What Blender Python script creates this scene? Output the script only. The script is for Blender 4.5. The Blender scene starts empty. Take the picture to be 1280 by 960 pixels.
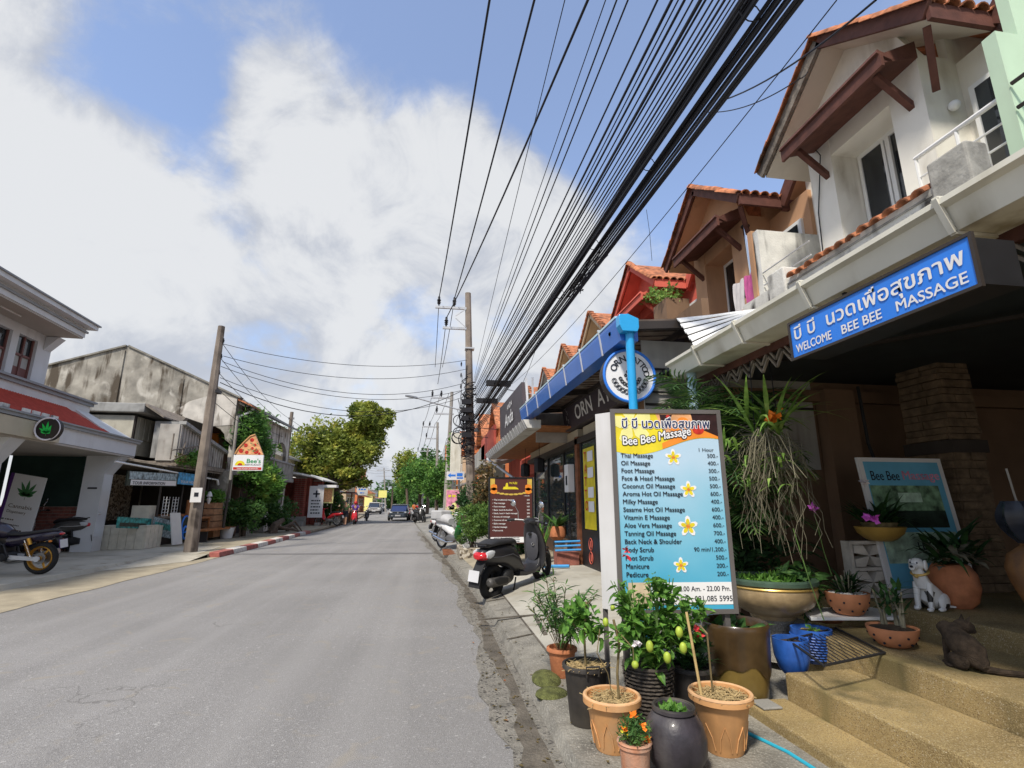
# A small Thai town street with shophouses, overhead wires and parked motorbikes. All positions in metres:
# X to the right across the street, Y along the street, Z up; the road surface is z = 0.
import bpy, math, random
import numpy as np
from mathutils import Vector, Matrix
R = math.radians
SC = bpy.context.scene
COL = SC.collection
# ---------------------------------------------------------------- camera
cd = bpy.data.cameras.new('camera'); cam = bpy.data.objects.new('camera', cd); COL.objects.link(cam)
cd.sensor_width = 36; cd.lens = 18; cd.clip_start = .05; cd.clip_end = 3000
cam.location = (0, 0, 1.5); cam.rotation_euler = (R(90+13.19), 0, R(-8.65)); SC.camera = cam
# ---------------------------------------------------------------- view, sky, sun
SC.view_settings.view_transform = 'Standard'; SC.view_settings.look = 'None'
SC.view_settings.exposure = 0.5; SC.view_settings.gamma = 1
SUN_EL, SUN_AZ = 52, 213       # azimuth clockwise from +Y: the sun stands behind the camera, a little to its left
sd = bpy.data.lights.new('sun', 'SUN'); sd.energy = 3.3; sd.angle = R(7); sd.color = (1, .93, .82)
so = bpy.data.objects.new('sun', sd); COL.objects.link(so)
sv = Vector((math.sin(R(SUN_AZ))*math.cos(R(SUN_EL)), math.cos(R(SUN_AZ))*math.cos(R(SUN_EL)), math.sin(R(SUN_EL))))
so.rotation_euler = sv.to_track_quat('Z', 'Y').to_euler()
W = bpy.data.worlds.new('World'); SC.world = W; W.use_nodes = True
def build_world():
    nt = W.node_tree; N = nt.nodes; L = nt.links; N.clear()
    out = N.new('ShaderNodeOutputWorld'); bg = N.new('ShaderNodeBackground'); L.new(bg.outputs[0], out.inputs[0])
    bg.inputs[1].default_value = .1
    sky = N.new('ShaderNodeTexSky'); sky.sky_type = 'NISHITA'; sky.sun_disc = False
    sky.sun_elevation = R(SUN_EL); sky.sun_rotation = R(SUN_AZ); sky.air_density = 1.0; sky.dust_density = .6; sky.ozone_density = 2.0
    tc = N.new('ShaderNodeTexCoord')
    def math_(op, a, b=None, clamp=False):
        m = N.new('ShaderNodeMath'); m.operation = op; m.use_clamp = clamp
        for i, v in enumerate((a, b)):
            if v is None: continue
            if isinstance(v, (int, float)): m.inputs[i].default_value = v
            else: L.new(v, m.inputs[i])
        return m.outputs[0]
    def noise(scale, det, dist, off=0, zs=1.0, rough=.5):
        mp = N.new('ShaderNodeMapping'); mp.inputs['Scale'].default_value = (1, 1, zs); mp.inputs['Location'].default_value = (off, off*.7, off*.3)
        L.new(tc.outputs['Generated'], mp.inputs[0])
        n = N.new('ShaderNodeTexNoise'); n.inputs['Scale'].default_value = scale; n.inputs['Detail'].default_value = det
        n.inputs['Distortion'].default_value = dist; n.inputs['Roughness'].default_value = rough; L.new(mp.outputs[0], n.inputs[0]); return n.outputs[0]
    def rng(v, a, b, c, d):
        m = N.new('ShaderNodeMapRange'); m.interpolation_type = 'SMOOTHSTEP'
        m.inputs[1].default_value = a; m.inputs[2].default_value = b; m.inputs[3].default_value = c; m.inputs[4].default_value = d
        L.new(v, m.inputs[0]); return m.outputs[0]
    base = noise(3.4, 10, .35, 3.1, 1.15, .58)
    fine = noise(11, 7, .5, 1.7, 1.2, .6)
    f = math_('ADD', math_('MULTIPLY', base, 1.45), math_('MULTIPLY', fine, .8))
    # where the big clear gaps and cloud banks lie: (direction, angular size, weight)
    for d, r, w in CLOUD_SPOTS:
        dn = N.new('ShaderNodeVectorMath'); dn.operation = 'DOT_PRODUCT'; L.new(tc.outputs['Generated'], dn.inputs[0])
        dn.inputs[1].default_value = Vector(d).normalized()
        f = math_('ADD', f, rng(dn.outputs['Value'], math.cos(r), math.cos(r*.12), 0, w))
    sz = N.new('ShaderNodeSeparateXYZ'); L.new(tc.outputs['Generated'], sz.inputs[0])
    f = math_('ADD', f, rng(sz.outputs[2], .42, .04, 0, .42))     # thin haze thickens towards the horizon
    mask = rng(f, .88, 1.44, 0.24, .98)
    sh = noise(5.0, 10, .6, 6.3, 1.2, .62)
    shf = rng(math_('ADD', sh, math_('MULTIPLY', math_('SUBTRACT', f, 1.25), .25)), .38, .66, 0, 1)
    cc = N.new('ShaderNodeMix'); cc.data_type = 'RGBA'; L.new(shf, cc.inputs[0])
    cc.inputs[6].default_value = (3.7, 3.95, 4.5, 1); cc.inputs[7].default_value = (5.6, 5.7, 5.85, 1)
    tint = N.new('ShaderNodeMix'); tint.data_type = 'RGBA'; tint.blend_type = 'MULTIPLY'; tint.inputs[0].default_value = 1
    L.new(sky.outputs[0], tint.inputs[6]); tint.inputs[7].default_value = SKYTINT
    mx = N.new('ShaderNodeMix'); mx.data_type = 'RGBA'; L.new(mask, mx.inputs[0]); L.new(tint.outputs[2], mx.inputs[6]); L.new(cc.outputs[2], mx.inputs[7])
    L.new(mx.outputs[2], bg.inputs[0])
SKYTINT = (1.75, 1.8, 1.95, 1)
CLOUD_SPOTS = [   # direction, radius in radians, weight (negative opens blue sky)
    ((-9.02,10,6.863), .30, .5), ((-7.041,10,4.768), .26, .4), ((-3.43,10,5.804), .27, .36), ((-1.199,10,7.227), .30, .42), ((0.833,10,6.466), .22, .3), ((3.11,10,6.256), .22, .5), ((-4.583,10,9.942), .15, .30), ((-8.962,10,10.487), .2, .2),
    ((-6.809,10,10.828), .20, -.42), ((-5.787,10,8.066), .15, -.40), ((-4.706,10,6.052), .10, -.30), ((-2.834,10,11.457), .22, -.40), ((0.747,10,12.488), .28, -.40), ((2.642,10,9.41), .17, -.30),
    ((5.358,10,9.07), .26, -.40), ((7.661,10,9.316), .34, -.34), ((10.679,10,14.4), .45, -.36), ((5.205,10,12.729), .4, -.30), ((14.968,10,16.292), .2, .35), ((-0.263,10,4.467), .12, -.12)]
build_world()
# ---------------------------------------------------------------- mesh helpers
class MB:
    def __init__(s): s.v = []; s.f = []
    def add(s, vs, fs):
        n = len(s.v); s.v += [tuple(p) for p in vs]; s.f += [tuple(i+n for i in f) for f in fs]; return s
    def quad(s, *p): return s.add(p, [tuple(range(len(p)))])
    def box(s, a, b, rot=None, piv=None):
        (x0, y0, z0), (x1, y1, z1) = a, b
        vs = [Vector(p) for p in ((x0,y0,z0),(x1,y0,z0),(x1,y1,z0),(x0,y1,z0),(x0,y0,z1),(x1,y0,z1),(x1,y1,z1),(x0,y1,z1))]
        if rot:
            c = Vector(piv) if piv else (Vector(a)+Vector(b))/2
            vs = [rot @ (p-c) + c for p in vs]
        return s.add(vs, [(0,3,2,1),(4,5,6,7),(0,1,5,4),(1,2,6,5),(2,3,7,6),(3,0,4,7)])
    def beam(s, p, q, w, h, up=(0, 0, 1)):        # square bar from p to q
        p = Vector(p); q = Vector(q); d = (q-p).normalized(); u = Vector(up)
        if abs(d.dot(u)) > .98: u = Vector((1, 0, 0))
        r = d.cross(u).normalized(); u = r.cross(d)
        vs = [c + r*a*w/2 + u*b*h/2 for c in (p, q) for a, b in ((-1,-1),(1,-1),(1,1),(-1,1))]
        return s.add(vs, [(0,1,2,3),(7,6,5,4),(0,4,5,1),(1,5,6,2),(2,6,7,3),(3,7,4,0)])
    def tube(s, pts, r, n=8, cap=True):
        pts = [Vector(p) for p in pts]; k = len(pts); rs = r if isinstance(r, (list, tuple)) else [r]*k
        u = None; vs = []
        for i, p in enumerate(pts):
            d = (pts[min(i+1, k-1)] - pts[max(i-1, 0)]).normalized()
            if u is None:
                u = d.orthogonal().normalized()
            else:
                u = u - d*u.dot(d)
                u = u.normalized() if u.length > 1e-6 else d.orthogonal().normalized()
            w = d.cross(u)
            for j in range(n):
                a = 2*math.pi*j/n; vs.append(p + (u*math.cos(a)+w*math.sin(a))*rs[i])
        fs = [(i*n+j, i*n+(j+1) % n, (i+1)*n+(j+1) % n, (i+1)*n+j) for i in range(k-1) for j in range(n)]
        if cap: fs += [tuple(range(n))[::-1], tuple(range((k-1)*n, k*n))]
        return s.add(vs, fs)
    def lathe(s, prof, c=(0, 0, 0), n=24, sx=1, sy=1):
        vs = [(c[0]+r*sx*math.cos(2*math.pi*j/n), c[1]+r*sy*math.sin(2*math.pi*j/n), c[2]+z) for r, z in prof for j in range(n)]
        fs = [(i*n+j, i*n+(j+1) % n, (i+1)*n+(j+1) % n, (i+1)*n+j) for i in range(len(prof)-1) for j in range(n)]
        if prof[0][0] > 1e-4: fs.append(tuple(range(n))[::-1])
        if prof[-1][0] > 1e-4: fs.append(tuple(range((len(prof)-1)*n, len(prof)*n)))
        return s.add(vs, fs)
    def ring(s, c, ax, r, t, n=28, m=8, sq=1.0):   # torus round axis ax
        c = Vector(c); ax = Vector(ax).normalized(); u = ax.orthogonal().normalized(); w = ax.cross(u); vs = []
        for i in range(n):
            a = 2*math.pi*i/n; d = u*math.cos(a)+w*math.sin(a)
            for j in range(m):
                b = 2*math.pi*j/m; vs.append(c + d*(r+t*math.cos(b)) + ax*t*sq*math.sin(b))
        return s.add(vs, [(i*m+j, ((i+1) % n)*m+j, ((i+1) % n)*m+(j+1) % m, i*m+(j+1) % m) for i in range(n) for j in range(m)])
    def disc(s, c, ax, r, t, n=24):                # solid disc, thickness t centred on c
        c = Vector(c); ax = Vector(ax).normalized(); return s.tube([c-ax*t/2, c+ax*t/2], r, n)
    def ball(s, c, r, n=12, m=8):
        rx, ry, rz = r if isinstance(r, (list, tuple)) else (r, r, r); vs = []
        for i in range(m+1):
            t = math.pi*i/m
            for j in range(n):
                a = 2*math.pi*j/n; vs.append((c[0]+rx*math.sin(t)*math.cos(a), c[1]+ry*math.sin(t)*math.sin(a), c[2]-rz*math.cos(t)))
        return s.add(vs, [(i*n+j, i*n+(j+1) % n, (i+1)*n+(j+1) % n, (i+1)*n+j) for i in range(m) for j in range(n)])
    def loft(s, rings, cap=True):
        n = len(rings[0]); vs = [p for r in rings for p in r]
        fs = [(i*n+j, i*n+(j+1) % n, (i+1)*n+(j+1) % n, (i+1)*n+j) for i in range(len(rings)-1) for j in range(n)]
        if cap: fs += [tuple(range(n))[::-1], tuple(range((len(rings)-1)*n, len(rings)*n))]
        return s.add(vs, fs)
    def hull(s, secs, n=14, p=2.6, y=0, tilt=0):   # sections (x, half width, z low, z high) along x, superelliptic
        rings = []
        for x, w, z0, z1 in secs:
            cz, hz = (z0+z1)/2, (z1-z0)/2; rr = []
            for j in range(n):
                a = 2*math.pi*(j+.5)/n; ca, sa = math.cos(a), math.sin(a)
                zz = hz*math.copysign(abs(sa)**(2/p), sa)
                rr.append((x + tilt*zz, y+w*math.copysign(abs(ca)**(2/p), ca), cz+zz))
            rings.append(rr)
        return s.loft(rings)
    def prism(s, poly, d):                         # poly: 3-D outline, d: extrusion vector
        d = Vector(d); n = len(poly); a = [Vector(p) for p in poly]
        return s.add(a + [p+d for p in a], [tuple(range(n))[::-1], tuple(range(n, 2*n))] + [(i, (i+1) % n, n+(i+1) % n, n+i) for i in range(n)])
    def xf(s, M, start=0):
        s.v[start:] = [tuple(M @ Vector(p)) for p in s.v[start:]]; return s
OFF = {}
def put(name, mb, mat, parent=None, smooth=False, bevel=0, solid=0, kind=None, label=None, tc=0, raw=0):
    me = bpy.data.meshes.new(name); off = OFF.get(parent.name, Vector((0, 0, 0))) if parent else Vector((0, 0, 0))
    if off.length and not raw: vs = [(x-off.x, y-off.y, z-off.z) for x, y, z in mb.v]
    else: vs = mb.v
    me.from_pydata(vs, [], mb.f)
    me.validate()
    if isinstance(mat, str): mat = MT[mat]
    me.materials.append(mat)
    if tc:   # recompute normals outward
        import bmesh
        b = bmesh.new(); b.from_mesh(me); bmesh.ops.recalc_face_normals(b, faces=b.faces); b.to_mesh(me); b.free()
    o = bpy.data.objects.new(name, me); COL.objects.link(o)
    if smooth:
        me.polygons.foreach_set('use_smooth', [True]*len(me.polygons))
        me.set_sharp_from_angle(angle=R(40))
    if parent: o.parent = parent; OFF[o.name] = off
    if bevel:
        m = o.modifiers.new('bevel', 'BEVEL'); m.width = bevel; m.segments = 2; m.limit_method = 'ANGLE'; m.angle_limit = R(40)
    if kind: o['kind'] = kind
    if label: o['label'] = label
    return o
def thing(name, label, cat, loc=(0, 0, 0), group=None, local=False):
    o = bpy.data.objects.new(name, None); COL.objects.link(o); o.location = loc; o.empty_display_size = .2
    o['label'] = label; o['category'] = cat
    if group: o['group'] = group
    OFF[o.name] = Vector((0, 0, 0)) if local else Vector(loc)
    return o
def tag(o, label, cat, group=None):
    o['label'] = label; o['category'] = cat
    if group: o['group'] = group
    return o
def struct(name, mb, mat, parent=None, **k):
    return put(name, mb, mat, parent, kind=None if parent else 'structure', **k)
def kids(o): return [c for c in bpy.data.objects if c.parent == o]
def dup(o, loc, rotz, label, parent=None, scale=None, group=None):
    c = o.copy(); COL.objects.link(c); c.parent = parent
    if parent is None:
        c.location = loc; c.rotation_euler = (0, 0, rotz); c['label'] = label
        if scale: c.scale = (scale,)*3
        if group: c['group'] = group
    for k in kids(o): dup(k, None, 0, None, c)
    return c
def share(name, me_obj, mats=None, loc=(0, 0, 0), rot=None, parent=None):   # another object on the same mesh
    o = bpy.data.objects.new(name, me_obj.data); COL.objects.link(o); o.parent = parent; o.location = loc
    if rot is not None: o.rotation_euler = rot
    return o
# ---------------------------------------------------------------- materials
MT = {}
def mat(name, col, rough=.75, metal=0, var=.18, vs=3.0, bump=0, bs=40, spec=.35, streak=0, streakcol=(.05, .045, .04), fine=0, coat=0, trans=0, alpha=1, speck=None, emit=0, zs=1, patch=None, road=0):
    m = bpy.data.materials.new(name); m.use_nodes = True; nt = m.node_tree; N = nt.nodes; L = nt.links
    b = N['Principled BSDF']; b.inputs['Roughness'].default_value = rough; b.inputs['Metallic'].default_value = metal
    b.inputs['Specular IOR Level'].default_value = spec; b.inputs['Coat Weight'].default_value = coat; b.inputs['Coat Roughness'].default_value = .08
    geo = N.new('ShaderNodeNewGeometry'); pos = geo.outputs['Position']
    def noise(scale, det=4, stretch=None, dist=0):
        n = N.new('ShaderNodeTexNoise'); n.inputs['Scale'].default_value = scale; n.inputs['Detail'].default_value = det; n.inputs['Distortion'].default_value = dist
        if stretch:
            mp = N.new('ShaderNodeMapping'); mp.inputs['Scale'].default_value = stretch; L.new(pos, mp.inputs[0]); L.new(mp.outputs[0], n.inputs[0])
        else: L.new(pos, n.inputs[0])
        return n.outputs[0]
    def ramp(v, a, b_, c=0, d=1):
        r = N.new('ShaderNodeMapRange'); r.inputs[1].default_value = a; r.inputs[2].default_value = b_; r.inputs[3].default_value = c; r.inputs[4].default_value = d
        L.new(v, r.inputs[0]); return r.outputs[0]
    def mixc(f, a, b_, bt='MIX'):
        x = N.new('ShaderNodeMix'); x.data_type = 'RGBA'; x.blend_type = bt
        if isinstance(f, float): x.inputs[0].default_value = f
        else: L.new(f, x.inputs[0])
        for i, v in ((6, a), (7, b_)):
            if isinstance(v, tuple): x.inputs[i].default_value = (*v[:3], 1)
            else: L.new(v, x.inputs[i])
        return x.outputs[2]
    c = tuple(col)
    cur = c
    if var:
        lo = tuple(x*(1-var) for x in c); hi = tuple(min(1, x*(1+var)) for x in c)
        cur = mixc(ramp(noise(vs, 6), .3, .7), lo, hi)
    if fine:
        cur = mixc(ramp(noise(bs*2.2, 3), .35, .65), cur, mixc(float(min(1, fine)), cur, (0.0, 0.0, 0.0)))
    if speck:
        for sc, th, sp in speck:
            n = N.new('ShaderNodeTexVoronoi'); n.inputs['Scale'].default_value = sc; L.new(pos, n.inputs[0])
            w = N.new('ShaderNodeSeparateColor'); L.new(n.outputs['Color'], w.inputs[0])
            cur = mixc(ramp(w.outputs[0], th, min(1, th+.03)), cur, sp)
    if road:
        cur = mixc(ramp(noise(.35, 5, (1, 1, 1), .6), .42, .62, 0, .5), cur, tuple(x*.72 for x in c))              # old repairs and stains
        cur = mixc(ramp(noise(1.0, 4, (1.9, .05, 1)), .45, .7, 0, .4), cur, tuple(x*1.25 for x in c))                 # paler wheel lanes along the street
        cur = mixc(ramp(noise(2.6, 8, None, 1.5), .60, .72, 0, .55), cur, (.30, .265, .21))                          # dusty patches
        n = N.new('ShaderNodeTexVoronoi'); n.feature = 'DISTANCE_TO_EDGE'; n.inputs['Scale'].default_value = .42; n.inputs['Randomness'].default_value = 1
        w1 = N.new('ShaderNodeTexNoise'); w1.inputs['Scale'].default_value = 1.6; w1.inputs['Detail'].default_value = 8; L.new(pos, w1.inputs[0])
        va = N.new('ShaderNodeVectorMath'); va.operation = 'MULTIPLY_ADD'; L.new(w1.outputs['Color'], va.inputs[0]); va.inputs[1].default_value = (1.6, 1.6, 0); L.new(pos, va.inputs[2]); L.new(va.outputs[0], n.inputs[0])
        ck = N.new('ShaderNodeMath'); ck.operation = 'MULTIPLY'; L.new(ramp(n.outputs[0], .0, .006, 1, 0), ck.inputs[0]); L.new(ramp(noise(.5, 3), .5, .62, 0, .5), ck.inputs[1])
        cur = mixc(ck.outputs[0], cur, (.07, .065, .06))
    if patch: cur = mixc(ramp(noise(1.7, 12, (1, 1, .7), .8), .58, .68, 0, .8), cur, patch)
    if streak:
        s1 = ramp(noise(2.2, 8, (1.6, 1.6, .22)), .48, .72); s2 = ramp(noise(1.1, 6, None, .6), .42, .66)
        mu = N.new('ShaderNodeMath'); mu.operation = 'MULTIPLY'; L.new(s1, mu.inputs[0]); L.new(s2, mu.inputs[1])
        mu2 = N.new('ShaderNodeMath'); mu2.operation = 'MULTIPLY'; mu2.use_clamp = True; L.new(mu.outputs[0], mu2.inputs[0]); mu2.inputs[1].default_value = streak
        cur = mixc(mu2.outputs[0], cur, streakcol)
    if isinstance(cur, tuple): b.inputs['Base Color'].default_value = (*cur, 1)
    else: L.new(cur, b.inputs['Base Color'])
    if bump:
        bn = N.new('ShaderNodeBump'); bn.inputs['Strength'].default_value = bump; bn.inputs['Distance'].default_value = .02
        L.new(noise(bs, 5), bn.inputs['Height']); L.new(bn.outputs[0], b.inputs['Normal'])
    if emit: L.new(b.inputs['Base Color'].links[0].from_socket, b.inputs['Emission Color']) if b.inputs['Base Color'].links else None; b.inputs['Emission Strength'].default_value = emit
    if trans: b.inputs['Transmission Weight'].default_value = trans
    MT[name] = m; m['mixc'] = 1
    return m
def leafmat(name, a, b_, yellow=None, ns=7):
    m = bpy.data.materials.new(name); m.use_nodes = True; nt = m.node_tree; N = nt.nodes; L = nt.links
    b = N['Principled BSDF']; out = N['Material Output']; b.inputs['Roughness'].default_value = .55; b.inputs['Specular IOR Level'].default_value = .3
    geo = N.new('ShaderNodeNewGeometry')
    n = N.new('ShaderNodeTexNoise'); n.inputs['Scale'].default_value = ns; n.inputs['Detail'].default_value = 3; L.new(geo.outputs['Position'], n.inputs[0])
    cr = N.new('ShaderNodeValToRGB'); e = cr.color_ramp.elements; e[0].position = .36; e[0].color = (*a, 1); e[1].position = .6; e[1].color = (*b_, 1)
    if yellow: x = e.new(.70); x.color = (*yellow, 1); x = e.new(.80); x.color = (yellow[0]*1.7, yellow[1]*1.15, yellow[2], 1)
    L.new(n.outputs[0], cr.inputs[0]); L.new(cr.outputs[0], b.inputs['Base Color'])
    t = N.new('ShaderNodeBsdfTranslucent'); L.new(cr.outputs[0], t.inputs[0])
    mx = N.new('ShaderNodeMixShader'); mx.inputs[0].default_value = .35; L.new(b.outputs[0], mx.inputs[1]); L.new(t.outputs[0], mx.inputs[2]); L.new(mx.outputs[0], out.inputs[0])
    MT[name] = m; return m
def glassmat(name, col, rough=.04, tr=.6):
    m = bpy.data.materials.new(name); m.use_nodes = True; nt = m.node_tree; N = nt.nodes; L = nt.links
    b = N['Principled BSDF']; b.inputs['Base Color'].default_value = (*col, 1); b.inputs['Roughness'].default_value = rough; b.inputs['Specular IOR Level'].default_value = .8
    t = N.new('ShaderNodeBsdfTransparent'); mx = N.new('ShaderNodeMixShader'); mx.inputs[0].default_value = tr
    L.new(b.outputs[0], mx.inputs[1]); L.new(t.outputs[0], mx.inputs[2]); L.new(mx.outputs[0], N['Material Output'].inputs[0]); MT[name] = m; return m
mat('asphalt', (.265, .255, .245), .93, road=1, var=.10, vs=.5, bump=.5, bs=130, fine=.2, speck=[(130, .85, (.34, .33, .32)), (150, .88, (.17, .165, .16)), (60, .985, (.42, .41, .39))])
mat('patch', (.22, .205, .175), .95, var=.3, vs=5, bump=.8, bs=60, fine=.3, speck=[(45, .85, (.24, .22, .19)), (60, .9, (.06, .055, .05))])
mat('wet_dirt', (.13, .113, .09), .9, var=.4, vs=5, bump=.8, bs=50, fine=.3)
mat('concrete', (.27, .262, .24), .9, var=.2, vs=1.6, bump=.35, bs=45, fine=.15, streak=.7, streakcol=(.15, .14, .1))
mat('concrete_pale', (.44, .42, .36), .9, patch=(.34, .31, .25), var=.16, vs=1.2, bump=.35, bs=45, fine=.12, streak=.8, streakcol=(.2, .17, .12))
mat('concrete_dark', (.25, .235, .20), .92, var=.35, vs=3.5, bump=.7, bs=40, fine=.25, streak=1, streakcol=(.08, .07, .055), speck=[(140, .9, (.33, .31, .27))])
mat('sand', (.36, .31, .22), .95, var=.2, vs=2.5, bump=.4, bs=50, fine=.2)
mat('dirt', (.2, .16, .11), .95, var=.3, vs=2, bump=.5, bs=30, fine=.2)
mat('aggregate', (.40, .29, .125), .85, var=.35, vs=2.2, bump=.8, bs=190, fine=.15, patch=(.27, .215, .085), streak=1.2, streakcol=(.13, .105, .045), speck=[(210, .7, (.47, .36, .18)), (230, .82, (.24, .165, .075)), (160, .95, (.55, .46, .3))])
mat('moss', (.12, .13, .04), .95, var=.5, vs=14, bump=1, bs=70, fine=.4)
mat('white_wall', (.78, .75, .67), .85, var=.05, vs=1.2, bump=.08, bs=60, streak=1.1, streakcol=(.42, .37, .29))
mat('white_soffit', (.68, .62, .52), .85, var=.06, vs=2, streak=.3, streakcol=(.3, .26, .2))
mat('dirty_white', (.68, .67, .62), .9, var=.12, vs=5, bump=.3, bs=40, streak=3.2, streakcol=(.06, .055, .05))
mat('mouldy', (.33, .32, .29), .95, var=.35, vs=6, bump=.4, bs=30, streak=3, streakcol=(.05, .045, .04))
mat('gutter_cream', (.64, .62, .53), .5, var=.12, vs=2, streak=1.8, streakcol=(.33, .29, .2))
mat('gutter_white', (.62, .61, .57), .5, var=.08, vs=2, streak=1, streakcol=(.25, .22, .18))
mat('brown_wood', (.105, .04, .028), .7, var=.3, vs=6, bump=.2, bs=30)
mat('old_wood', (.2, .17, .14), .85, var=.4, vs=9, bump=.5, bs=30, streak=1)
mat('tile_orange', (.40, .15, .068), .8, var=.6, vs=7, bump=.4, bs=30, streak=2.0, streakcol=(.09, .05, .03))
mat('tile_red', (.45, .07, .045), .6, var=.15, vs=8, bump=.15, bs=40)
mat('tan_wall', (.52, .30, .17), .85, var=.08, vs=1.5, bump=.08, bs=50, streak=.5, streakcol=(.2, .1, .05))
mat('red_wall', (.62, .13, .09), .8, var=.1, vs=2, streak=.6, streakcol=(.25, .04, .03))
mat('beige_wall', (.52, .40, .27), .85, var=.1, vs=2, streak=1, streakcol=(.2, .14, .1))
mat('grey_wall', (.42, .41, .38), .85, var=.1, vs=2, streak=1.2, streakcol=(.15, .13, .11))
mat('mint_wall', (.48, .62, .46), .8, var=.06, vs=2, streak=.5, streakcol=(.3, .32, .24))
mat('orange_wall', (.55, .17, .06), .8, var=.1, vs=2)
mat('brown_wall', (.21, .13, .08), .85, var=.12, vs=2, bump=.1, bs=50, streak=.8, streakcol=(.08, .05, .03))
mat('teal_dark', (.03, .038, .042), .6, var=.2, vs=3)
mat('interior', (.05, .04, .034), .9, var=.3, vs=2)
mat('slate', (.15, .105, .065), .85, var=.45, vs=9, bump=.6, bs=30)
mat('blue_paint', (.015, .13, .52), .35, var=.06, vs=3, coat=.3)
mat('sky_blue_paint', (.02, .33, .68), .35, var=.05, vs=3, coat=.3)
mat('pale_blue_pvc', (.42, .58, .66), .5, var=.08, vs=4)
mat('blue_pvc', (.03, .25, .55), .4, var=.08, vs=4)
mat('blue_hose', (.03, .36, .5), .4, var=.05)
mat('alu', (.62, .62, .62), .4, metal=.35, var=.06, vs=4)
mat('galv', (.5, .51, .52), .45, metal=.5, var=.12, vs=5, streak=.8, streakcol=(.25, .2, .16))
mat('zinc_brown', (.13, .095, .075), .7, var=.35, vs=3, streak=1.2, streakcol=(.3, .28, .25))
mat('rust', (.2, .075, .035), .85, var=.4, vs=8, bump=.3, bs=40)
mat('black_metal', (.018, .018, .02), .45, var=.2, vs=6)
mat('dark_frame', (.035, .028, .024), .5, var=.2)
mat('frame_grey', (.12, .11, .105), .5, var=.1)
mat('cable', (.012, .012, .016), .6, var=.2)
mat('pole_concrete', (.23, .19, .155), .9, var=.25, vs=2.5, bump=.4, bs=45, streak=1.6, streakcol=(.07, .055, .045))
mat('pole_grey', (.3, .28, .25), .9, var=.2, vs=2, bump=.3, bs=45, streak=1, streakcol=(.1, .08, .06))
mat('white_paint', (.76, .76, .74), .5, var=.04, vs=3, streak=.3, streakcol=(.45, .42, .36))
mat('sign_white', (.72, .71, .70), .45, var=.04, vs=2, streak=.35, streakcol=(.5, .47, .42))
mat('pure_white', (.8, .8, .8), .5, var=0)
mat('ink', (.012, .014, .022), .6, var=0)
mat('ink_navy', (.015, .025, .09), .6, var=0)
mat('sign_blue', (.03, .2, .72), .4, var=.05, vs=3)
mat('p_yellow', (.75, .62, .03), .45, var=.15, vs=5)
mat('p_paleyellow', (.82, .78, .3), .45, var=.1, vs=5)
mat('p_orange', (.8, .25, .03), .45, var=.15, vs=9)
mat('p_skin', (.75, .38, .17), .45, var=.3, vs=9)
mat('p_red', (.5, .03, .02), .45, var=.4, vs=20)
mat('p_dark', (.03, .012, .012), .45, var=.3, vs=20)
mat('p_cyan', (.03, .42, .66), .45, var=.1, vs=4)
mat('p_tan', (.6, .48, .33), .45, var=.2, vs=12)
mat('menu_brown', (.085, .026, .022), .5, var=.06, vs=3)
mat('menu_gold', (.6, .42, .08), .5, var=.2, vs=20)
mat('board_dark', (.055, .042, .05), .5, var=.1, vs=3)
mat('photo_green', (.16, .27, .16), .5, var=.8, vs=14)
mat('photo_teal', (.03, .22, .2), .5, var=.9, vs=9)
mat('photo_blue', (.06, .3, .55), .5, var=.6, vs=7)
mat('photo_dark', (.02, .035, .025), .5, var=.7, vs=12)
mat('photo_pink', (.65, .25, .35), .5, var=.5, vs=7)
mat('photo_mix', (.25, .32, .34), .5, var=.9, vs=11)
mat('purple', (.1, .03, .2), .5, var=.1)
mat('leaf_print', (.06, .2, .07), .5, var=.2, vs=9)
mat('neon_green', (.02, .55, .08), .5, var=0)
mat('red_print', (.55, .03, .02), .5, var=.05)
mat('green_print', (.03, .3, .1), .5, var=.05)
mat('tire', (.018, .018, .019), .8, var=.2, vs=12, bump=.3, bs=90)
mat('scooter_black', (.02, .02, .023), .38, var=.1, vs=5, coat=.35)
mat('scooter_grey', (.07, .07, .08), .45, var=.1)
mat('plastic_black', (.016, .016, .017), .6, var=.2, vs=7)
mat('seat_black', (.022, .022, .024), .55, var=.15, vs=8)
mat('chrome', (.7, .7, .7), .15, metal=1, var=.05)
mat('steel', (.3, .3, .3), .35, metal=.8, var=.15)
mat('exhaust', (.1, .095, .09), .5, metal=.5, var=.2)
mat('gold', (.62, .32, .05), .32, metal=.7, var=.1)
mat('purple_black', (.014, .010, .028), .25, var=.1, coat=.6)
mat('taillight', (.5, .015, .02), .15, var=0, coat=.6)
mat('lens', (.6, .62, .64), .1, var=0, coat=.5)
mat('mirror', (.62, .64, .66), .05, metal=1, var=0)
mat('plate', (.55, .55, .56), .5, var=.03)
mat('bike_white', (.7, .7, .69), .3, var=.03, coat=.5)
mat('bike_green', (.03, .22, .05), .3, var=.05, coat=.5)
mat('bike_red', (.5, .02, .03), .3, var=.05, coat=.5)
mat('cover_grey', (.42, .42, .42), .8, var=.1, vs=6)
mat('car_dark', (.045, .055, .07), .2, var=.05, coat=.7)
mat('car_silver', (.38, .36, .34), .25, var=.05, coat=.7)
mat('car_white', (.65, .66, .68), .25, var=.05, coat=.7)
mat('car_maroon', (.2, .04, .04), .25, var=.05, coat=.7)
mat('car_glass', (.02, .03, .05), .06, var=0, spec=.8)
mat('car_glass_blue', (.02, .035, .12), .1, var=0, spec=.8)
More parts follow.
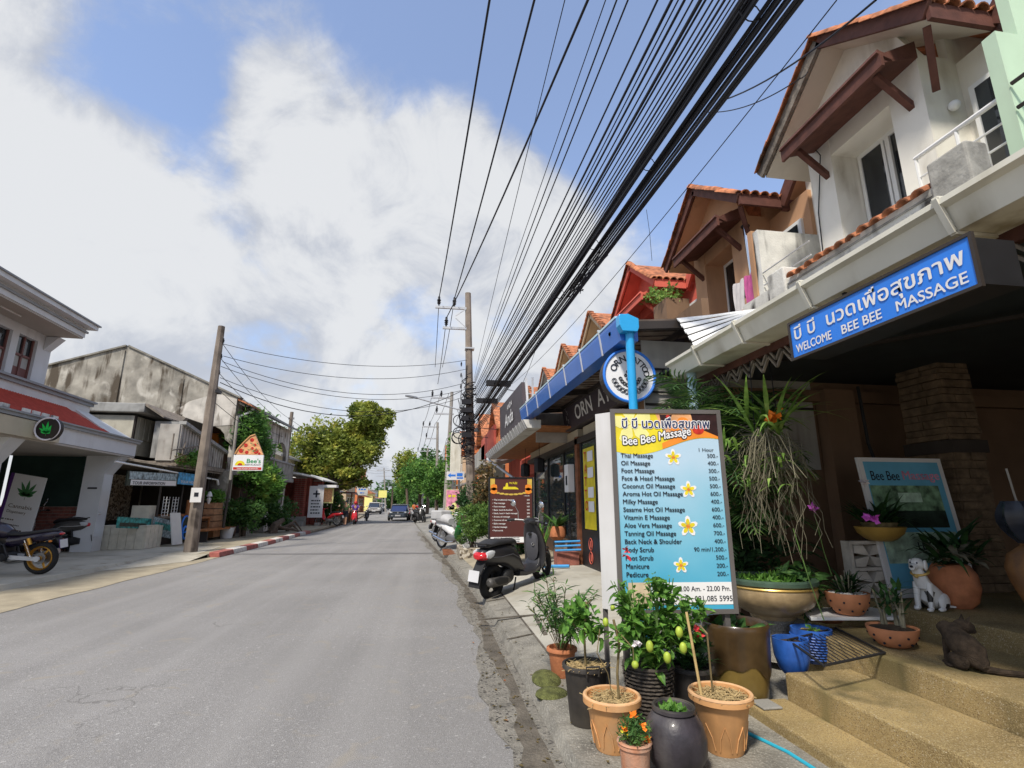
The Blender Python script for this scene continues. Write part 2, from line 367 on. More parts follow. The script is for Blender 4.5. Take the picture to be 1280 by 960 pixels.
mat('pot_tan', (.58, .30, .12), .55, var=.16, vs=9, streak=1.6, streakcol=(.30, .17, .08), patch=(.52, .33, .18)); mat('case_white', (.58, .575, .57), .5, var=.06, vs=3, streak=.8, streakcol=(.42, .40, .37))
mat('pot_tan_rim', (.62, .37, .19), .6, var=.18, vs=12, streak=1.2, streakcol=(.33, .2, .11))
mat('terracotta', (.46, .17, .075), .8, var=.25, vs=10, bump=.2, bs=60, streak=1, streakcol=(.5, .42, .34))
mat('terracotta_dot', (.55, .23, .11), .7, var=.12, vs=12)
mat('pot_black', (.024, .022, .022), .6, var=.4, vs=10, streak=1.5, streakcol=(.1, .085, .065))
mat('wicker', (.075, .062, .05), .8, var=.3, vs=20, bump=.4, bs=60)
mat('jar_dark', (.035, .03, .036), .42, var=.4, vs=9, coat=.1, bump=.15, bs=30, streak=1.6, streakcol=(.11, .10, .095))
mat('jar_brown', (.055, .033, .014), .3, var=.4, vs=7, coat=.3)
mat('jar_olive', (.17, .115, .03), .35, var=.3, vs=5, coat=.2)
mat('bowl_gold', (.33, .24, .13), .35, var=.25, vs=12, coat=.3, bump=.1, bs=40)
mat('bowl_green', (.06, .1, .07), .3, var=.25, vs=8, coat=.3)
mat('gold_line', (.6, .4, .12), .35, metal=.4, var=.1)
mat('pot_blue', (.02, .09, .36), .45, var=.3, vs=12, coat=.2)
mat('yellow_bowl', (.42, .26, .06), .45, var=.2, vs=6)
mat('soil', (.05, .035, .022), .95, var=.4, vs=30, bump=1, bs=80)
mat('straw', (.42, .31, .15), .9, var=.35, vs=40)
mat('pebbles', (.68, .66, .6), .8, var=.2, vs=50, bump=.6, bs=60)
mat('urn', (.36, .17, .06), .7, var=.4, vs=5, bump=.2, bs=40, streak=1, streakcol=(.14, .1, .08))
mat('statue_white', (.74, .73, .7), .35, var=.05, vs=9, coat=.3, speck=[(16, .86, (.02, .02, .02))])
mat('statue_plain', (.74, .73, .7), .35, var=.05, vs=9)
mat('cat_fur', (.075, .052, .034), .95, var=.55, vs=22, bump=1, bs=150, fine=.35)
mat('vent_block', (.5, .46, .4), .9, var=.2, vs=8, bump=.3, bs=50, streak=1.2, streakcol=(.2, .17, .13))
mat('bag_dark', (.03, .035, .05), .25, var=.4, vs=10)
mat('bag_clear', (.5, .5, .52), .2, var=.3, vs=16)
mat('towel_pink', (.6, .12, .32), .9, var=.15, vs=9)
mat('towel_white', (.7, .66, .64), .9, var=.1, vs=9)
mat('bark', (.13, .095, .07), .95, var=.35, vs=9, bump=.8, bs=30)
mat('stem', (.17, .13, .06), .9, var=.3, vs=20)
mat('stem_green', (.11, .2, .05), .8, var=.3, vs=20)
mat('bamboo', (.5, .36, .16), .6, var=.2, vs=20)
mat('aerial_root', (.17, .155, .105), .9, var=.3, vs=20)
mat('lime', (.33, .42, .05), .45, var=.2, vs=25)
mat('flower_orange', (.85, .22, .02), .6, var=.2, vs=40)
mat('flower_pink', (.65, .12, .6), .6, var=.15, vs=40)
mat('flower_white', (.75, .7, .72), .6, var=.1, vs=40)
mat('flower_red', (.6, .03, .04), .6, var=.2, vs=40)
mat('brick', (.27, .1, .075), .9, var=.35, vs=7, bump=.3, bs=50)
mat('brick_red', (.36, .10, .08), .85, var=.3, vs=6)
mat('mortar', (.32, .28, .25), .95, var=.1)
mat('concrete_pave', (.47, .43, .345), .9, var=.16, vs=1.0, bump=.35, bs=45, fine=.12, patch=(.36, .31, .235), streak=.8, streakcol=(.2, .17, .12))
mat('concrete_old', (.29, .27, .23), .95, var=.45, vs=1.8, bump=.3, bs=20, streak=2.6, streakcol=(.085, .068, .05), patch=(.52, .49, .43))
mat('concrete_stain', (.5, .47, .42), .95, var=.25, vs=2.2, bump=.3, bs=20, streak=3, streakcol=(.14, .115, .09))
mat('house_grey', (.62, .625, .63), .8, var=.05, vs=1.5, streak=.5, streakcol=(.33, .32, .31))
mat('house_trim', (.27, .28, .29), .6, var=.1, vs=3)
mat('house_cream', (.5, .44, .32), .8, var=.08, vs=2)
mat('soffit_warm', (.42, .38, .33), .85, var=.05, vs=2)
mat('tile_wall', (.58, .54, .44), .4, var=.12, vs=6)
mat('maroon', (.17, .07, .06), .6, var=.15, vs=5)
mat('shade_green', (.025, .05, .04), .9, var=.15, vs=3)
mat('awning_blue', (.02, .04, .1), .9, var=.2, vs=3)
mat('corr_grey', (.36, .34, .31), .6, var=.25, vs=2.5, streak=2, streakcol=(.14, .11, .09))
mat('corr_cream', (.42, .4, .33), .7, var=.15, vs=2.5, streak=1.5, streakcol=(.2, .16, .12))
mat('asbestos', (.3, .3, .29), .9, var=.2, vs=3, streak=1)
mat('orange_wood', (.33, .13, .045), .7, var=.25, vs=8)
mat('crate_wood', (.35, .19, .1), .8, var=.25, vs=8)
mat('stone', (.3, .25, .18), .9, var=.4, vs=7, bump=.6, bs=25, speck=[(14, .6, (.5, .45, .37)), (18, .75, (.1, .08, .06))])
mat('kerb_red', (.34, .11, .09), .85, var=.3, vs=9, streak=1.2, streakcol=(.25, .2, .17))
mat('kerb_white', (.58, .55, .5), .85, var=.2, vs=9, streak=1.5, streakcol=(.28, .24, .2))
mat('skin', (.45, .25, .16), .6, var=.05)
mat('cloth_purple', (.1, .04, .3), .9, var=.2, vs=9)
mat('cloth_green', (.12, .2, .08), .9, var=.3, vs=9)
mat('cloth_orange', (.6, .17, .05), .9, var=.2, vs=9)
mat('cloth_dark', (.03, .03, .04), .9, var=.2, vs=9)
mat('helmet_red', (.5, .03, .03), .3, var=0)
mat('white_building', (.62, .62, .6), .8, var=.06)
mat('yellow_sign', (.75, .68, .2), .6, var=.1)
leafmat('leaf_lime', (0.057, 0.161, 0.023), (0.149, 0.322, 0.052), (0.276, 0.437, 0.081), 30)
leafmat('leaf_dark', (0.016, 0.047, 0.016), (0.047, 0.121, 0.034), None, 16)
leafmat('leaf_mid', (0.035, 0.098, 0.028), (0.098, 0.210, 0.049), (0.182, 0.308, 0.070), 14)
leafmat('leaf_palm', (0.026, 0.072, 0.023), (0.078, 0.156, 0.039), (0.182, 0.260, 0.065), 12)
leafmat('leaf_tree_yellow', (.10, .15, .025), (.32, .36, .06), (.52, .46, .09), 1.1)
leafmat('leaf_tree', (.055, .14, .03), (.15, .32, .06), (.32, .47, .09), 1.3)
leafmat('leaf_hedge', (.05, .11, .025), (.15, .26, .055), (.28, .38, .09), 6)
leafmat('leaf_bush', (0.026, 0.078, 0.019), (0.078, 0.169, 0.039), (0.156, 0.260, 0.052), 6)
leafmat('leaf_orchid', (.13, .25, .05), (.27, .44, .10), (.45, .58, .17), 10)
leafmat('leaf_brown', (0.072, 0.060, 0.024), (0.192, 0.144, 0.060), (0.360, 0.144, 0.048), 10)
glassmat('glass', (.06, .08, .09), .03, .35); glassmat('glass_dark', (.02, .025, .03), .03, .15)
# ---------------------------------------------------------------- text
class Frame:          # a flat face: origin at its lower left corner, right and up vectors
    def __init__(s, o, r, u): s.o = Vector(o); s.r = Vector(r).normalized(); s.u = Vector(u).normalized(); s.n = s.r.cross(s.u)
    def at(s, u, v, w=0): return s.o + s.r*u + s.u*v + s.n*w
    def rect(s, mb, u0, v0, u1, v1, w): return mb.quad(s.at(u0, v0, w), s.at(u1, v0, w), s.at(u1, v1, w), s.at(u0, v1, w))
    def poly(s, mb, pts, w): return mb.quad(*[s.at(a, b, w) for a, b in pts])
    def slab(s, mb, u0, v0, u1, v1, w0, w1):
        return mb.prism([s.at(u0, v0, w0), s.at(u1, v0, w0), s.at(u1, v1, w0), s.at(u0, v1, w0)], s.n*(w1-w0))
TXT = {}
def glyphs(s, bold):
    if (s, bold) in TXT: return TXT[s, bold]
    c = bpy.data.curves.new('t', 'FONT'); c.body = s; c.size = 1; c.offset = bold; c.resolution_u = 3
    o = bpy.data.objects.new('t', c); COL.objects.link(o); dg = bpy.context.evaluated_depsgraph_get(); dg.update()
    me = bpy.data.meshes.new_from_object(o.evaluated_get(dg)); vs = [tuple(v.co) for v in me.vertices]; fs = [tuple(p.vertices) for p in me.polygons]
    bpy.data.objects.remove(o); bpy.data.curves.remove(c); bpy.data.meshes.remove(me)
    TXT[s, bold] = (vs, fs); return vs, fs
def text(mb, fr, s, u, v, size, w=.003, width=None, bold=.012, align='L', shear=0, fn=None):
    bold = min(bold, .02); vs, fs = glyphs(s, 0)
    vs0, n = vs, 1+(bold > .004)+2*(bold > .016)
    if not vs: return mb
    x0 = min(p[0] for p in vs); x1 = max(p[0] for p in vs); sx = size
    if width: sx = width/(x1-x0)
    wd = (x1-x0)*sx; ox = {'L': 0, 'C': -wd/2, 'R': -wd}[align]
    for k in range(n):
        out = []; du = (0, .02, -.015, .004)[k]*size; dv = (0, .004, .004, -.018)[k]*size
        for x, y, z in vs:
            a, b = u+ox+(x-x0)*sx+du, v+y*size+dv
            if fn: a, b = fn(a, b)
            out.append(fr.at(a, b, w+.0003*k))
        mb.add(out, fs)
    return mb
def outline_text(mb, fr, s, u, v, size, w, width, d, fn=None):
    for k in range(8): text(mb, fr, s, u+d*math.cos(k*math.pi/4), v+d*math.sin(k*math.pi/4), size, w+.00012*k, width=width, bold=.003, fn=fn)
    return mb
def dashes(mb, fr, u, v, wd, h, w=.004):     # print too small to read: broken strokes
    x = u
    while x < u+wd: l = h*(.5+1.6*rnd.random()); fr.rect(mb, x, v, min(x+l, u+wd), v+h*.8, w); x += l+h*.4
    return mb
rnd = random.Random(11)
# ---------------------------------------------------------------- foliage helpers
RN = np.random.RandomState(7)
def leaves(mb, pts, size, rs, asp=.45, up=.3, jit=.35, fold=False):
    if fold: return leaves_folded(mb, pts, size, rs, asp, up, jit)
    n = len(pts); d = rs.normal(size=(n, 3)); d[:, 2] = d[:, 2]*.6+up; d /= np.linalg.norm(d, axis=1)[:, None]
    e = rs.normal(size=(n, 3)); e -= d*(e*d).sum(1)[:, None]; e /= np.linalg.norm(e, axis=1)[:, None]
    L = size*(1+jit*rs.normal(size=n)).clip(.4, 1.8)[:, None]; p = np.asarray(pts)
    a = p; c = p+d*L; m = p+d*L*.45; b1 = m+e*L*asp*.5; b2 = m-e*L*asp*.5
    V = np.stack([a, b1, c, b2], 1).reshape(-1, 3); k = len(mb.v)
    mb.v += [tuple(x) for x in V.tolist()]; mb.f += [(k+4*i, k+4*i+1, k+4*i+2, k+4*i+3) for i in range(n)]
    return mb
def leaves_folded(mb, pts, size, rs, asp, up, jit):    # creased, tip-down leaves for plants close to the camera
    n = len(pts); d = rs.normal(size=(n, 3)); d[:, 2] = d[:, 2]*.6+up; d /= np.linalg.norm(d, axis=1)[:, None]
    e = np.cross(d, np.array([0, 0, 1.])+.35*rs.normal(size=(n, 3))); e /= np.linalg.norm(e, axis=1)[:, None]; nn = np.cross(e, d)
    L = size*(1+jit*rs.normal(size=n)).clip(.35, 1.7)[:, None]; p = np.asarray(pts); cu = rs.uniform(.05, .38, size=(n, 1))
    V = [p]
    for t, w in ((.28, .42), (.62, .46)):
        c = p+d*L*t-nn*L*cu*t*t; V += [c+e*L*asp*w+nn*L*asp*.16, c-nn*L*asp*.03, c-e*L*asp*w+nn*L*asp*.16]
    V.append(p+d*L-nn*L*cu); V = np.stack(V, 1).reshape(-1, 3); k = len(mb.v); mb.v += [tuple(x) for x in V.tolist()]
    for i in range(n):
        q = k+8*i; mb.f += [(q, q+1, q+2), (q, q+2, q+3), (q+1, q+4, q+5, q+2), (q+2, q+5, q+6, q+3), (q+4, q+7, q+5), (q+5, q+7, q+6)]
    return mb
def blobpts(c, r, n, rs, shell=.5):
    d = rs.normal(size=(n, 3)); d /= np.linalg.norm(d, axis=1)[:, None]
    q = (shell+(1-shell)*rs.rand(n))[:, None]
    return np.asarray(c)+d*q*np.asarray(r)
def lumps(c, r, k, n, rs, lr=.38):    # an uneven crown: k leaf clumps spread through an ellipsoid
    out = []
    for _ in range(k):
        d = rs.normal(size=3); d /= np.linalg.norm(d); q = rs.rand()**.45*.85
        cc = np.asarray(c)+d*q*np.asarray(r); s = lr*(.55+.8*rs.rand())
        out.append(blobpts(cc, np.asarray(r)*s, n//k, rs, .55))
    return np.concatenate(out)
def blade(mb, p, d, L, w, droop=.5, seg=5, curl=0):     # one strap leaf
    p = Vector(p); d = Vector(d).normalized(); sd = d.cross(Vector((0, 0, 1)))
    if sd.length < .05: sd = Vector((1, 0, 0))
    sd.normalize(); vs = []; q = p.copy(); dd = d.copy()
    for i in range(seg+1):
        t = i/seg; ww = w*(.55+.9*t if t < .4 else (1-t)/.6)*1.0; ww = max(ww, w*.03)
        vs += [q-sd*ww/2, q+sd*ww/2 + Vector((0, 0, 0))]
        dd = (dd+Vector((0, 0, -droop/seg*(.4+1.4*t)))).normalized(); q = q+dd*L/seg
    return mb.add(vs, [(2*i, 2*i+1, 2*i+3, 2*i+2) for i in range(seg)])
def frond(mb, p, d, L, ll, n=22, droop=.9, w=.012, rs=RN):    # a palm frond with paired leaflets
    p = Vector(p); d = Vector(d).normalized(); q = p.copy(); dd = d.copy(); pts = [q.copy()]
    for i in range(n):
        dd = (dd+Vector((0, 0, -droop/n*(.3+1.5*i/n)))).normalized(); q = q+dd*L/n; pts.append(q.copy())
        sd = dd.cross(Vector((0, 0, 1))).normalized(); t = (i+1)/n; l = ll*math.sin(math.pi*min(1, .12+t*.86))**.7
        for s in (-1, 1):
            ld = (sd*s*1.0+dd*.75+Vector((0, 0, .15-.25*rs.rand()))).normalized(); a = q; c = q+ld*l+Vector((0, 0, -l*.22)); m = q+ld*l*.45
            e = dd*w*.8; mb.add([a, m+e, c, m-e], [(0, 1, 2, 3)])
    mb.tube(pts[::3]+[pts[-1]], .004+L*.003, 4, False)
    return mb
def wire(p, q, sag, n=14):
    p = Vector(p); q = Vector(q); return [p.lerp(q, i/n)+Vector((0, 0, -4*sag*(i/n)*(1-i/n))) for i in range(n+1)]
rnd = random.Random(11)
def U(a, b): return rnd.uniform(a, b)
# ================================================================= the ground, road and pavements
def interp(tab, y):
    if y <= tab[0][0]: return tab[0][1]
    for (a, b), (c, d) in zip(tab, tab[1:]):
        if y <= c: return b+(d-b)*(y-a)/(c-a)
    return tab[-1][1]
KR = [(-30, .81), (9, .81), (15, .49), (22, .0), (34, -.8), (50, -1.7), (80, -3.2), (120, -6), (170, -11)]
KL = [(-30, -6.02), (21, -5.98), (27, -6.2), (36, -6.25), (45, -6.6), (58, -7.3), (80, -9.3), (120, -13), (170, -18.5)]
def kr(y): return interp(KR, y)
def kl(y): return interp(KL, y)
def gz(x, y=9): return .08+min(max(x-kr(y)-.04, 0), 1.7)*.13*min(max((y-3.9)/1.2, .08), 1)
def sheet(cols, ys, zf):          # a grid surface; cols(y) gives the x positions
    m = MB(); rows = [cols(y) for y in ys]; n = len(rows[0])
    m.v = [(x, y, zf(x, y)) for r, y in zip(rows, ys) for x in r]
    m.f = [(i*n+j, i*n+j+1, (i+1)*n+j+1, (i+1)*n+j) for i in range(len(ys)-1) for j in range(n-1)]
    return m
struct('ground', MB().quad((-500, -200, -.03), (500, -200, -.03), (500, 900, -.03), (-500, 900, -.03)), 'dirt')
YS = [-30+2*i for i in range(100)]
struct('road', sheet(lambda y: [kl(y)-.02, (kl(y)+kr(y))/2, kr(y)-.0], YS, lambda x, y: 0), 'asphalt')
# a faint darker repair seam across the road, and the cement seam beside the kerb
def ragged(x0, x1, y0, y1, z, n=40, j=.04, sx=1):
    m = MB(); a = []; b = []
    for i in range(n+1):
        y = y0+(y1-y0)*i/n; a.append((x0(y)+U(-j, j), y, z)); b.append((x1(y)+U(-j*.3, j*.3), y, z))
    return m.add(a+b, [(i, n+1+i, n+2+i, i+1) for i in range(n)])
struct('gutter_channel', ragged(lambda y: kr(y)-.30-.06*math.sin(y*1.7), lambda y: kr(y)+.02, -6, 30, .006, 150, .035), 'patch')
struct('gutter_dirt', ragged(lambda y: kr(y)-.17-.04*math.sin(y*2.3), lambda y: kr(y)-.05, -2, 26, .011, 170, .03), 'wet_dirt')
m = MB(); a = []; b = []
for i in range(41):
    x = -6+6.6*i/40; a.append((x, 17.2+U(-.05, .05)-.1*x, .005)); b.append((x, 16.75+U(-.07, .07)-.1*x, .005))
mat('asphalt_dark', (.19, .183, .178), .93, var=.10, vs=.5, bump=.5, bs=130, fine=.2, speck=[(130, .88, (.22, .21, .21)), (150, .88, (.08, .078, .076))])
struct('road_repair', m.add(a+b, [(i, i+1, 42+i, 41+i) for i in range(40)]), 'asphalt_dark')
struct('gutter_apron', ragged(lambda y: kl(y)-1.5, lambda y: kl(y)+.03*math.sin(y*3), -6, 16.9, .007, 70, .04), 'sand')
lp = sheet(lambda y: [-40, -20, -12, kl(y)-1.5, kl(y)-1.44], [-30+1.5*i for i in range(32)], lambda x, y: .1 if x < kl(y)-1.46 else .0)
struct('left_pavement', lp, 'concrete_pave')
lp = sheet(lambda y: [-60, -20, kl(y)-.32, kl(y)-.3], [16.5+2*i for i in range(78)], lambda x, y: .1 if x < kl(y)-.31 else .0)
struct('left_pavement_far', lp, 'sand')
struct('pavement_ramp', MB().quad((-7.44, 13.5, .012), (-6.35, 15.5, .012), (-6.3, 16.5, .098), (-7.44, 16.5, .104)), 'concrete_pave')
struct('pavement_slab', MB().quad((-12, 16.5, .105), (-6.6, 16.5, .105), (-7.0, 19.5, .105), (-12, 19.5, .105)), 'concrete_pave')
ks = struct('kerb', MB().box((-6.33, 14.5, -.02), (-6.3, 15.2, .0)), 'concrete')
y = 16.6; i = 0
while y < 29:
    l = 1.15; x0, x1 = kl(y), kl(y+l)
    o = put('kerb_stone', MB().prism([(x0-.32, y+.012, .0), (x0-.02, y+.012, .0), (x0-.05, y+.012, .135+U(0, .01)), (x0-.32, y+.012, .15)], (x1-x0, l-.024, 0)), 'kerb_red' if i % 2 == 0 else 'kerb_white', ks, bevel=.015)
    y += l; i += 1
# right pavement: slabs sloping gently up from the kerb to the shops
def rz(x, y): return gz(x, y)
ysr = [-6+.5*i for i in range(45)]
rp = sheet(lambda y: [kr(y)+.02, kr(y)+.06, kr(y)+.5, kr(y)+1.2, kr(y)+1.8, kr(y)+3, 12], ysr, lambda x, y: 0 if x < kr(y)+.03 else rz(x, y))
struct('right_pavement', rp, 'concrete_dark')
m = sheet(lambda y: [kr(y)+.34, kr(y)+.8, kr(y)+1.3, kr(y)+1.75, 3.3], [4.7+.5*i for i in range(15)], lambda x, y: rz(x, y)+.007)
struct('pavement_slab', m, 'concrete_pale')
m = sheet(lambda y: [kr(y)+.3, kr(y)+.8, kr(y)+1.75, 3.3], [11.75+.5*i for i in range(9)], lambda x, y: rz(x, y)+.006)
struct('pavement_slab', m, 'sand')
rp = sheet(lambda y: [kr(y)+.02, kr(y)+.05, kr(y)+1.8, 40], [16+2*i for i in range(77)], lambda x, y: 0 if x < kr(y)+.03 else rz(x, y)-.004)
struct('right_pavement_far', rp, 'concrete')
# the sunken service cover in the pale slab
m = MB(); c0 = (0.593,5.951,0.08); c1 = (0.623,6.884,0.08); c2 = (1.311,6.758,0.14); c3 = (1.244,5.8,0.131)
for p, q in ((c1, c2), (c2, c3)): m.beam(Vector(p)+Vector((0, 0, .012)), Vector(q)+Vector((0, 0, .012)), .045, .012)
struct('slab_joint', m, 'wet_dirt')
m = MB().beam((1.14, 4.8, gz(1.14, 4.8)+.008), (1.14, 12, gz(1.14)+.008), .016, .01); m.beam((.84, 5.9, .092), (1.15, 5.95, .125), .014, .01); m.beam((.84, 8.1, .092), (1.15, 8.15, .125), .014, .01)
struct('slab_joint', m, 'wet_dirt')
gr = thing('drain_grate', 'rusty slotted drain grate lying in the gutter under the white and green motorbike', 'drain cover', (0.819,16.375,0.08))
for i in range(9): put('grate_bar', MB().box((gr.location.x-.45, gr.location.y-.95+.2*i, gr.location.z), (gr.location.x+.5, gr.location.y-.83+.2*i, gr.location.z+.03)), 'rust', gr)
mo = MB().ball((0.981,4.564,0.089), (.12, .2, .06), 14, 8); mo.ball((0.956,4.253,0.084), (.13, .12, .045), 14, 8)
o = put('mossy_stone', mo, 'moss', smooth=True); tag(o, 'mossy yellow green stone at the pavement edge beside the black pots', 'stone')
# entrance steps of the massage shop, exposed aggregate
st = struct('entrance_steps', MB().box((3.95, -3, .0), (9, 5.6, .65)), 'aggregate', bevel=.012)
struct('step', MB().box((3.05, -3, .0), (3.949, 4.2, .50)), 'aggregate', st, bevel=.015)
struct('step', MB().box((2.52, -3, .0), (3.049, 3.68, .335)), 'aggregate', st, bevel=.015)
struct('step', MB().box((2.2, -3, .0), (2.519, 3.7, .165)), 'aggregate', st, bevel=.015)
# ================================================================= right row of shophouses
APEX = [5.06, 8.52, 11.96, 15.52, 19.15, 22.82, 26.76]
def tilemesh():
    m = MB(); n = 7; vs = []
    for x, rr, dz in ((-.13, .085, .0), (.13, .07, -.012)):
        for t in (0, .018):
            for j in range(n):
                a = math.pi*j/(n-1); vs.append((x, (rr-t)*math.cos(a), (rr-t)*math.sin(a)*.8+dz))
    f = []
    for j in range(n-1): f += [(j, j+1, 2*n+j+1, 2*n+j), (n+j, 3*n+j, 3*n+j+1, n+j+1), (j, n+j, n+j+1, j+1), (2*n+j, 2*n+j+1, 3*n+j+1, 3*n+j)]
    f += [(0, 2*n, 3*n, n), (n-1, 2*n-1, 4*n-1, 3*n-1)]
    return m.add(vs, f)
PROTO = put('roof_tile', tilemesh(), 'tile_orange', smooth=True)
def tiles_on(parent, p, q, n, sc=1.0, extra=None):
    p = Vector(p); q = Vector(q); d = (p-q).normalized(); yy = Vector((0, 0, 1)).cross(d).normalized(); zz = d.cross(yy)
    for i in range(n):
        c = p.lerp(q, (i+.5)/n); Rm = Matrix((d, yy, zz)).transposed().to_4x4()
        e = Rm @ Matrix.Rotation(U(-.06, .06), 4, 'Z') @ Matrix.Rotation(R(-5)+U(-.03, .03), 4, 'Y')
        o = bpy.data.objects.new('roof_tile', PROTO.data); COL.objects.link(o); o.parent = parent
        o.matrix_local = Matrix.Translation(c-OFF[parent.name]+zz*U(-.008, .008)) @ e @ Matrix.Scale(sc, 4)
def tile_strip(m, p, q, n, w=.16):
    p = Vector(p); q = Vector(q); d = (q-p)/n
    for i in range(n):
        a = p+d*i; m.beam(a+Vector((0, 0, .03)), a+d*.93+Vector((0, 0, 0)), w, .07)
def upper(k, ya, wall, wm, bw, lab, wallname='house', frame='white_paint', deep=True, xo=0.0, ghost=False, tiles=True, cat='house'):
    """one two-storey shophouse: gabled bay over the street, recessed balcony on its near side"""
    t = thing('shophouse', lab, cat, (5.4+xo, ya, 0), 'row of gabled shophouses with orange tiles')
    X = xo; yf, yn, zr, ze = ya+1.45, ya-1.4, 7.72, 6.66
    # bay walls
    m = MB()
    m.box((5.4+X, ya+.5, 3.6), (5.85+X, ya+.92, 6.62)); m.box((5.4+X, ya-.88, 3.6), (5.85+X, ya-.46, 6.62))
    m.box((5.42+X, ya-.46, 3.6), (5.85+X, ya+.5, 4.95))
    m.box((5.41+X, ya-.46, 6.3), (5.85+X, ya+.5, 6.62))
    m.prism([(5.4+X, ya+.92, 6.621), (5.4+X, ya-.88, 6.621), (5.4+X, ya-.66, 7.18), (5.4+X, ya+.03, 7.62), (5.4+X, ya+.7, 7.18)], (.12, 0, 0))
    m.box((5.851+X, ya+.5, 3.6), (6.0+X, ya+.92, 7.0)); m.box((5.851+X, ya-.88, 3.6), (8+X, ya-.78, 7.0))
    put('bay_wall', m, wm, t)
    m = MB().box((5.93+X, ya-1.85, 3.6), (6.05+X, ya-.881, 6.55)); m.box((6.0+X, ya+.93, 3.6), (6.1+X, ya+1.7, 6.9))
    m.box((5.0+X, ya-1.85, 3.9), (5.92+X, ya-.89, 4.2)); m.box((5.86+X, ya-.77, 3.6), (5.95+X, ya+.49, 4.97))
    put('wall', m, wm, t)
    # window in the recess
    w = put('window', MB().box((5.80+X, ya-.44, 4.96), (5.84+X, ya+.48, 5.02)).box((5.80+X, ya-.44, 6.24), (5.84+X, ya+.48, 6.3)).box((5.80+X, ya+.43, 5.02), (5.84+X, ya+.48, 6.24)).box((5.80+X, ya-.44, 5.02), (5.84+X, ya-.39, 6.24)).box((5.79+X, ya-.03, 5.02), (5.84+X, ya+.03, 6.24)).box((5.79+X, ya+.05, 5.02), (5.82+X, ya+.09, 6.24)), frame, t)
    put('pane', MB().box((5.825+X, ya-.4, 5.0), (5.832+X, ya-.03, 6.25)), 'glass_dark', w); put('pane', MB().box((5.815+X, ya+.03, 5.0), (5.822+X, ya+.44, 6.25)), 'glass_dark', w)
    put('curtain', MB().box((5.88+X, ya-.42, 4.99), (5.89+X, ya+.46, 6.28)), 'grey_wall', w)
    # tiled hood over the recess
    h = put('hood', MB().beam((4.93+X, ya-.92, 6.50), (4.93+X, ya+.78, 6.50), .2, .05, (.35, 0, 1)).box((4.86+X, ya-.93, 6.34), (4.9+X, ya+.79, 6.50)).quad((4.9+X, ya-.9, 6.40), (4.9+X, ya+.78, 6.40), (5.4+X, ya+.78, 6.55), (5.4+X, ya-.9, 6.55)).quad((4.9+X, ya-.9, 6.52), (5.4+X, ya-.9, 6.78), (5.4+X, ya+.78, 6.78), (4.9+X, ya+.78, 6.52)).quad((4.9+X, ya-.9, 6.40), (5.4+X, ya-.9, 6.55), (5.4+X, ya-.9, 6.78), (4.9+X, ya-.9, 6.52)), bw, t)
    for dy in (-.72, .6): put('bracket', MB().beam((5.42+X, ya+dy, 6.02), (4.98+X, ya+dy, 6.40), .07, .07), bw, t)
    if k < 3:
        n = 9
        for j in range(n):
            y = ya-.9+1.7*(j+.5)/n
            put_tile = bpy.data.objects.new('roof_tile', PROTO.data); COL.objects.link(put_tile); put_tile.parent = h
            L = Matrix.Translation(Vector((5.12+X, y, 6.60))-OFF[h.name]) @ Matrix.Rotation(R(-28), 4, 'Y') @ Matrix.Rotation(math.pi, 4, 'Z')
            put_tile.matrix_local = L
    # roof planes with eaves, bargeboards and soffits
    rf = MB()
    for ys, s in ((yf, 1), (yn, -1)):
        rf.prism([(5.02+X, ya, zr), (5.02+X, ys, ze), (5.02+X, ys, ze-.05), (5.02+X, ya, zr-.05)], (5.5, 0, 0))
    put('roof', rf, 'tile_orange', t)
    sf = MB()
    for ys, s in ((yf, 1), (yn, -1)):
        sf.prism([(5.06+X, ya, zr-.1), (5.06+X, ys-.04*s, ze-.09), (5.06+X, ys-.04*s, ze-.12), (5.06+X, ya, zr-.13)], (.9, 0, 0))
    put('soffit', sf, 'white_soffit' if k == 0 else wm, t)
    for ys in (yf, yn):
        put('bargeboard', MB().beam((5.0+X, ya, zr-.07), (5.0+X, ys, ze-.07), .05, .17, (0, 0, 1)), 'old_wood' if k == 0 and ys == yf else bw, t)
        if k < 3: tiles_on(t, (4.99+X, ys, ze+.02), (4.99+X, ya+.03, zr+.03), 9, 1.12)
        else:
            m = MB(); tile_strip(m, (4.99+X, ys, ze+.04), (4.99+X, ya, zr+.04), 8); put('roof_tiles', m, 'tile_orange', t, kind='stuff')
    # eave on the near side running back to the main gable, then the main gable rising towards us
    put('eave_board', MB().beam((5.0+X, yn, ze-.09), (5.9+X, yn, ze-.09), .05, .2), bw, t)
    if k < 3:
        for j in range(5):
            c = Vector((5.1+X+.18*j, yn+.06, ze+.05)); o = bpy.data.objects.new('roof_tile', PROTO.data); COL.objects.link(o); o.parent = t
            o.matrix_local = Matrix.Translation(c-OFF[t.name]) @ Matrix.Rotation(R(90), 4, 'Z') @ Matrix.Rotation(R(-25), 4, 'Y')
    put('main_barge', MB().beam((5.80+X, yn, ze-.12), (5.80+X, yn-.72, ze+.62), .06, .24).beam((5.80+X, yn, ze-.13), (7.5+X, yn, ze-.13), .06, .2), bw, t)
    put('main_roof', MB().prism([(5.86+X, yn, ze+.02), (5.86+X, yn-.75, ze+.75), (5.86+X, yn-.75, ze+.68), (5.86+X, yn, ze-.05)], (5, 0, 0)), wm if k else 'white_soffit', t)
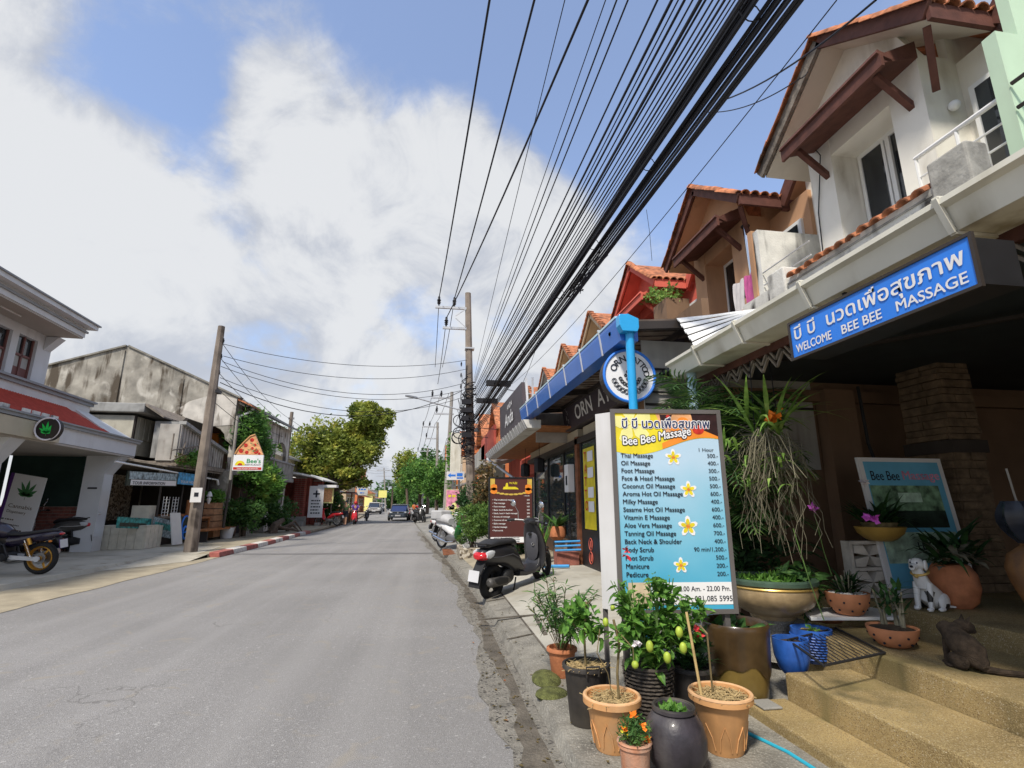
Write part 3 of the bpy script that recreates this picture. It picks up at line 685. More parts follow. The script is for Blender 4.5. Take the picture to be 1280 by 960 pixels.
    # balcony door, rail
    if k < 4:
        d = put('door', MB().box((5.88+X, ya-1.68, 4.2), (5.929+X, ya-.98, 6.12)), frame, t)
        put('pane', MB().box((5.865+X, ya-1.6, 4.3), (5.879+X, ya-1.05, 6.05)), 'glass_dark', d)
        r = MB().tube([(5.05+X, ya-.92, 5.14), (5.05+X, ya-1.82, 5.14)], .025, 8)
        for z in (4.5, 4.7, 4.9): r.tube([(5.05+X, ya-.92, z), (5.05+X, ya-1.82, z)], .012, 6)
        for y in (-.93, -1.37, -1.8): r.tube([(5.05+X, ya+y, 4.2), (5.05+X, ya+y, 5.14)], .018, 6)
        put('balcony_rail', r, 'white_paint' if k != 2 else 'red_wall', t)
        put('strut', MB().beam((5.42+X, ya-1.0, 6.0), (5.08+X, ya-1.3, 6.5), .07, .07), bw, t)
    return t
U1 = upper(0, 5.06, 'white', 'white_wall', 'brown_wood', 'white two storey shophouse nearest on the right, with the blue massage sign below its gutter')
put('wall_lamp', MB().ball((5.7, 4.12, 5.9), .06), 'pure_white', U1, smooth=True)
U2 = upper(1, 8.52, 'brown', 'tan_wall', 'brown_wood', 'tan brown shophouse with laundry on its balcony, second gable from the right')
U3 = upper(2, 11.96, 'red', 'red_wall', 'red_wall', 'bright red shophouse behind the blue gutter, a climbing plant on its balcony')
upper(3, 15.52, 'beige', 'beige_wall', 'beige_wall', 'beige gabled shophouse just beyond the red one')
upper(4, 19.15, 'grey', 'beige_wall', 'beige_wall', 'beige gabled shophouse, second beyond the red one')
upper(5, 22.82, 'grey', 'grey_wall', 'grey_wall', 'narrow grey gable peeping above the far end of the blue gutter')
upper(6, 26.76, 'grey', 'beige_wall', 'beige_wall', 'last orange tiled gable seen left of the blue gutter end')
# far gables of the same terrace, curving left with the street
FAR = [(31.5, -.9), (36, -1.3), (40.5, -1.8), (45, -2.2), (50, -2.7), (56, -3.2)]
for i, (ya, dx) in enumerate(FAR):
    t = thing('shophouse', ['orange gabled shophouse behind the red balcony, nearest of the far terrace', 'orange gabled shophouse, second of the far terrace behind the centre pole', 'orange gabled shophouse, third of the far terrace', 'orange gabled shophouse, fourth of the far terrace', 'orange gabled shophouse, fifth of the far terrace', 'orange gabled shophouse at the far end of the terrace'][i], 'house', (5.4+dx, ya, 0), 'row of gabled shophouses with orange tiles')
    m = MB().box((4.6+dx, ya-2.2, 0), (9+dx, ya+2.2, 5.4)); m.prism([(5+dx, ya+2.2, 5.4), (5+dx, ya-2.2, 5.4), (5+dx, ya, 7.3)], (4, 0, 0)); put('wall', m, 'orange_wall' if i % 2 == 0 else 'beige_wall', t)
    put('roof', MB().prism([(4.4+dx, ya, 7.75), (4.4+dx, ya+2.3, 5.9), (4.4+dx, ya+2.3, 5.75), (4.4+dx, ya, 7.6)], (5, 0, 0)).prism([(4.4+dx, ya, 7.75), (4.4+dx, ya, 7.6), (4.4+dx, ya-2.3, 5.75), (4.4+dx, ya-2.3, 5.9)], (5, 0, 0)), 'tile_orange', t)
    for yy in (-1, .6):
        w = put('window', MB().box((4.56+dx, ya+yy-.1, 3.4), (4.6+dx, ya+yy+.8, 4.8)), 'white_paint', t); put('pane', MB().box((4.54+dx, ya+yy-.02, 3.48), (4.57+dx, ya+yy+.72, 4.72)), 'glass_dark', w)
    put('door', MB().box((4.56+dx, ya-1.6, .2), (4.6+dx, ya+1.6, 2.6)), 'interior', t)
    put('awning', MB().prism([(3.2+dx, ya-2.1, 2.7), (4.6+dx, ya-2.1, 3.1), (4.6+dx, ya-2.1, 3.15), (3.2+dx, ya-2.1, 2.8)], (0, 4.2, 0)), 'corr_grey', t)
# --------------- shell of the massage shop (parts of the white shophouse)
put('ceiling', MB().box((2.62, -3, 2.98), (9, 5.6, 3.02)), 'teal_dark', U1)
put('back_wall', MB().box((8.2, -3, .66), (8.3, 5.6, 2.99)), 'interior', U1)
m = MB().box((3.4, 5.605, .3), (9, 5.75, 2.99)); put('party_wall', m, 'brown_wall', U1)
m = MB(); 
for i in range(60):
    x = 3.42+i*.08; m.box((x, 5.565-(i % 2)*.018, 2.86-.0), (x+.079, 5.599, 3.6 if x < 2 else 2.975))
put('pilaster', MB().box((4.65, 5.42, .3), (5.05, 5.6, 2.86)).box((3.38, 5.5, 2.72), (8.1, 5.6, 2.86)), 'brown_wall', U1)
p = put('conduit', MB().tube([(5.1, 5.4, 2.9), (5.12, 5.4, 2.2), (5.2, 5.4, 1.9), (5.18, 5.4, 1.25), (4.9, 5.4, 1.15), (4.85, 5.4, .7)], .02, 6), 'black_metal', U1, smooth=True)
put('switch_box', MB().box((5.14, 5.35, 1.55), (5.32, 5.42, 1.78)), 'old_wood', U1, bevel=.008)
m = MB()
for i in range(16): m.box((3.6+.3*i, 5.45, 2.3), (3.62+.3*i, 5.49, 2.7))
# roofing above the shop front: canopy, parapet, gutter
put('canopy_roof', MB().prism([(2.74, -3, 2.95), (4.3, -3, 3.75), (4.3, -3, 3.8), (2.74, -3, 3.0)], (0, 8.1, 0)), 'galv', U1)
put('parapet', MB().box((4.3, 3.43, 3.6), (4.42, 5.35, 4.24)).box((4.3, -3, 3.6), (4.42, 3.05, 4.05)), 'dirty_white', U1)
m = MB()
for z in (4.0, 4.08, 4.16): m.box((4.285, 3.43, z), (4.3, 5.35, z+.018))
put('parapet_moulding', m, 'mouldy', U1)
put('parapet_block', MB().box((4.28, 3.08, 3.9), (4.5, 3.43, 4.46)), 'mouldy', U1, bevel=.02)
put('parapet_block', MB().box((4.26, 5.36, 3.9), (4.5, 5.68, 4.42)), 'dirty_white', U1, bevel=.02)
for j in range(12):
    o = bpy.data.objects.new('roof_tile', PROTO.data); COL.objects.link(o); o.parent = U1
    o.matrix_local = Matrix.Translation(Vector((4.36, 3.52+.155*j, 4.27+U(-.01, .01)))-OFF[U1.name]) @ Matrix.Rotation(R(-20)+U(-.05, .05), 4, 'Y') @ Matrix.Rotation(math.pi, 4, 'Z')
put('skirt_wall', MB().box((4.8, 3.4, 4.2), (5.38, 6.0, 4.45)).box((5.39, 3.2, 3.6), (5.399, 6.0, 4.2)), 'white_wall', U1)
gt = put('gutter', MB().prism([(2.53, -3, 2.82), (2.74, -3, 2.82), (2.74, -3, 3.0), (2.72, -3, 3.0), (2.72, -3, 2.84), (2.55, -3, 2.84), (2.51, -3, 2.975), (2.45, -3, 2.985), (2.45, -3, 2.955), (2.49, -3, 2.94)], (0, 8.05, 0)), 'gutter_cream', U1)
put('soffit', MB().box((2.745, -3, 2.83), (3.0, 5.05, 2.85)), 'gutter_cream', U1)
for y in (1.1, 1.95, 2.95, 3.75, 4.45):
    put('gutter_strap', MB().beam((2.445, y, 2.99), (2.515, y, 2.81), .03, .02, (1, 0, 0)).box((2.515, y-.015, 2.80), (2.76, y+.015, 2.818)).beam((2.445, y, 2.995), (2.72, y, 3.02), .03, .014), 'gutter_cream', gt)
put('downpipe', MB().tube([(2.62, 4.82, 2.83), (2.62, 4.82, .3)], .05, 12), 'pale_blue_pvc', U1, smooth=True)
# lattice fringe under the canopy
m = MB(); y = 1.0
for i in range(22):
    y = 1.1+.19*i; 
    for dz in (0, .07):
        for s in (-1, 1):
            m.beam((2.82, y, 2.62+dz*.9), (2.82, y+s*.1, 2.74+dz*.9), .02, .016)
put('lattice_fringe', m, 'old_wood', U1)
put('lattice_board', MB().box((2.8, -3, 2.76), (2.85, 5.05, 2.835)), 'brown_wood', U1)
# inside: dark corrugated strip above the tan wall, and ceiling lamp
put('ceiling_lamp', MB().lathe([(.0, -.09), (.07, -.07), (.1, 0)], (4.6, 2.6, 2.97), 16), 'lens', U1, smooth=True)
put('ceiling_rail', MB().beam((3.3, 4.6, 2.9), (5.2, 2.0, 2.9), .04, .03), 'dark_frame', U1)
# stone clad column
CX, CY = 5.3, 4.56
cl = put('column', MB().box((CX+.03, CY+.03, .5), (CX+.38, CY+.5, 2.97)), 'slate', U1)
z = .67
while z < 2.95:
    if 2.0 < z < 2.14:
        z = 2.16; continue
    h = U(.06, .1); s = U(.12, .3)
    ed = [CY+.02, CY+.02+s, CY+.5] if rnd.random() < .7 else [CY+.02, CY+.5]
    for a, b in zip(ed, ed[1:]): put('stone', MB().box((CX-U(0, .025), a, z), (CX+.035, b-.008, z+h-.01)), 'slate', cl)
    s = U(.12, .3); ed = [CX, CX+min(s, .25), CX+.38] if rnd.random() < .7 else [CX, CX+.38]
    for a, b in zip(ed, ed[1:]): put('stone', MB().box((a, CY-U(0, .022), z), (b-.008, CY+.03, z+h-.01)), 'slate', cl)
    z += h
put('band', MB().box((CX-.03, CY-.03, 2.02), (CX+.41, CY+.53, 2.15)), 'interior', cl)
# second-floor bits: mint partition of the next house, H2 laundry
t = thing('balcony_partition', 'mint green concrete partition between the balconies at the top right', 'wall', (5, 3.1, 4.2))
put('wall', MB().box((4.98, 3.14, 3.9), (5.25, 3.26, 5.75)).box((5.25, 3.15, 3.9), (6.4, 3.25, 6.5)), 'mint_wall', t); put('ledge', MB().box((4.9, -1, 4.15), (6.4, 3.13, 4.4)), 'mint_wall', t)
m = MB()
for z in (4.9, 5.15): m.tube([(4.98, 3.12, z), (4.98, 0, z)], .02, 6)
put('rail', m, 'dark_frame', t)
t = thing('balcony_partition', 'grey and white mouldy partition at the right end of the tan house balcony', 'wall', (5, 6.7, 4.2))
put('wall', MB().box((4.9, 6.62, 4.1), (6.35, 6.74, 5.7)).box((4.6, 6.05, 3.9), (4.9, 6.74, 4.45)), 'dirty_white', t)
put('post', MB().box((4.88, 6.75, 4.1), (5.1, 6.85, 5.75)), 'tan_wall', t)
m = MB()
for z in (4.55, 4.75, 4.95): m.tube([(4.9, 6.6, z), (4.9, 5.6, z)], .012, 6)
put('rail', m, 'alu', t)
for (y0, y1, mt, lb) in ((7.55, 7.25, 'towel_white', 'white towel hanging over the balcony rail of the tan house'), (7.22, 6.98, 'towel_pink', 'pink towel hanging over the balcony rail of the tan house')):
    m = MB(); n = 8
    for s in (-1, 1):
        vs = []; x0 = 5.03+s*.03
        for i in range(n+1):
            for j in range(5):
                vs.append((x0-.012*math.sin(i*2.1+j), y0+(y1-y0)*i/n, 5.16-.5*(j/4)*(1 if s < 0 else .6)+.02*math.sin(i)))
        m.add(vs, [(i*5+j, (i+1)*5+j, (i+1)*5+j+1, i*5+j+1) for i in range(n) for j in range(4)])
    o = put('towel', m, mt, smooth=True, solid=.01); tag(o, lb, 'towel')
t = thing('flue_pipe', 'shiny metal flue pipe running down the wall of the tan house', 'pipe', (5.3, 7.5, 5))
put('pipe', MB().tube([(5.33, 7.5, 6.3), (5.33, 7.42, 4.9)], .05, 12), 'chrome', t, smooth=True); put('pipe_clamp', MB().ring((5.33, 7.5, 6.3), (0, 0, 1), .06, .02, 12, 6), 'black_metal', t)
o = put('wall_cable', MB().tube([(5.38, 5.95, 6.9), (5.37, 5.7, 6.4), (5.38, 5.9, 5.6), (5.38, 5.95, 4.5)], .008, 5, False), 'cable', U1)
# climbing plant on the red house
m = leaves(MB(), lumps((5.15, 10.3, 6.15), (.4, .7, .3), 14, 500, RN), .09, RN); leaves(m, lumps((5.1, 10.9, 6.35), (.2, .5, .1), 6, 120, RN), .09, RN)
t = thing('climbing_plant', 'leafy climber spilling over the balcony between the red and tan houses', 'plant', (5.2, 10.3, 5.3)); put('foliage', m, 'leaf_orchid', t)
put('planter_box', MB().box((4.95, 9.95, 4.5), (5.5, 10.6, 5.95)), 'brown_wall', t)
# =============== the shop with the blue gutter
t = BC = thing('shop_canopy', 'dark metal canopy with a bright blue gutter and light blue pipe', 'canopy', (2.05, 5.1, .2))
put('gutter', MB().prism([(2.0, 5.15, 3.26), (2.2, 5.15, 3.26), (2.2, 5.15, 3.50), (1.96, 5.15, 3.52), (1.96, 5.15, 3.48)], (0, 6.5, .13)), 'blue_paint', t)
put('gutter_end', MB().prism([(1.95, 5.03, 3.40), (1.98, 5.03, 3.33), (2.15, 5.03, 3.33), (2.17, 5.03, 3.38), (2.17, 5.03, 3.48), (2.05, 5.03, 3.53), (1.95, 5.03, 3.52)], (0, .118, 0)), 'sky_blue_paint', t, bevel=.006)
put('emblem', MB().lathe([(0, .004), (.035, .004)], (0, 0, 0), 14).xf(Matrix.Translation((1.972, 5.42, 3.43)) @ Matrix.Rotation(R(-90), 4, 'Y')), 'p_yellow', t)
put('lip', MB().beam((1.965, 5.17, 3.535), (1.965, 11.65, 3.665), .03, .025), 'pale_blue_pvc', t)
for y in (5.75, 6.6, 7.5, 8.6, 9.7, 10.8): zz = (y-5.15)*.02; put('gutter_strap', MB().beam((1.99, y, 3.24+zz), (1.945, y, 3.56+zz), .03, .012, (1, 0, 0)).box((1.94, y, 3.555+zz), (2.2, y+.03, 3.57+zz)), 'alu', t)
put('post', MB().tube([(2.09, 5.12, .2), (2.09, 5.12, 3.33)], .047, 16), 'sky_blue_paint', t, smooth=True)
m = MB()
for i in range(60):
    y = 5.2+i*.107; zz_ = .02*(y-5.2); m.prism([(2.2, y, 3.51+.02*(i % 2)+zz_), (4.6, y, 3.70+.02*(i % 2)+zz_), (4.6, y, 3.72+.02*(i % 2)+zz_), (2.2, y, 3.53+.02*(i % 2)+zz_)], (0, .106, 0))
put('metal_sheet', m, 'zinc_brown', t)
for y in (5.2, 7.2, 9.3, 11.5): put('beam', MB().beam((2.2, y, 3.455+.02*(y-5.2)), (4.6, y, 3.645+.02*(y-5.2)), .06, .09), 'dark_frame', t)
for x in (2.9, 3.7): put('beam', MB().beam((x, 5.1, 3.45+(x-2.2)*.08), (x, 11.6, 3.58+(x-2.2)*.08), .05, .06), 'dark_frame', t)
m = MB()
A_, B_, C_, D_ = (Vector(q) for q in ((2.687,5.17,3.552), (3.688,5.17,3.707), (3.306,4.6,3.439), (2.557,4.6,3.036)))
for i in range(9):
    f0, f1 = i/9, (i+.92)/9; p0, p1 = A_.lerp(D_, f0), B_.lerp(C_, f0); q0, q1 = A_.lerp(D_, f1), B_.lerp(C_, f1); up_ = Vector((0, 0, .022*(i % 2)))
    m.prism([p0+up_, p1+up_, q1+up_, q0+up_], (0, 0, .012))
t2 = thing('roof_sheet', 'bright white corrugated metal sheet between the two canopies', 'metal sheet', (3.5, 5.2, 3.7)); put('sheet', m, 'white_paint', t2)
# shop building behind: grey upper wall, dark signboard, glass front
t = SH = thing('tattoo_shop', 'ground floor shop with a dark signboard, large windows and a glass door', 'shop', (3.2, 8, .25))
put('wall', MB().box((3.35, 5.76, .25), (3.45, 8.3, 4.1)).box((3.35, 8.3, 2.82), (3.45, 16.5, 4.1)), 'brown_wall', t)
put('side_panel', MB().box((2.42, 5.58, 1.9), (4.6, 5.6, 3.42)), 'grey_wall', t); put('panel_joint', MB().box((2.42, 5.57, 2.62), (4.6, 5.579, 2.65)), 'dark_frame', t)
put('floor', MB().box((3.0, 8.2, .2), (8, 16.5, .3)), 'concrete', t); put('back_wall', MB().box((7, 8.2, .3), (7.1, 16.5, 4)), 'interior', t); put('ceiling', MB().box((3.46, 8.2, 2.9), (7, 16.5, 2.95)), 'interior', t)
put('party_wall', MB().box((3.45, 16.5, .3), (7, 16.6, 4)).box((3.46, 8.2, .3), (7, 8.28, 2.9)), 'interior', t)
put('door_post', MB().box((3.0, 10.55, .25), (3.2, 10.75, 2.9)).box((3.22, 10.76, .25), (3.32, 10.9, 2.9)), 'rust', t)
put('lintel', MB().box((3.0, 8.1, 2.74), (3.3, 16.4, 2.86)), 'dark_frame', t)
put('lintel_panel', MB().box((3.1, 10.8, 2.87), (3.3, 16.4, 3.1)).box((3.1, 8.2, 2.87), (3.2, 9.0, 3.08)).box((3.1, 9.2, 2.87), (3.2, 10.4, 3.08)), 'house_cream', t)
d = put('door', MB().box((3.04, 8.25, .3), (3.09, 8.35, 2.74)).box((3.04, 9.33, .3), (3.09, 9.43, 2.74)).box((3.04, 10.4, .3), (3.09, 10.5, 2.74)).box((3.04, 8.36, .3), (3.09, 9.32, 1.0)).box((3.04, 9.44, .3), (3.09, 10.39, 1.0)), 'black_metal', t)
put('pane', MB().box((3.06, 8.36, 1.0), (3.07, 9.32, 2.73)), 'glass', d); put('pane', MB().box((3.06, 9.44, 1.0), (3.07, 10.39, 2.73)), 'glass', d)
m = MB().quad((3.05, 10.3, 1.02), (3.05, 9.55, 1.02), (3.05, 9.55, 2.6), (3.05, 10.3, 2.6))
put('yellow_poster', m, 'p_yellow', d)
fr = Frame((3.04, 10.3, 1.0), (0, -1, 0), (0, 0, 1)); m = MB()
for s, v in (('T', 1.35), ('A', 1.1), ('T', .85), ('T', .6), ('O', .38)): text(m, fr, s, .12, v, .26, .012, bold=.03)
put('lettering', m, 'red_print', d)
m = MB()
for v in (1.32, 1.0, .62, .35): fr.rect(m, .34, v, .7, v+.2, .008)
put('price_card', m, 'pure_white', d)
m = MB()
for zc in (.75, .5):
    m.ring((3.03, 9.9, zc), (1, 0, 0), .11, .008, 20, 4)
    m.box((3.03, 9.87, zc-.06), (3.034, 9.93, zc+.06))
put('prohibition_sticker', m, 'red_wall', d)
for i, (a, b) in enumerate(((10.92, 12.4), (12.5, 14.2), (14.3, 16.2))):
    w = put('window', MB().box((3.18, a-.08, .7), (3.26, a, 2.74)).box((3.18, b, .7), (3.26, b+.02, 2.74)).box((3.18, a, .7), (3.26, b, .78)), 'black_metal', t)
    put('pane', MB().box((3.21, a, .78), (3.22, b, 2.74)), 'glass', w)
put('plinth', MB().box((3.15, 10.9, .2), (3.3, 16.4, .7)), 'brown_wall', t)
sb = put('signboard', MB().prism([(2.98, 11.4, 3.12), (3.2, 11.4, 3.12), (3.2, 11.4, 3.66), (2.9, 11.4, 3.66)], (0, -5.4, 0)), 'board_dark', t)
fr = Frame((2.98, 11.4, 3.12), (0, -1, 0), (-.08, 0, .54)); m = MB()
text(m, fr, 'ORN  A\'r', 1.0, .12, .42, .006, width=2.2, bold=.02); put('lettering', m, 'sign_white', sb)
m = MB()
for i in range(5): text(m, fr, ['T', 'S', '&', 'T', 'S'][i], .25+.12*(i % 2), .42-.1*i, .14, .006)
put('small_lettering', m, 'sign_white', sb)
# lanterns under the canopy
for i, (x, y) in enumerate(((2.75, 15.4), (2.75, 13.3))):
    l = thing('hanging_lantern', ['black metal lantern hanging under the canopy, farther one', 'black metal lantern hanging under the canopy, nearer one'][i], 'lantern', (x, y, 2.6))
    put('cage', MB().lathe([(.0, .42), (.12, .36), (.14, .33), (.14, .02), (.1, 0)], (x, y, 2.3), 6), 'black_metal', l); put('chain', MB().tube([(x, y, 2.7), (x, y, 3.2)], .008, 4), 'black_metal', l)
# electric meter box on the post
o = thing('meter_box', 'white electric meter box with cables on the post beside the glass door', 'meter box', (2.95, 11.2, 1.9))
put('box', MB().box((2.9, 11.0, 1.75), (3.05, 11.3, 2.35)), 'sign_white', o, bevel=.01); put('cable', MB().tube([(2.98, 11.15, 1.75), (2.97, 11.2, 1.2), (2.99, 11.2, .4)], .015, 6), 'cable', o); put('switch', MB().box((2.88, 11.05, 1.9), (2.899, 11.12, 2.1)), 'ink', o)
# round sign
c = Vector((2.17, 5.45, 2.94))
t = thing('round_sign', 'round white shop sign with blue rim and ornamental print behind the light blue pipe', 'sign', tuple(c))
put('case', MB().tube([c+Vector((.03, .02, 0)), c+Vector((.03, .16, 0))], .31, 40), 'dark_frame', t); put('rim', MB().ring(c+Vector((.03, .0, 0)), (0, -1, 0), .305, .017, 40, 8), 'sign_blue', t, smooth=True)
put('face', MB().tube([c+Vector((.03, .019, 0)), c+Vector((.03, 0, 0))], .295, 40), 'pure_white', t)
fr = Frame((c.x+.03, c.y, c.z), (1, 0, 0), (0, 0, 1)); m = MB()
def arc(m, fr, s, r, a0, a1, size, w=.006, bold=.02):
    for i, ch in enumerate(s):
        if ch == ' ': continue
        a = R(a0+(a1-a0)*i/max(1, len(s)-1)); ca, sa = math.cos(a), math.sin(a)
        f2 = Frame(fr.at(r*ca, r*sa, 0), fr.r*sa-fr.u*ca, fr.r*ca+fr.u*sa); text(m, f2, ch, 0, 0, size, w, align='C', bold=bold)
arc(m, fr, 'ORN', .17, 155, 112, .11); arc(m, fr, 'TATTOO', .17, 85, 8, .1)
for r, n, l in ((.2, 11, .07), (.12, 9, .05), (.05, 6, .04)):
    for i in range(n):
        a = R(200+140*i/(n-1)) if r > .1 else R(360*i/n)
        m.ring(fr.at(r*math.cos(a), r*math.sin(a), .004), fr.n, l*.42, .0035, 14, 4); m.ring(fr.at(r*math.cos(a), r*math.sin(a), .004), fr.n, l*.22, .003, 10, 4)
put('ornament', m, 'ink', t)
for z in (.12, -.16): put('bracket', MB().tube([c+Vector((.3, .1, z)), c+Vector((.75, .1, z))], .012, 6), 'black_metal', t)
# =============== the next shop: white gutter, dark display panel on top
t = AN = thing('shop_canopy', 'canopy with a white slatted gutter carrying a dark panel', 'canopy', (2.1, 15, 3))
put('gutter', MB().prism([(2.0, 10.9, 3.12), (2.3, 10.9, 3.12), (2.3, 10.9, 3.3), (1.9, 10.9, 3.3)], (0, 8.3, 0)), 'gutter_white', t)
for i in range(18): put('gutter_strap', MB().beam((1.985, 11+.45*i, 3.11), (1.885, 11+.45*i, 3.31), .03, .012, (1, 0, 0)), 'alu', t)
put('soffit', MB().box((2.3, 10.9, 3.14), (3.3, 19.2, 3.18)), 'orange_wood', t)
put('brace', MB().tube([(1.95, 18.9, 3.12), (2.9, 17.9, 2.3)], .05, 8), 'alu', t)
put('back_board', MB().box((2.35, 11.7, 2.9), (3.3, 11.74, 3.6)), 'corr_grey', t)
t = thing('sign_panel', 'tall dark brown sign panel with pale lettering standing on the white gutter', 'sign', (2.0, 13.6, 3.3))
put('panel', MB().prism([(2.02, 11.4, 3.32), (2.0, 11.66, 4.32), (2.0, 15.7, 4.42), (2.02, 15.7, 3.46)], (.08, 0, 0)), 'board_dark', t)
put('frame', MB().beam((2.12, 11.4, 3.3), (2.1, 11.6, 4.4), .05, .05).beam((2.2, 11.3, 3.3), (2.2, 11.3, 4.35), .04, .04), 'alu', t)
fr = Frame((2.0, 15.7, 3.5), (0, -1, 0), (0, 0, 1)); m = MB(); text(m, fr, 'Anda', 1.3, .12, .5, .012, bold=.03, width=1.5); text(m, fr, 'ANDA', 1.7, .55, .2, .012, bold=.02, width=.9)
put('lettering', m, 'sign_white', t)
m = MB(); m.box((2.25, 11.0, 3.32), (2.28, 11.05, 3.6)); 
t = thing('shopfront', 'orange timber shopfront beyond the windows, under the white gutter', 'shop', (3.2, 19, .2))
put('wall', MB().box((3.5, 16.7, .2), (3.6, 19.6, 3.9)).box((3.3, 16.7, 2.5), (3.49, 19.6, 3.1)), 'red_wall', t); put('window', MB().box((3.44, 17.0, 1.0), (3.49, 19.2, 2.4)), 'glass_dark', t)
# shops farther along under the upper gables
SF = [(21.6, 'red_wall', 'red shop with a red balcony board above its awning'), (25.2, 'grey_wall', 'grey shopfront behind the bushes'), (28.9, 'beige_wall', 'beige shopfront beyond the centre pole')]
for y, mt, lb in SF:
    t = thing('shopfront', lb, 'shop', (3.3, y, .2)); dx = -.25 if y > 24 else 0
    put('wall', MB().box((3.4+dx, y-1.8, .2), (3.5+dx, y+1.7, 3.9)), mt, t)
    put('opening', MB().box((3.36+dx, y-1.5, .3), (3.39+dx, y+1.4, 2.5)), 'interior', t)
    put('awning', MB().prism([(1.9+dx, y-1.75, 2.95), (3.5+dx, y-1.75, 3.35), (3.5+dx, y-1.75, 3.4), (1.9+dx, y-1.75, 3.05)], (0, 3.5, 0)), 'corr_grey', t)
    if y < 22: put('balcony_board', MB().box((2.3, y-1.7, 3.5), (2.4, y+3.6, 4.55)), 'red_wall', t)
    if y > 25: put('balcony_board', MB().box((2.3, y-1.7, 3.4), (2.4, y+1.6, 4.2)), 'grey_wall', t)
for i in range(3):
    y = (19.5, 22.0, 25.5)[i]; x = 1.6-.1*i
    l = thing('floodlight', ['black sign floodlight on an arm, nearest of three along the gutters', 'black sign floodlight on an arm, middle one of three', 'black sign floodlight on an arm, farthest of three'][i], 'floodlight', (x, y, 4.2), 'floodlights above the shop signs')
    put('arm', MB().tube([(x+.8, y, 4.3), (x, y, 4.35)], .015, 5), 'black_metal', l); put('lamp_head', MB().lathe([(.0, .18), (.05, .14), (.12, 0)], (x, y, 4.2), 10), 'black_metal', l)
mat('p_sky', (.14, .42, .60), .45, var=.12, vs=4); mat('p_pale_green', (.38, .52, .40), .5, var=.5, vs=12)
# ================================================================= the massage price board (light box on legs)
FL, FR_ = Vector((1.385, 3.82, 0)), Vector((2.225, 3.74, 0))
t = MS = thing('price_board', 'tall light box price list of a massage shop, blue panel in a dark frame', 'sign', tuple((FL+FR_)/2))
rr = (FR_-FL).normalized(); fr = Frame(FL+Vector((0, 0, .74)), rr, (0, 0, 1)); WD = (FR_-FL).length; HT = 1.47
nn = -fr.n if fr.n.y > 0 else fr.n
side_ = Vector((-.13, .16, 0))*1.0
b = MB().prism([fr.at(0, 0, -.01), fr.at(WD, 0, -.01), fr.at(WD, HT, -.01), fr.at(0, HT, -.01)], Vector((-.10, .13, 0)))
put('case', b, 'case_white', t, tc=1)
b = MB(); fr.slab(b, -.02, -.02, .012, HT+.02, -.012, .012); fr.slab(b, WD-.012, -.02, WD+.02, HT+.02, -.012, .012); fr.slab(b, .012, HT-.012, WD-.012, HT+.02, -.012, .012); fr.slab(b, .012, -.02, WD-.012, .012, -.012, .012)
put('frame', b, 'frame_grey', t)
for u in (.03, WD-.06):
    p = fr.at(u, 0, -.03); put('leg', MB().box((p.x-.02, p.y-.02, .12), (p.x+.02, p.y+.02, p.z)), 'frame_grey', t)
    put('leg', MB().box((p.x-.12, p.y+.11, .12), (p.x-.09, p.y+.14, p.z)), 'frame_grey', t)
pm = bpy.data.materials.new('print_gradient'); pm.use_nodes = True; nt = pm.node_tree; N = nt.nodes; L = nt.links; bb = N['Principled BSDF']; bb.inputs['Roughness'].default_value = .4
ge = N.new('ShaderNodeNewGeometry'); sx = N.new('ShaderNodeSeparateXYZ'); L.new(ge.outputs['Position'], sx.inputs[0])
nz = N.new('ShaderNodeTexNoise'); nz.inputs['Scale'].default_value = 2.2; L.new(ge.outputs['Position'], nz.inputs[0])
mr = N.new('ShaderNodeMapRange'); mr.inputs[1].default_value = .75; mr.inputs[2].default_value = 1.95; L.new(sx.outputs[2], mr.inputs[0])
ad = N.new('ShaderNodeMath'); ad.operation = 'ADD'; L.new(mr.outputs[0], ad.inputs[0]); m2 = N.new('ShaderNodeMath'); m2.operation = 'MULTIPLY_ADD'; L.new(nz.outputs[0], m2.inputs[0]); m2.inputs[1].default_value = .5; m2.inputs[2].default_value = -.25; L.new(m2.outputs[0], ad.inputs[1])
cr = N.new('ShaderNodeValToRGB'); e = cr.color_ramp.elements; e[0].position = .05; e[0].color = (.05, .38, .58, 1); e[1].position = .9; e[1].color = (.45, .62, .76, 1); x = e.new(.5); x.color = (.2, .5, .66, 1)
L.new(ad.outputs[0], cr.inputs[0]); L.new(cr.outputs[0], bb.inputs['Base Color']); MT['print_gradient'] = pm
pr_ = put('printed_panel', fr.slab(MB(), .0, .0, WD, HT, -.009, .002), 'print_gradient', t)
# printed artwork, each colour a thin film
wave = lambda u: HT*(.80+.035*math.sin((u/WD)*5.2+3.5)+.03*(u/WD))
def band(u0, u1, lo, hi, w, n=24):
    m = MB()
    for i in range(n):
        a = u0+(u1-u0)*i/n; b_ = u0+(u1-u0)*(i+1)/n
        m.quad(fr.at(a, lo(a), w), fr.at(b_, lo(b_), w), fr.at(b_, hi(b_), w), fr.at(a, hi(a), w))
    return m
top = lambda u: HT-.012
put('printed_colour', band(.013, WD-.013, wave, top, .0035), 'p_yellow', pr_)
put('printed_colour', band(WD*.45, WD-.013, lambda u: wave(u)+.004, lambda u: wave(u)+.028+.05*(u/WD), .0048), 'p_orange', pr_)
m = MB(); fr.poly(m, [(WD*.40, HT-.013), (WD*.50, HT*.86), (WD*.78, HT*.872), (WD*.985, HT*.865), (WD*.985, HT-.013)], .0046); put('printed_colour', m, 'p_skin', pr_)
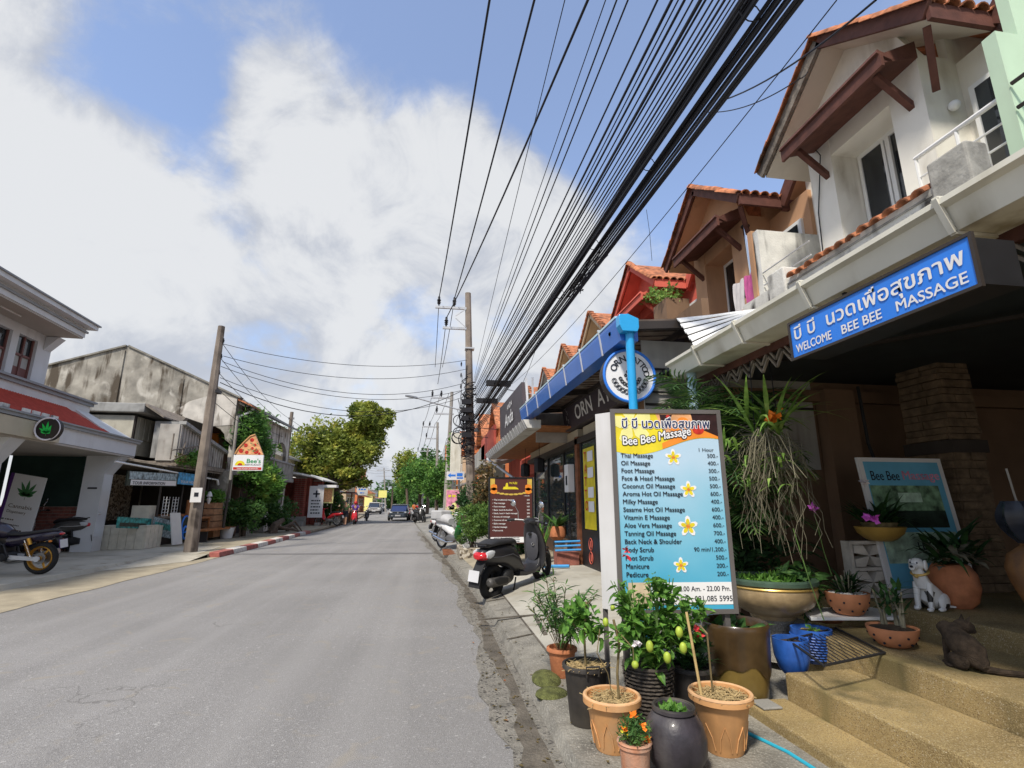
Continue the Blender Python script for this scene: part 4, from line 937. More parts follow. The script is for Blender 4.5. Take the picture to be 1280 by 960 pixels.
m = MB(); fr.poly(m, [(WD*.74, HT-.013), (WD*.76, HT*.93), (WD*.86, HT*.90), (WD*.985, HT*.87), (WD*.985, HT-.013)], .0056); fr.poly(m, [(WD*.44, HT*.985), (WD*.46, HT*.9), (WD*.52, HT*.93), (WD*.56, HT*.985)], .0056); put('printed_colour', m, 'p_dark', pr_)
m = MB()
for u, v, r in ((.80, .905, .055), (.87, .925, .035), (.52, .975, .02)):
    fr.poly(m, [(WD*u+WD*r*math.cos(a*.4488), HT*v+WD*r*.8*math.sin(a*.4488)) for a in range(14)], .0065)
put('printed_colour', m, 'p_red', pr_)
m = MB()
for u, v, r in ((.58, .92, .07), (.66, .955, .05), (.70, .90, .06)): fr.poly(m, [(WD*u+WD*r*math.cos(a*.4488), HT*v+WD*r*.6*math.sin(a*.4488)) for a in range(14)], .0062)
put('printed_colour', m, 'p_orange', pr_)
m = MB()
for ang in (100, 172, 244, 316, 28):
    a = R(ang); cx, cy = WD*.17, HT*.935; d = (math.cos(a), math.sin(a)); q = (-d[1], d[0])
    fr.poly(m, [(max(.014, min(WD*.42, cx+d[0]*l*.17+q[0]*ww*.05)), min(HT-.014, cy+d[1]*l*.17+q[1]*ww*.05)) for l, ww in ((0, 0), (.5, 1), (.9, .8), (1, 0), (.9, -.8), (.5, -1))], .0052)
put('printed_colour', m, 'p_paleyellow', pr_)
put('printed_colour', fr.rect(MB(), WD*.27, HT*.03, WD-.013, HT*.135, .0045), 'pure_white', pr_)
put('printed_colour', fr.rect(MB(), .055, HT*.015, WD*.265, HT*.135, .0045), 'p_tan', pr_)
def frangipani(u, v, r):
    outs = []
    for k, (mt, s, w) in enumerate((('pure_white', 1.0, .0045), ('p_yellow', .72, .0055), ('p_orange', .25, .0062))):
        m = MB()
        for ang in range(90, 450, 72):
            a = R(ang); d = (math.cos(a), math.sin(a)); q = (-d[1], d[0])
            fr.poly(m, [(u+d[0]*l*r*s+q[0]*ww*r*s, v+d[1]*l*r*s+q[1]*ww*r*s) for l, ww in ((0, 0), (.45, .27), (.85, .2), (1, 0), (.85, -.2), (.45, -.27))], w)
        put('printed_flower', m, mt, pr_)
for u, v, r in ((.545, .757, .068), (.665, .59, .068), (.635, .405, .08), (.545, .215, .06)): frangipani(WD*u, HT*v, r*1.0)
m = outline_text(MB(), fr, 'บี บี นวดเพื่อสุขภาพ', WD*.08, HT*.913, .1, .0072, WD*.83, .0065); put('lettering_outline', m, 'pure_white', pr_)
m = MB(); text(m, fr, 'บี บี นวดเพื่อสุขภาพ', WD*.08, HT*.913, .1, .0085, width=WD*.83, bold=.022); put('lettering', m, 'ink_navy', pr_)
arcf = lambda a, b: (a, b+.045*((a/WD-.06)/.65)**2*1.6-.01*math.sin(a/WD*9))
m = outline_text(MB(), fr, 'Bee Bee Massage', WD*.08, HT*.828, .095, .0072, WD*.645, .0075, arcf); put('lettering_outline', m, 'ink', pr_)
m = MB(); text(m, fr, 'Bee Bee Massage', WD*.08, HT*.828, .095, .0088, width=WD*.645, bold=.028, fn=arcf); put('lettering', m, 'pure_white', pr_)
m = MB(); text(m, fr, '1 Hour', WD*.93, HT*.789, .038, .006, width=WD*.14, align='R')
rows = ['Thai Massage|500.-', 'Oil Massage|400.-', 'Foot Massage|300.-', 'Face & Head Massage|500.-', 'Coconut Oil Massage|500.-', 'Aroma Hot Oil Massage|600.-', 'Milky Massage|400.-', 'Sesame Hot Oil Massage|600.-', 'Vitamin E Massage|400.-', 'Aloe Vera Massage|600.-', 'Tanning Oil Massage|700.-', 'Back Neck & Shoulder|400.-', 'Body Scrub|90 min/1,200.-', 'Foot Scrub|500.-', 'Manicure|200.-', 'Pedicure|200.-']
for i, r in enumerate(rows):
    a, b_ = r.split('|'); v = HT*(.755-.0395*i)
    text(m, fr, a, WD*.055, v, .0475, .006, bold=.018); text(m, fr, b_, WD*.965, v+.002, .043, .006, align='R', bold=.015)
text(m, fr, 'OPEN   10.00 Am. - 22.00 Pm.', WD*.30, HT*.093, .05, .0065, width=WD*.67, bold=.015); text(m, fr, 'CONTACT : 091 085 5995', WD*.30, HT*.045, .055, .0065, width=WD*.68, bold=.015)
put('lettering', m, 'ink', pr_)
# ================================================================= blue hanging sign of the massage shop
a0, a1 = Vector((2.3, 2.88, 2.42)), Vector((2.3, 1.74, 2.42))
t = thing('hanging_sign', 'long blue light box sign with white lettering hanging below the cream gutter', 'sign', (2.4, 2.3, 2.42))
put('case', MB().box((2.305, 1.72, 2.425), (2.53, 2.9, 2.645)), 'black_metal', t)
fr2 = Frame((2.3, 2.90, 2.42), (0, -1, 0), (0, 0, 1)); put('face', fr2.slab(MB(), .0, .0, 1.18, .235, -.004, 0), 'sign_blue', t)
m = MB(); fr2.slab(m, -.012, -.012, 1.192, .004, -.01, .008); fr2.slab(m, -.012, .231, 1.192, .247, -.01, .008); fr2.slab(m, -.012, .004, .004, .231, -.01, .008); fr2.slab(m, 1.176, .004, 1.192, .231, -.01, .008); put('frame', m, 'dark_frame', t)
m = MB(); text(m, fr2, 'บี บี  นวดเพื่อสุขภาพ', .04, .118, .115, .004, width=1.10, bold=.04)
text(m, fr2, 'WELCOME', .04, .03, .075, .004, width=.30, bold=.03); text(m, fr2, 'BEE BEE', .42, .03, .075, .004, width=.27, bold=.03); text(m, fr2, 'MASSAGE', .78, .03, .075, .004, width=.36, bold=.03)
put('lettering', m, 'sign_white', t)
for y in (1.95, 2.7): put('hanger', MB().box((2.56, y, 2.645), (2.58, y+.02, 2.82)).box((2.5, y, 2.646), (2.56, y+.02, 2.66)), 'black_metal', t)
# ================================================================= the second board inside
t = thing('picture_board', 'old picture board with blue header and green photographs leaning behind the bowls', 'sign', (4.4, 4.4, .65))
fr3 = Frame(Vector((4.19, 4.42, .66)), (1, .02, 0), (-.07, .05, 1)); W3, H3 = .96, 1.29
put('board', fr3.slab(MB(), 0, 0, W3, H3, -.03, 0), 'sign_white', t); put('printed_area', fr3.rect(MB(), .05, .08, W3-.05, H3-.04, .002), 'p_sky', t)
put('photograph', fr3.rect(MB(), .06, .62, W3-.12, 1.02, .004), 'photo_green', t); put('photograph', fr3.rect(MB(), .06, .62, W3-.12, .78, .0055), 'photo_dark', t); put('photograph', fr3.rect(MB(), .06, .3, W3-.07, .58, .004), 'p_pale_green', t)
put('printed_area', fr3.rect(MB(), .35, .86, W3-.35, .95, .006), 'p_pale_green', t)
m = MB(); text(m, fr3, 'Bee Bee', .1, 1.07, .13, .005, width=.32, bold=.01); text(m, fr3, 'LLY', .42, .42, .1, .007, bold=.02); dashes(m, fr3, .45, .14, .42, .05); put('lettering', m, 'ink', t)
m = MB(); text(m, fr3, 'Massage', .46, 1.08, .12, .005, width=.42, bold=.02); put('lettering', m, 'photo_pink', t)
# ================================================================= the brown menu board beside the scooter
t = thing('menu_board', 'brown massage menu board with gold border standing behind the black scooter', 'sign', (1.65, 11, .25))
f4 = Frame((1.205, 11.0, .70), (1, 0, 0), (0, 0, 1)); W4, H4 = .9, 1.33
put('panel', f4.slab(MB(), 0, 0, W4, H4, -.06, 0), 'menu_brown', t); 
m = MB(); f4.slab(m, -.03, -.4, .0, H4+.03, -.06, .01); f4.slab(m, W4, -.4, W4+.03, H4+.03, -.06, .01); f4.slab(m, 0, H4, W4, H4+.03, -.06, .01); put('frame', m, 'black_metal', t)
m = MB(); f4.rect(m, .0, H4*.84, .1, H4, .004); f4.rect(m, W4-.1, H4*.84, W4, H4, .004)
for i in range(9):
    u = W4*(i+.5)/9; v = H4*(.80-.05*math.sin(math.pi*(i+.5)/9)); f4.poly(m, [(u+.06*math.cos(a*.8), v+.02*math.sin(a*.8)) for a in range(8)], .004)
put('gold_border', m, 'menu_gold', t)
m = MB()
for u in (.08, W4-.08):
    for dv in (0, -.07): f4.poly(m, [(u+.07*math.cos(a*.8)*(1+.2*(a % 2)), H4*.86+dv+.07*math.sin(a*.8)) for a in range(8)], .006)
put('printed_flower', m, 'p_orange', t)
m = MB(); f4.poly(m, [(W4*.3, H4*.83), (W4*.32, H4*.87), (W4*.36, H4*.87), (W4*.38, H4*.93), (W4*.42, H4*.93), (W4*.43, H4*.87), (W4*.6, H4*.87), (W4*.66, H4*.85), (W4*.68, H4*.83)], .005); text(m, f4, 'WABI', W4*.45, H4*.91, .07, .005); put('emblem', m, 'p_yellow', t)
m = MB(); text(m, f4, '1 HOUR', W4*.94, H4*.72, .035, .005, align='R')
for i, r in enumerate(['Thai traditional massage', 'Thai massage', 'Foot massage', 'Back, head & shoulder', 'Neck, head + back massage', 'Aroma oil massage', 'Coconut oil massage', 'Balm massage', 'Herbal massage', 'Foot scrub']):
    v = H4*(.655-.052*i); text(m, f4, '\u2022 '+r, W4*.06, v, .045, .005, bold=.02); text(m, f4, '300', W4*.94, v, .042, .005, align='R', bold=.02)
put('lettering', m, 'sign_white', t)
put('printed_area', f4.rect(MB(), .02, .02, W4-.02, .13, .004), 'pure_white', t)
m = MB()
for i in range(3): dashes(m, f4, W4*.1, .035+.035*i, W4*.6, .02, .006)
put('small_lettering', m, 'ink', t)
# ================================================================= pots and plants in front
def pot_prof(rt, rb, h, rim=.02, rh=.03, wall=.012, soil=.88):
    return [(rb*.96, 0), (rb, .008), (rt*.93, h-rh-.004), (rt*.94, h-rh), (rt+rim*.5, h-rh+.004), (rt+rim*.5, h-.004), (rt+rim*.35, h), (rt-wall, h), (rt-wall-.004, h-rh), (rt-wall-.006, h*soil), (.0001, h*soil+.004)]
def plain_pot(t, c, rt, rb, h, m_, **k):
    o = put('pot', MB().lathe(pot_prof(rt, rb, h, **k), c, 36), m_, t, smooth=True)
    return o
def soil_disc(t, c, r, z, m_='soil', n=90):
    m = MB()
    if m_ == 'straw':
        for i in range(n*3):
            a = U(0, 6.28); q = r*math.sqrt(rnd.random())*.9; p = Vector((c[0]+q*math.cos(a), c[1]+q*math.sin(a), z+U(0, .02))); b_ = U(0, 6.28); l = U(.03, .09)
            m.beam(p, p+Vector((math.cos(b_)*l, math.sin(b_)*l, U(-.01, .015))), .004, .003)
        put('straw_mulch', m, 'straw', t, kind='stuff'); put('soil', MB().lathe([(r*.98, z-.006), (.0001, z+.004)], (c[0], c[1], 0), 24), 'soil', t)
    elif m_ == 'pebbles':
        for i in range(n):
            a = U(0, 6.28); q = r*math.sqrt(rnd.random())*.93; s = U(.008, .016); m.ball((c[0]+q*math.cos(a), c[1]+q*math.sin(a), z+.004), (s, s*U(.7, 1.2), s*.7), 6, 4)
        put('pebbles', m, 'pebbles', t, kind='stuff')
    else: put('soil', MB().lathe([(r*.98, z-.004), (r*.5, z+.012), (.0001, z+.006)], (c[0], c[1], 0), 24), m_, t)
# tan plastic pot with a passion fruit vine
c = (1.123, 3.34, .083); t = thing('potted_plant', 'tan plastic pot of straw with a thin fruiting vine, left of the dark jar', 'potted plant', c)
plain_pot(t, c, .163, .108, .285, 'pot_tan', rim=.026, rh=.04); put('rim', MB().ring((c[0], c[1], c[2]+.28), (0, 0, 1), .165, .011, 36, 8), 'pot_tan_rim', t, smooth=True)
for i in range(8):
    a = i*math.pi/4+.2; m = MB()
    pts = [(c[0]+(rr+.004)*math.cos(a+da), c[1]+(rr+.004)*math.sin(a+da), c[2]+z) for rr, da, z in ((.112, -.28, .03), (.125, -.2, .1), (.137, 0, .165), (.125, .2, .1), (.112, .28, .03))]
    put('relief_arch', m.tube(pts, .004, 5), 'pot_tan', t)
soil_disc(t, c, .145, c[2]+.255, 'straw')
st = [Vector((1.16, 3.32, .32)), Vector((1.15, 3.3, .5)), Vector((1.17, 3.3, .66)), Vector((1.14, 3.3, .8))]
put('stem', MB().tube(st[:4], .008, 6).tube([(1.12, 3.3, .33), (1.09, 3.3, .5), (1.02, 3.28, .62), (1.05, 3.3, .75)], .003, 5).tube([(1.15, 3.3, .75), (1.22, 3.2, .66), (1.22, 3.2, .55)], .003, 5), 'stem', t, smooth=True)
put('foliage', leaves(MB(), blobpts((1.15, 3.3, .68), (.06, .06, .08), 40, RN), .055, RN, .55, fold=True), 'leaf_lime', t)
for p, s in (((1.255,3.1,0.778), .02),): pass
fl = leaves(MB(), blobpts((1.2,3.18,1.211), (.012, .012, .03), 16, RN), .03, RN); put('flowers', fl, 'flower_red', t)
def fruit(t, p, r=.021, l=.03, m_='lime'):
    put('fruit', MB().ball(p, (r, r, l), 12, 8), m_, t, smooth=True)
fruit(t, (1.209,3.15,0.583), .021, .022)
# small terracotta with portulaca
c = (1.11, 2.96, .083); t = thing('potted_plant', 'small weathered terracotta pot of orange flowers in front of the left tan pot', 'potted plant', c)
plain_pot(t, c, .085, .07, .19, 'terracotta', rim=.006, rh=.03); put('rim', MB().ring((c[0], c[1], c[2]+.185), (0, 0, 1), .086, .007, 28, 6), 'terracotta', t, smooth=True)
put('foliage', leaves(MB(), blobpts((c[0], c[1], c[2]+.24), (.1, .1, .07), 900, RN, .1), .022, RN, .3, .5), 'leaf_mid', t)
m = MB()
for i in range(24): p = blobpts((c[0], c[1], c[2]+.23), (.09, .09, .08), 1, RN)[0]; m.tube([(c[0], c[1], c[2]+.16), tuple(p)], .0025, 4)
put('stems', m, 'stem_green', t, kind='stuff')
for i, (dx, dz, mt) in enumerate(((.03, .28, 'flower_orange'), (-.07, .26, 'flower_orange'), (.06, .2, 'flower_orange'), (-.05, .24, 'p_yellow'), (.0, .3, 'flower_orange'))):
    put('flower', leaves(MB(), blobpts((c[0]+dx, c[1]-.07+.02*i, c[2]+dz), (.008, .008, .005), 12, RN), .022, RN, .8, .4), mt, t)
# dark jar
c = (1.37, 3.02, .087); t = thing('water_jar', 'round dark glazed jar with light green floating plants between the two tan pots', 'jar', c)
put('jar', MB().lathe([(.09, 0), (.13, .03), (.165, .1), (.168, .17), (.15, .24), (.118, .285), (.108, .292), (.118, .300), (.118, .315), (.108, .32), (.098, .315), (.096, .29), (.0001, .285)], c, 40), 'jar_dark', t, smooth=True)
put('rim', MB().ring((c[0], c[1], c[2]+.315), (0, 0, 1), .109, .009, 36, 8), 'pot_black', t, smooth=True)
put('water_plants', leaves(MB(), blobpts((c[0], c[1], c[2]+.295), (.08, .08, .012), 160, RN, .1), .03, RN, .8, .9), 'leaf_lime', t)
# tan pot right with bamboo sticks
c = (1.755, 3.2, .089); t = thing('potted_plant', 'tan plastic pot with bamboo stakes and a bare cutting, right of the dark jar', 'potted plant', c)
plain_pot(t, c, .172, .108, .31, 'pot_tan', rim=.026, rh=.04); put('rim', MB().ring((c[0], c[1], c[2]+.305), (0, 0, 1), .175, .012, 36, 8), 'pot_tan_rim', t, smooth=True)
for i in range(8):
    a = i*math.pi/4+.35; pts = [(c[0]+(rr+.004)*math.cos(a+da), c[1]+(rr+.004)*math.sin(a+da), c[2]+z) for rr, da, z in ((.112, -.28, .03), (.125, -.2, .1), (.137, 0, .165), (.125, .2, .1), (.112, .28, .03))]
    put('relief_arch', MB().tube(pts, .004, 5), 'pot_tan', t)
soil_disc(t, c, .15, c[2]+.28, 'straw', 110)
put('stake', MB().tube([(c[0]-.1, c[1]+.02, c[2]+.2), (1.601,3.25,0.84)], .0085, 7), 'bamboo', t, smooth=True)
put('stake', MB().tube([(c[0]-.02, c[1]+.05, c[2]+.2), (1.702,3.2,0.723), (1.685,3.25,0.759)], .006, 6), 'stem', t, smooth=True)
put('string_knot', MB().ball((c[0]-.03, c[1], c[2]+.27), (.022, .02, .02), 8, 6), 'flower_white', t)
# black bucket pot: lime shrub + narrow leaved shrub
c = (1.075, 3.72, .083); t = thing('potted_plant', 'black plastic pot with a young lime tree, nearest the road', 'potted plant', c)
put('pot', MB().lathe(pot_prof(.155, .115, .36, .012, .03), c, 32), 'pot_black', t, smooth=True); put('handle', MB().tube([(c[0]-.04, c[1]-.158, c[2]+.32), (c[0]-.045, c[1]-.165, c[2]+.38), (c[0]+.045, c[1]-.165, c[2]+.38), (c[0]+.04, c[1]-.158, c[2]+.32)], .007, 6), 'pot_black', t)
soil_disc(t, c, .138, c[2]+.33, 'straw')
put('stem', MB().tube([(c[0], c[1], c[2]+.3), (c[0]-.005, c[1], c[2]+.55), (c[0]+.02, c[1], c[2]+.75)], .008, 6).tube([(c[0], c[1], c[2]+.5), (c[0]-.09, c[1], c[2]+.62)], .004, 5), 'stem', t, smooth=True)
put('foliage', leaves(MB(), np.concatenate([blobpts((c[0]-.03, c[1], c[2]+.66), (.14, .13, .12), 120, RN, .2), blobpts((c[0]+.06, c[1], c[2]+.56), (.06, .1, .06), 40, RN, .2)]), .075, RN, .55, .1, fold=True), 'leaf_lime', t)
fruit(t, (1.188,3.6,0.721)); fruit(t, (1.277,3.7,0.791), .018, .02)
# pinkish dull pot with oleander-like shrub behind
c = (1.13, 4.62, .10); t = thing('potted_plant', 'dull pink stained pot with a grey green narrow leaved shrub behind the black pots', 'potted plant', c)
plain_pot(t, c, .12, .09, .22, 'terracotta'); m = MB(); pts = []
for i in range(26):
    a = U(0, 6.28); tp = Vector((c[0]+.33*math.cos(a)*rnd.random()**.5, c[1]+.3*math.sin(a), c[2]+U(.35, .78))); q = Vector((c[0]+.03*math.cos(a), c[1]+.03*math.sin(a), c[2]+.2)); m.tube([q, q.lerp(tp, .5)+Vector((0, 0, .06)), tp], .004, 4)
    for s in range(34): p = q.lerp(tp, .3+.7*s/33); pts.append((p.x, p.y, p.z+.03))
put('stems', m, 'stem', t, kind='stuff'); put('foliage', leaves(MB(), np.array(pts), .085, RN, .16, .35, fold=True), 'leaf_mid', t)
# wicker pot with bushy plant in front of the price board
c = (1.52, 3.72, .09); t = thing('potted_plant', 'dark woven basket pot with a bright leafy bush growing over the price board', 'potted plant', c)
put('pot', MB().lathe(pot_prof(.17, .13, .34, .01, .02), c, 36), 'wicker', t, smooth=True); m = MB()
for k in range(13):
    z = .02+k*.024; r0 = .13+(.165-.13)*z/.34
    pts = [(c[0]+(r0+.006+.005*(-1)**(i+k))*math.cos(2*math.pi*i/36), c[1]+(r0+.006+.005*(-1)**(i+k))*math.sin(2*math.pi*i/36), c[2]+z) for i in range(37)]; m.tube(pts, .008, 5, False)
put('weave', m, 'wicker', t, kind='stuff'); soil_disc(t, c, .15, c[2]+.3)
cs = [((1.49, 3.6, .60), (.2, .18, .18), 380), ((1.36, 3.52, .78), (.12, .10, .17), 150), ((1.60, 3.54, .84), (.10, .10, .2), 140), ((1.68, 3.55, .66), (.14, .12, .14), 150), ((1.82, 3.55, .78), (.08, .1, .10), 50), ((1.52, 3.52, .92), (.05, .08, .12), 36), ((1.28, 3.5, .92), (.04, .05, .1), 20)]
put('foliage', leaves(MB(), np.concatenate([blobpts(a, b, n, RN, .25) for a, b, n in cs]), .07, RN, .5, .25, fold=True), 'leaf_lime', t)
m = MB()
for a, b, n in cs:
    for i in range(5): m.tube([(c[0]+U(-.04, .04), c[1]+U(-.04, .04), c[2]+.3), (a[0]*.6+c[0]*.4, a[1], a[2]*.7+c[2]*.3), (a[0]+U(-.08, .08), a[1]+U(-.05, .05), a[2]+b[2]*.8)], .0035, 4)
put('stems', m, 'stem_green', t, kind='stuff')
for q in ((1.284,3.1,0.691), (1.473,3.1,0.762), (1.491,3.1,0.675), (1.388,3.1,0.627)): fruit(t, q, .022, .032)
put('flower', leaves(MB(), blobpts((1.245,3.2,0.677), (.01, .01, .01), 14, RN), .028, RN, .8), 'flower_white', t)
# dark pot behind with low leaves
c = (1.85, 3.75, .092); t = thing('potted_plant', 'plain black pot with dark narrow leaves behind the right tan pot', 'potted plant', c)
plain_pot(t, c, .15, .12, .3, 'pot_black'); soil_disc(t, c, .13, c[2]+.27)
m = MB()
for i in range(60): a = U(0, 6.28); blade(m, (c[0]+U(-.06, .06), c[1]+U(-.06, .06), c[2]+.27), (math.cos(a)*.8, math.sin(a)*.8, U(.5, 1.4)), U(.12, .28), .016, U(.3, 1.2))
leaves(m, blobpts((c[0], c[1], c[2]+.42), (.16, .15, .14), 260, RN, .2), .07, RN, .45); put('foliage', m, 'leaf_dark', t)
put('flower', leaves(MB(), blobpts((1.8,3.5,0.662), (.02, .02, .02), 18, RN), .03, RN, .8), 'flower_red', t)
# brown and olive tall jar
c = (2.28, 3.86, .10); t = thing('water_jar', 'tall glazed jar, dark brown above and olive below, with water leaves at its brim', 'jar', c)
JS = .52/.455; rs = [(.17, 0), (.182, .02), (.195, .12), (.212, .24)]
put('lower_glaze', MB().lathe(rs+[(.219, .29)], c, 44), 'jar_olive', t, smooth=True)
m = MB(); n = 44; vs = []
for k, (r0, z) in enumerate(((.221, .24), (.2285, .38), (.236, .50), (.238, .53), (.228, .545), (.214, .53), (.208, .48))):
    for j in range(n):
        a = 2*math.pi*j/n; zz = z+(.035*math.sin(a*3+1)+.02*math.sin(a*7) if k == 0 else 0); vs.append((c[0]+r0*math.cos(a), c[1]+r0*math.sin(a), c[2]+zz))
m.add(vs, [(i*n+j, i*n+(j+1) % n, (i+1)*n+(j+1) % n, (i+1)*n+j) for i in range(6) for j in range(n)]); put('upper_glaze', m, 'jar_brown', t, smooth=True)
put('water', MB().lathe([(.208, .47), (.0001, .471)], c, 30), 'car_glass', t)
m = leaves(MB(), blobpts((c[0]-.04, c[1], c[2]+.50), (.15, .13, .015), 30, RN, .1), .09, RN, .7, .5); blade(m, (c[0]+.1, c[1]-.05, c[2]+.5), (1, -.1, .35), .2, .1, .5); put('foliage', m, 'leaf_mid', t)
# two blue pots
for i, (c, r, h, lb) in enumerate((((2.68, 3.80, .285), .125, .24, 'blue glazed pot, smooth and round, beside the tall olive jar'), ((3.05, 4.05, .28), .15, .25, 'blue ribbed round pot with green sprigs behind the smooth blue pot'))):
    t = thing('blue_pot', lb, 'flower pot', c)
    put('pot', MB().lathe([(r*.55, 0), (r*.8, .04), (r*.98, h*.5), (r*1.02, h*.85), (r, h), (r*.9, h), (r*.88, h*.85), (.0001, h*.84)], c, 32), 'pot_blue', t, smooth=True); soil_disc(t, c, r*.88, c[2]+h*.87)
    if i:
        m = MB()
        for k in range(9): z = .04+k*.02; rr_ = r*(.8+.24*min(1, z/.12)); m.ring((c[0], c[1], c[2]+z), (0, 0, 1), rr_, .006, 30, 5)
        put('rib', m, 'pot_blue', t, smooth=True, kind='stuff'); put('foliage', leaves(MB(), blobpts((c[0]-.02, c[1]-.05, c[2]+h), (.07, .05, .01), 20, RN, .1), .04, RN), 'leaf_lime', t)
# big bowl planter on its pedestal
c = (2.98, 4.42, .54); t = thing('bowl_planter', 'large gold brown ceramic bowl with a dark green rim and floating water plants', 'planter', c)
put('bowl', MB().lathe([(.18, 0), (.19, .03), (.235, .05), (.335, .12), (.375, .21), (.365, .26)], c, 48), 'bowl_gold', t, smooth=True); put('gold_band', MB().ring((c[0], c[1], c[2]+.265), (0, 0, 1), .365, .013, 48, 6), 'gold_line', t, smooth=True)
put('rim', MB().lathe([(.36, .27), (.385, .29), (.385, .32), (.365, .335), (.33, .33), (.32, .29), (.0001, .285)], c, 48), 'bowl_green', t, smooth=True)
put('water_plants', leaves(MB(), blobpts((c[0], c[1], c[2]+.30), (.28, .28, .015), 520, RN, .05), .06, RN, .35, .8), 'leaf_lime', t)
put('pedestal', MB().lathe([(.19, -.32), (.17, -.28), (.13, -.2), (.15, -.05), (.17, 0)], c, 28), 'concrete_dark', t, smooth=True)
# white shelf with dotted pot
SH_ = Vector((0, 0, 0)); t = thing('plant_shelf', 'low white slab shelf on a stained bowl foot holding the dotted pot of pebbles', 'shelf', (3.5, 4.2, .5))
put('top', MB().prism([(3.1, 4.1, .57), (3.85, 4.0, .57), (4.0, 4.4, .57), (3.3, 4.5, .57)], (0, 0, .025)), 'white_paint', t, bevel=.004); put('foot', MB().lathe([(.12, 0), (.16, .03), (.2, .066)], (3.45, 4.38, .502), 24), 'terracotta', t, smooth=True)
def dotted(c, r, h, lb, top='pebbles'):
    t = thing('dotted_pot', lb, 'potted plant', c)
    put('pot', MB().lathe([(r*.5, 0), (r*.62, .01), (r*.92, h*.45), (r*1.0, h*.85), (r*1.02, h), (r*.94, h), (r*.9, h*.9), (.0001, h*.88)], c, 36), 'terracotta_dot', t, smooth=True)
    for row, (zf, rf, n) in enumerate(((.25, .80, 9), (.62, .965, 9))):
        for i in range(n):
            a = 2*math.pi*(i+.5*row)/n; put('hole', MB().tube([(c[0]+r*rf*math.cos(a)*.96, c[1]+r*rf*math.sin(a)*.96, c[2]+h*zf), (c[0]+(r*rf+.004)*math.cos(a), c[1]+(r*rf+.004)*math.sin(a), c[2]+h*zf)], .008, 8), 'ink', t)
    soil_disc(t, c, r*.92, c[2]+h*.93, top, 120); return t
c = (3.5, 4.15, .60); t = dotted(c, .165, .175, 'peach dotted pot topped with white pebbles and dark leaves on the white shelf')
m = MB()
for i in range(90): a = U(0, 6.28); blade(m, (c[0]+U(-.05, .05), c[1]+U(-.05, .05), c[2]+U(.13, .22)), (math.cos(a), math.sin(a), U(.3, 1.8)), U(.1, .26), .035, U(.4, 1.3))
put('foliage', m, 'leaf_dark', t); m = MB()
for i in range(12): a = U(0, 6.28); m.tube([(c[0]+.04*math.cos(a), c[1]+.04*math.sin(a), c[2]+.13), (c[0]+.09*math.cos(a), c[1]+.09*math.sin(a), c[2]+U(.22, .34))], .006, 5)
put('stems', m, 'aerial_root', t, kind='stuff')
c = (3.33, 3.56, .505); t = dotted(c, .16, .13, 'orange dotted bowl with thick pale stems of a desert rose beside the cat', 'soil')
m = MB()
for i in range(9): a = U(0, 6.28); q = (c[0]+.07*math.cos(a), c[1]+.07*math.sin(a)); m.tube([(q[0], q[1], c[2]+.1), (q[0]+U(-.02, .02), q[1], c[2]+.2), (q[0]+U(-.04, .04), q[1]+U(-.03, .03), c[2]+U(.28, .42))], [.014, .01, .006], 7)
put('stem', m, 'aerial_root', t, smooth=True, kind='stuff'); m = MB()
for i in range(46): a = U(0, 6.28); blade(m, (c[0]+.03+U(-.06, .06), c[1]+U(-.06, .06), c[2]+U(.2, .4)), (math.cos(a), math.sin(a), U(.4, 1.6)), U(.07, .16), .035, U(.2, 1))
put('foliage', m, 'leaf_dark', t)
# concrete ventilation block, yellow bowl, orchid
t = thing('vent_block', 'pale pierced concrete ventilation block carrying the yellow bowl', 'block', (3.75, 4.3, .65)); m = MB()
F5 = Frame((3.86, 4.46, .66), (1, .04, 0), (0, 0, 1)); Bw, Bh = .78, .50
for k in (0, Bw/2-.015, Bw-.03): F5.slab(m, k, 0, k+.03, Bh, -.1, 0)
for k in (0, Bh/2-.015, Bh-.03):
    for x0 in (.03, Bw/2+.015): F5.slab(m, x0, k, x0+Bw/2-.045, k+.03, -.1, 0)
for cx in (Bw*.25+.008, Bw*.75-.008):
    for cy in (Bh*.25+.008, Bh*.75-.008):
        for s, tt in ((1, 1), (1, -1), (-1, 1), (-1, -1)):
            m.prism([F5.at(cx, cy, 0), F5.at(cx+s*.16, cy+tt*.03, 0), F5.at(cx+s*.16, cy+tt*.095, 0), F5.at(cx+s*.055, cy+tt*.095, 0)], (0, .1, 0))
put('block', m, 'vent_block', t)
c = (4.17, 4.42, 1.163); t = thing('bowl_planter', 'yellow ochre bowl with an orchid and one pink bloom on the ventilation block', 'planter', c)
put('bowl', MB().lathe([(.08, 0), (.12, .015), (.185, .07), (.21, .13), (.2, .13), (.19, .1), (.0001, .1)], c, 36), 'yellow_bowl', t, smooth=True)
put('inner_tray', MB().lathe([(.12, .1), (.15, .17), (.14, .17), (.0001, .15)], c, 24), 'stem', t, smooth=True)
m = MB()
for i in range(110): a = U(0, 6.28); blade(m, (c[0]+U(-.1, .14), c[1]+U(-.08, .08), c[2]+.14), (math.cos(a), math.sin(a)*.7, U(.4, 1.7)), U(.2, .44), .045, U(.5, 1.5))
put('foliage', m, 'leaf_dark', t)
put('flower', leaves(MB(), blobpts((3.867,4.2,1.691), (.03, .02, .02), 26, RN), .04, RN, .8), 'flower_white', t)
put('flower', leaves(MB(), blobpts((3.799,4.1,1.377), (.035, .02, .022), 34, RN), .045, RN, .8), 'flower_pink', t)
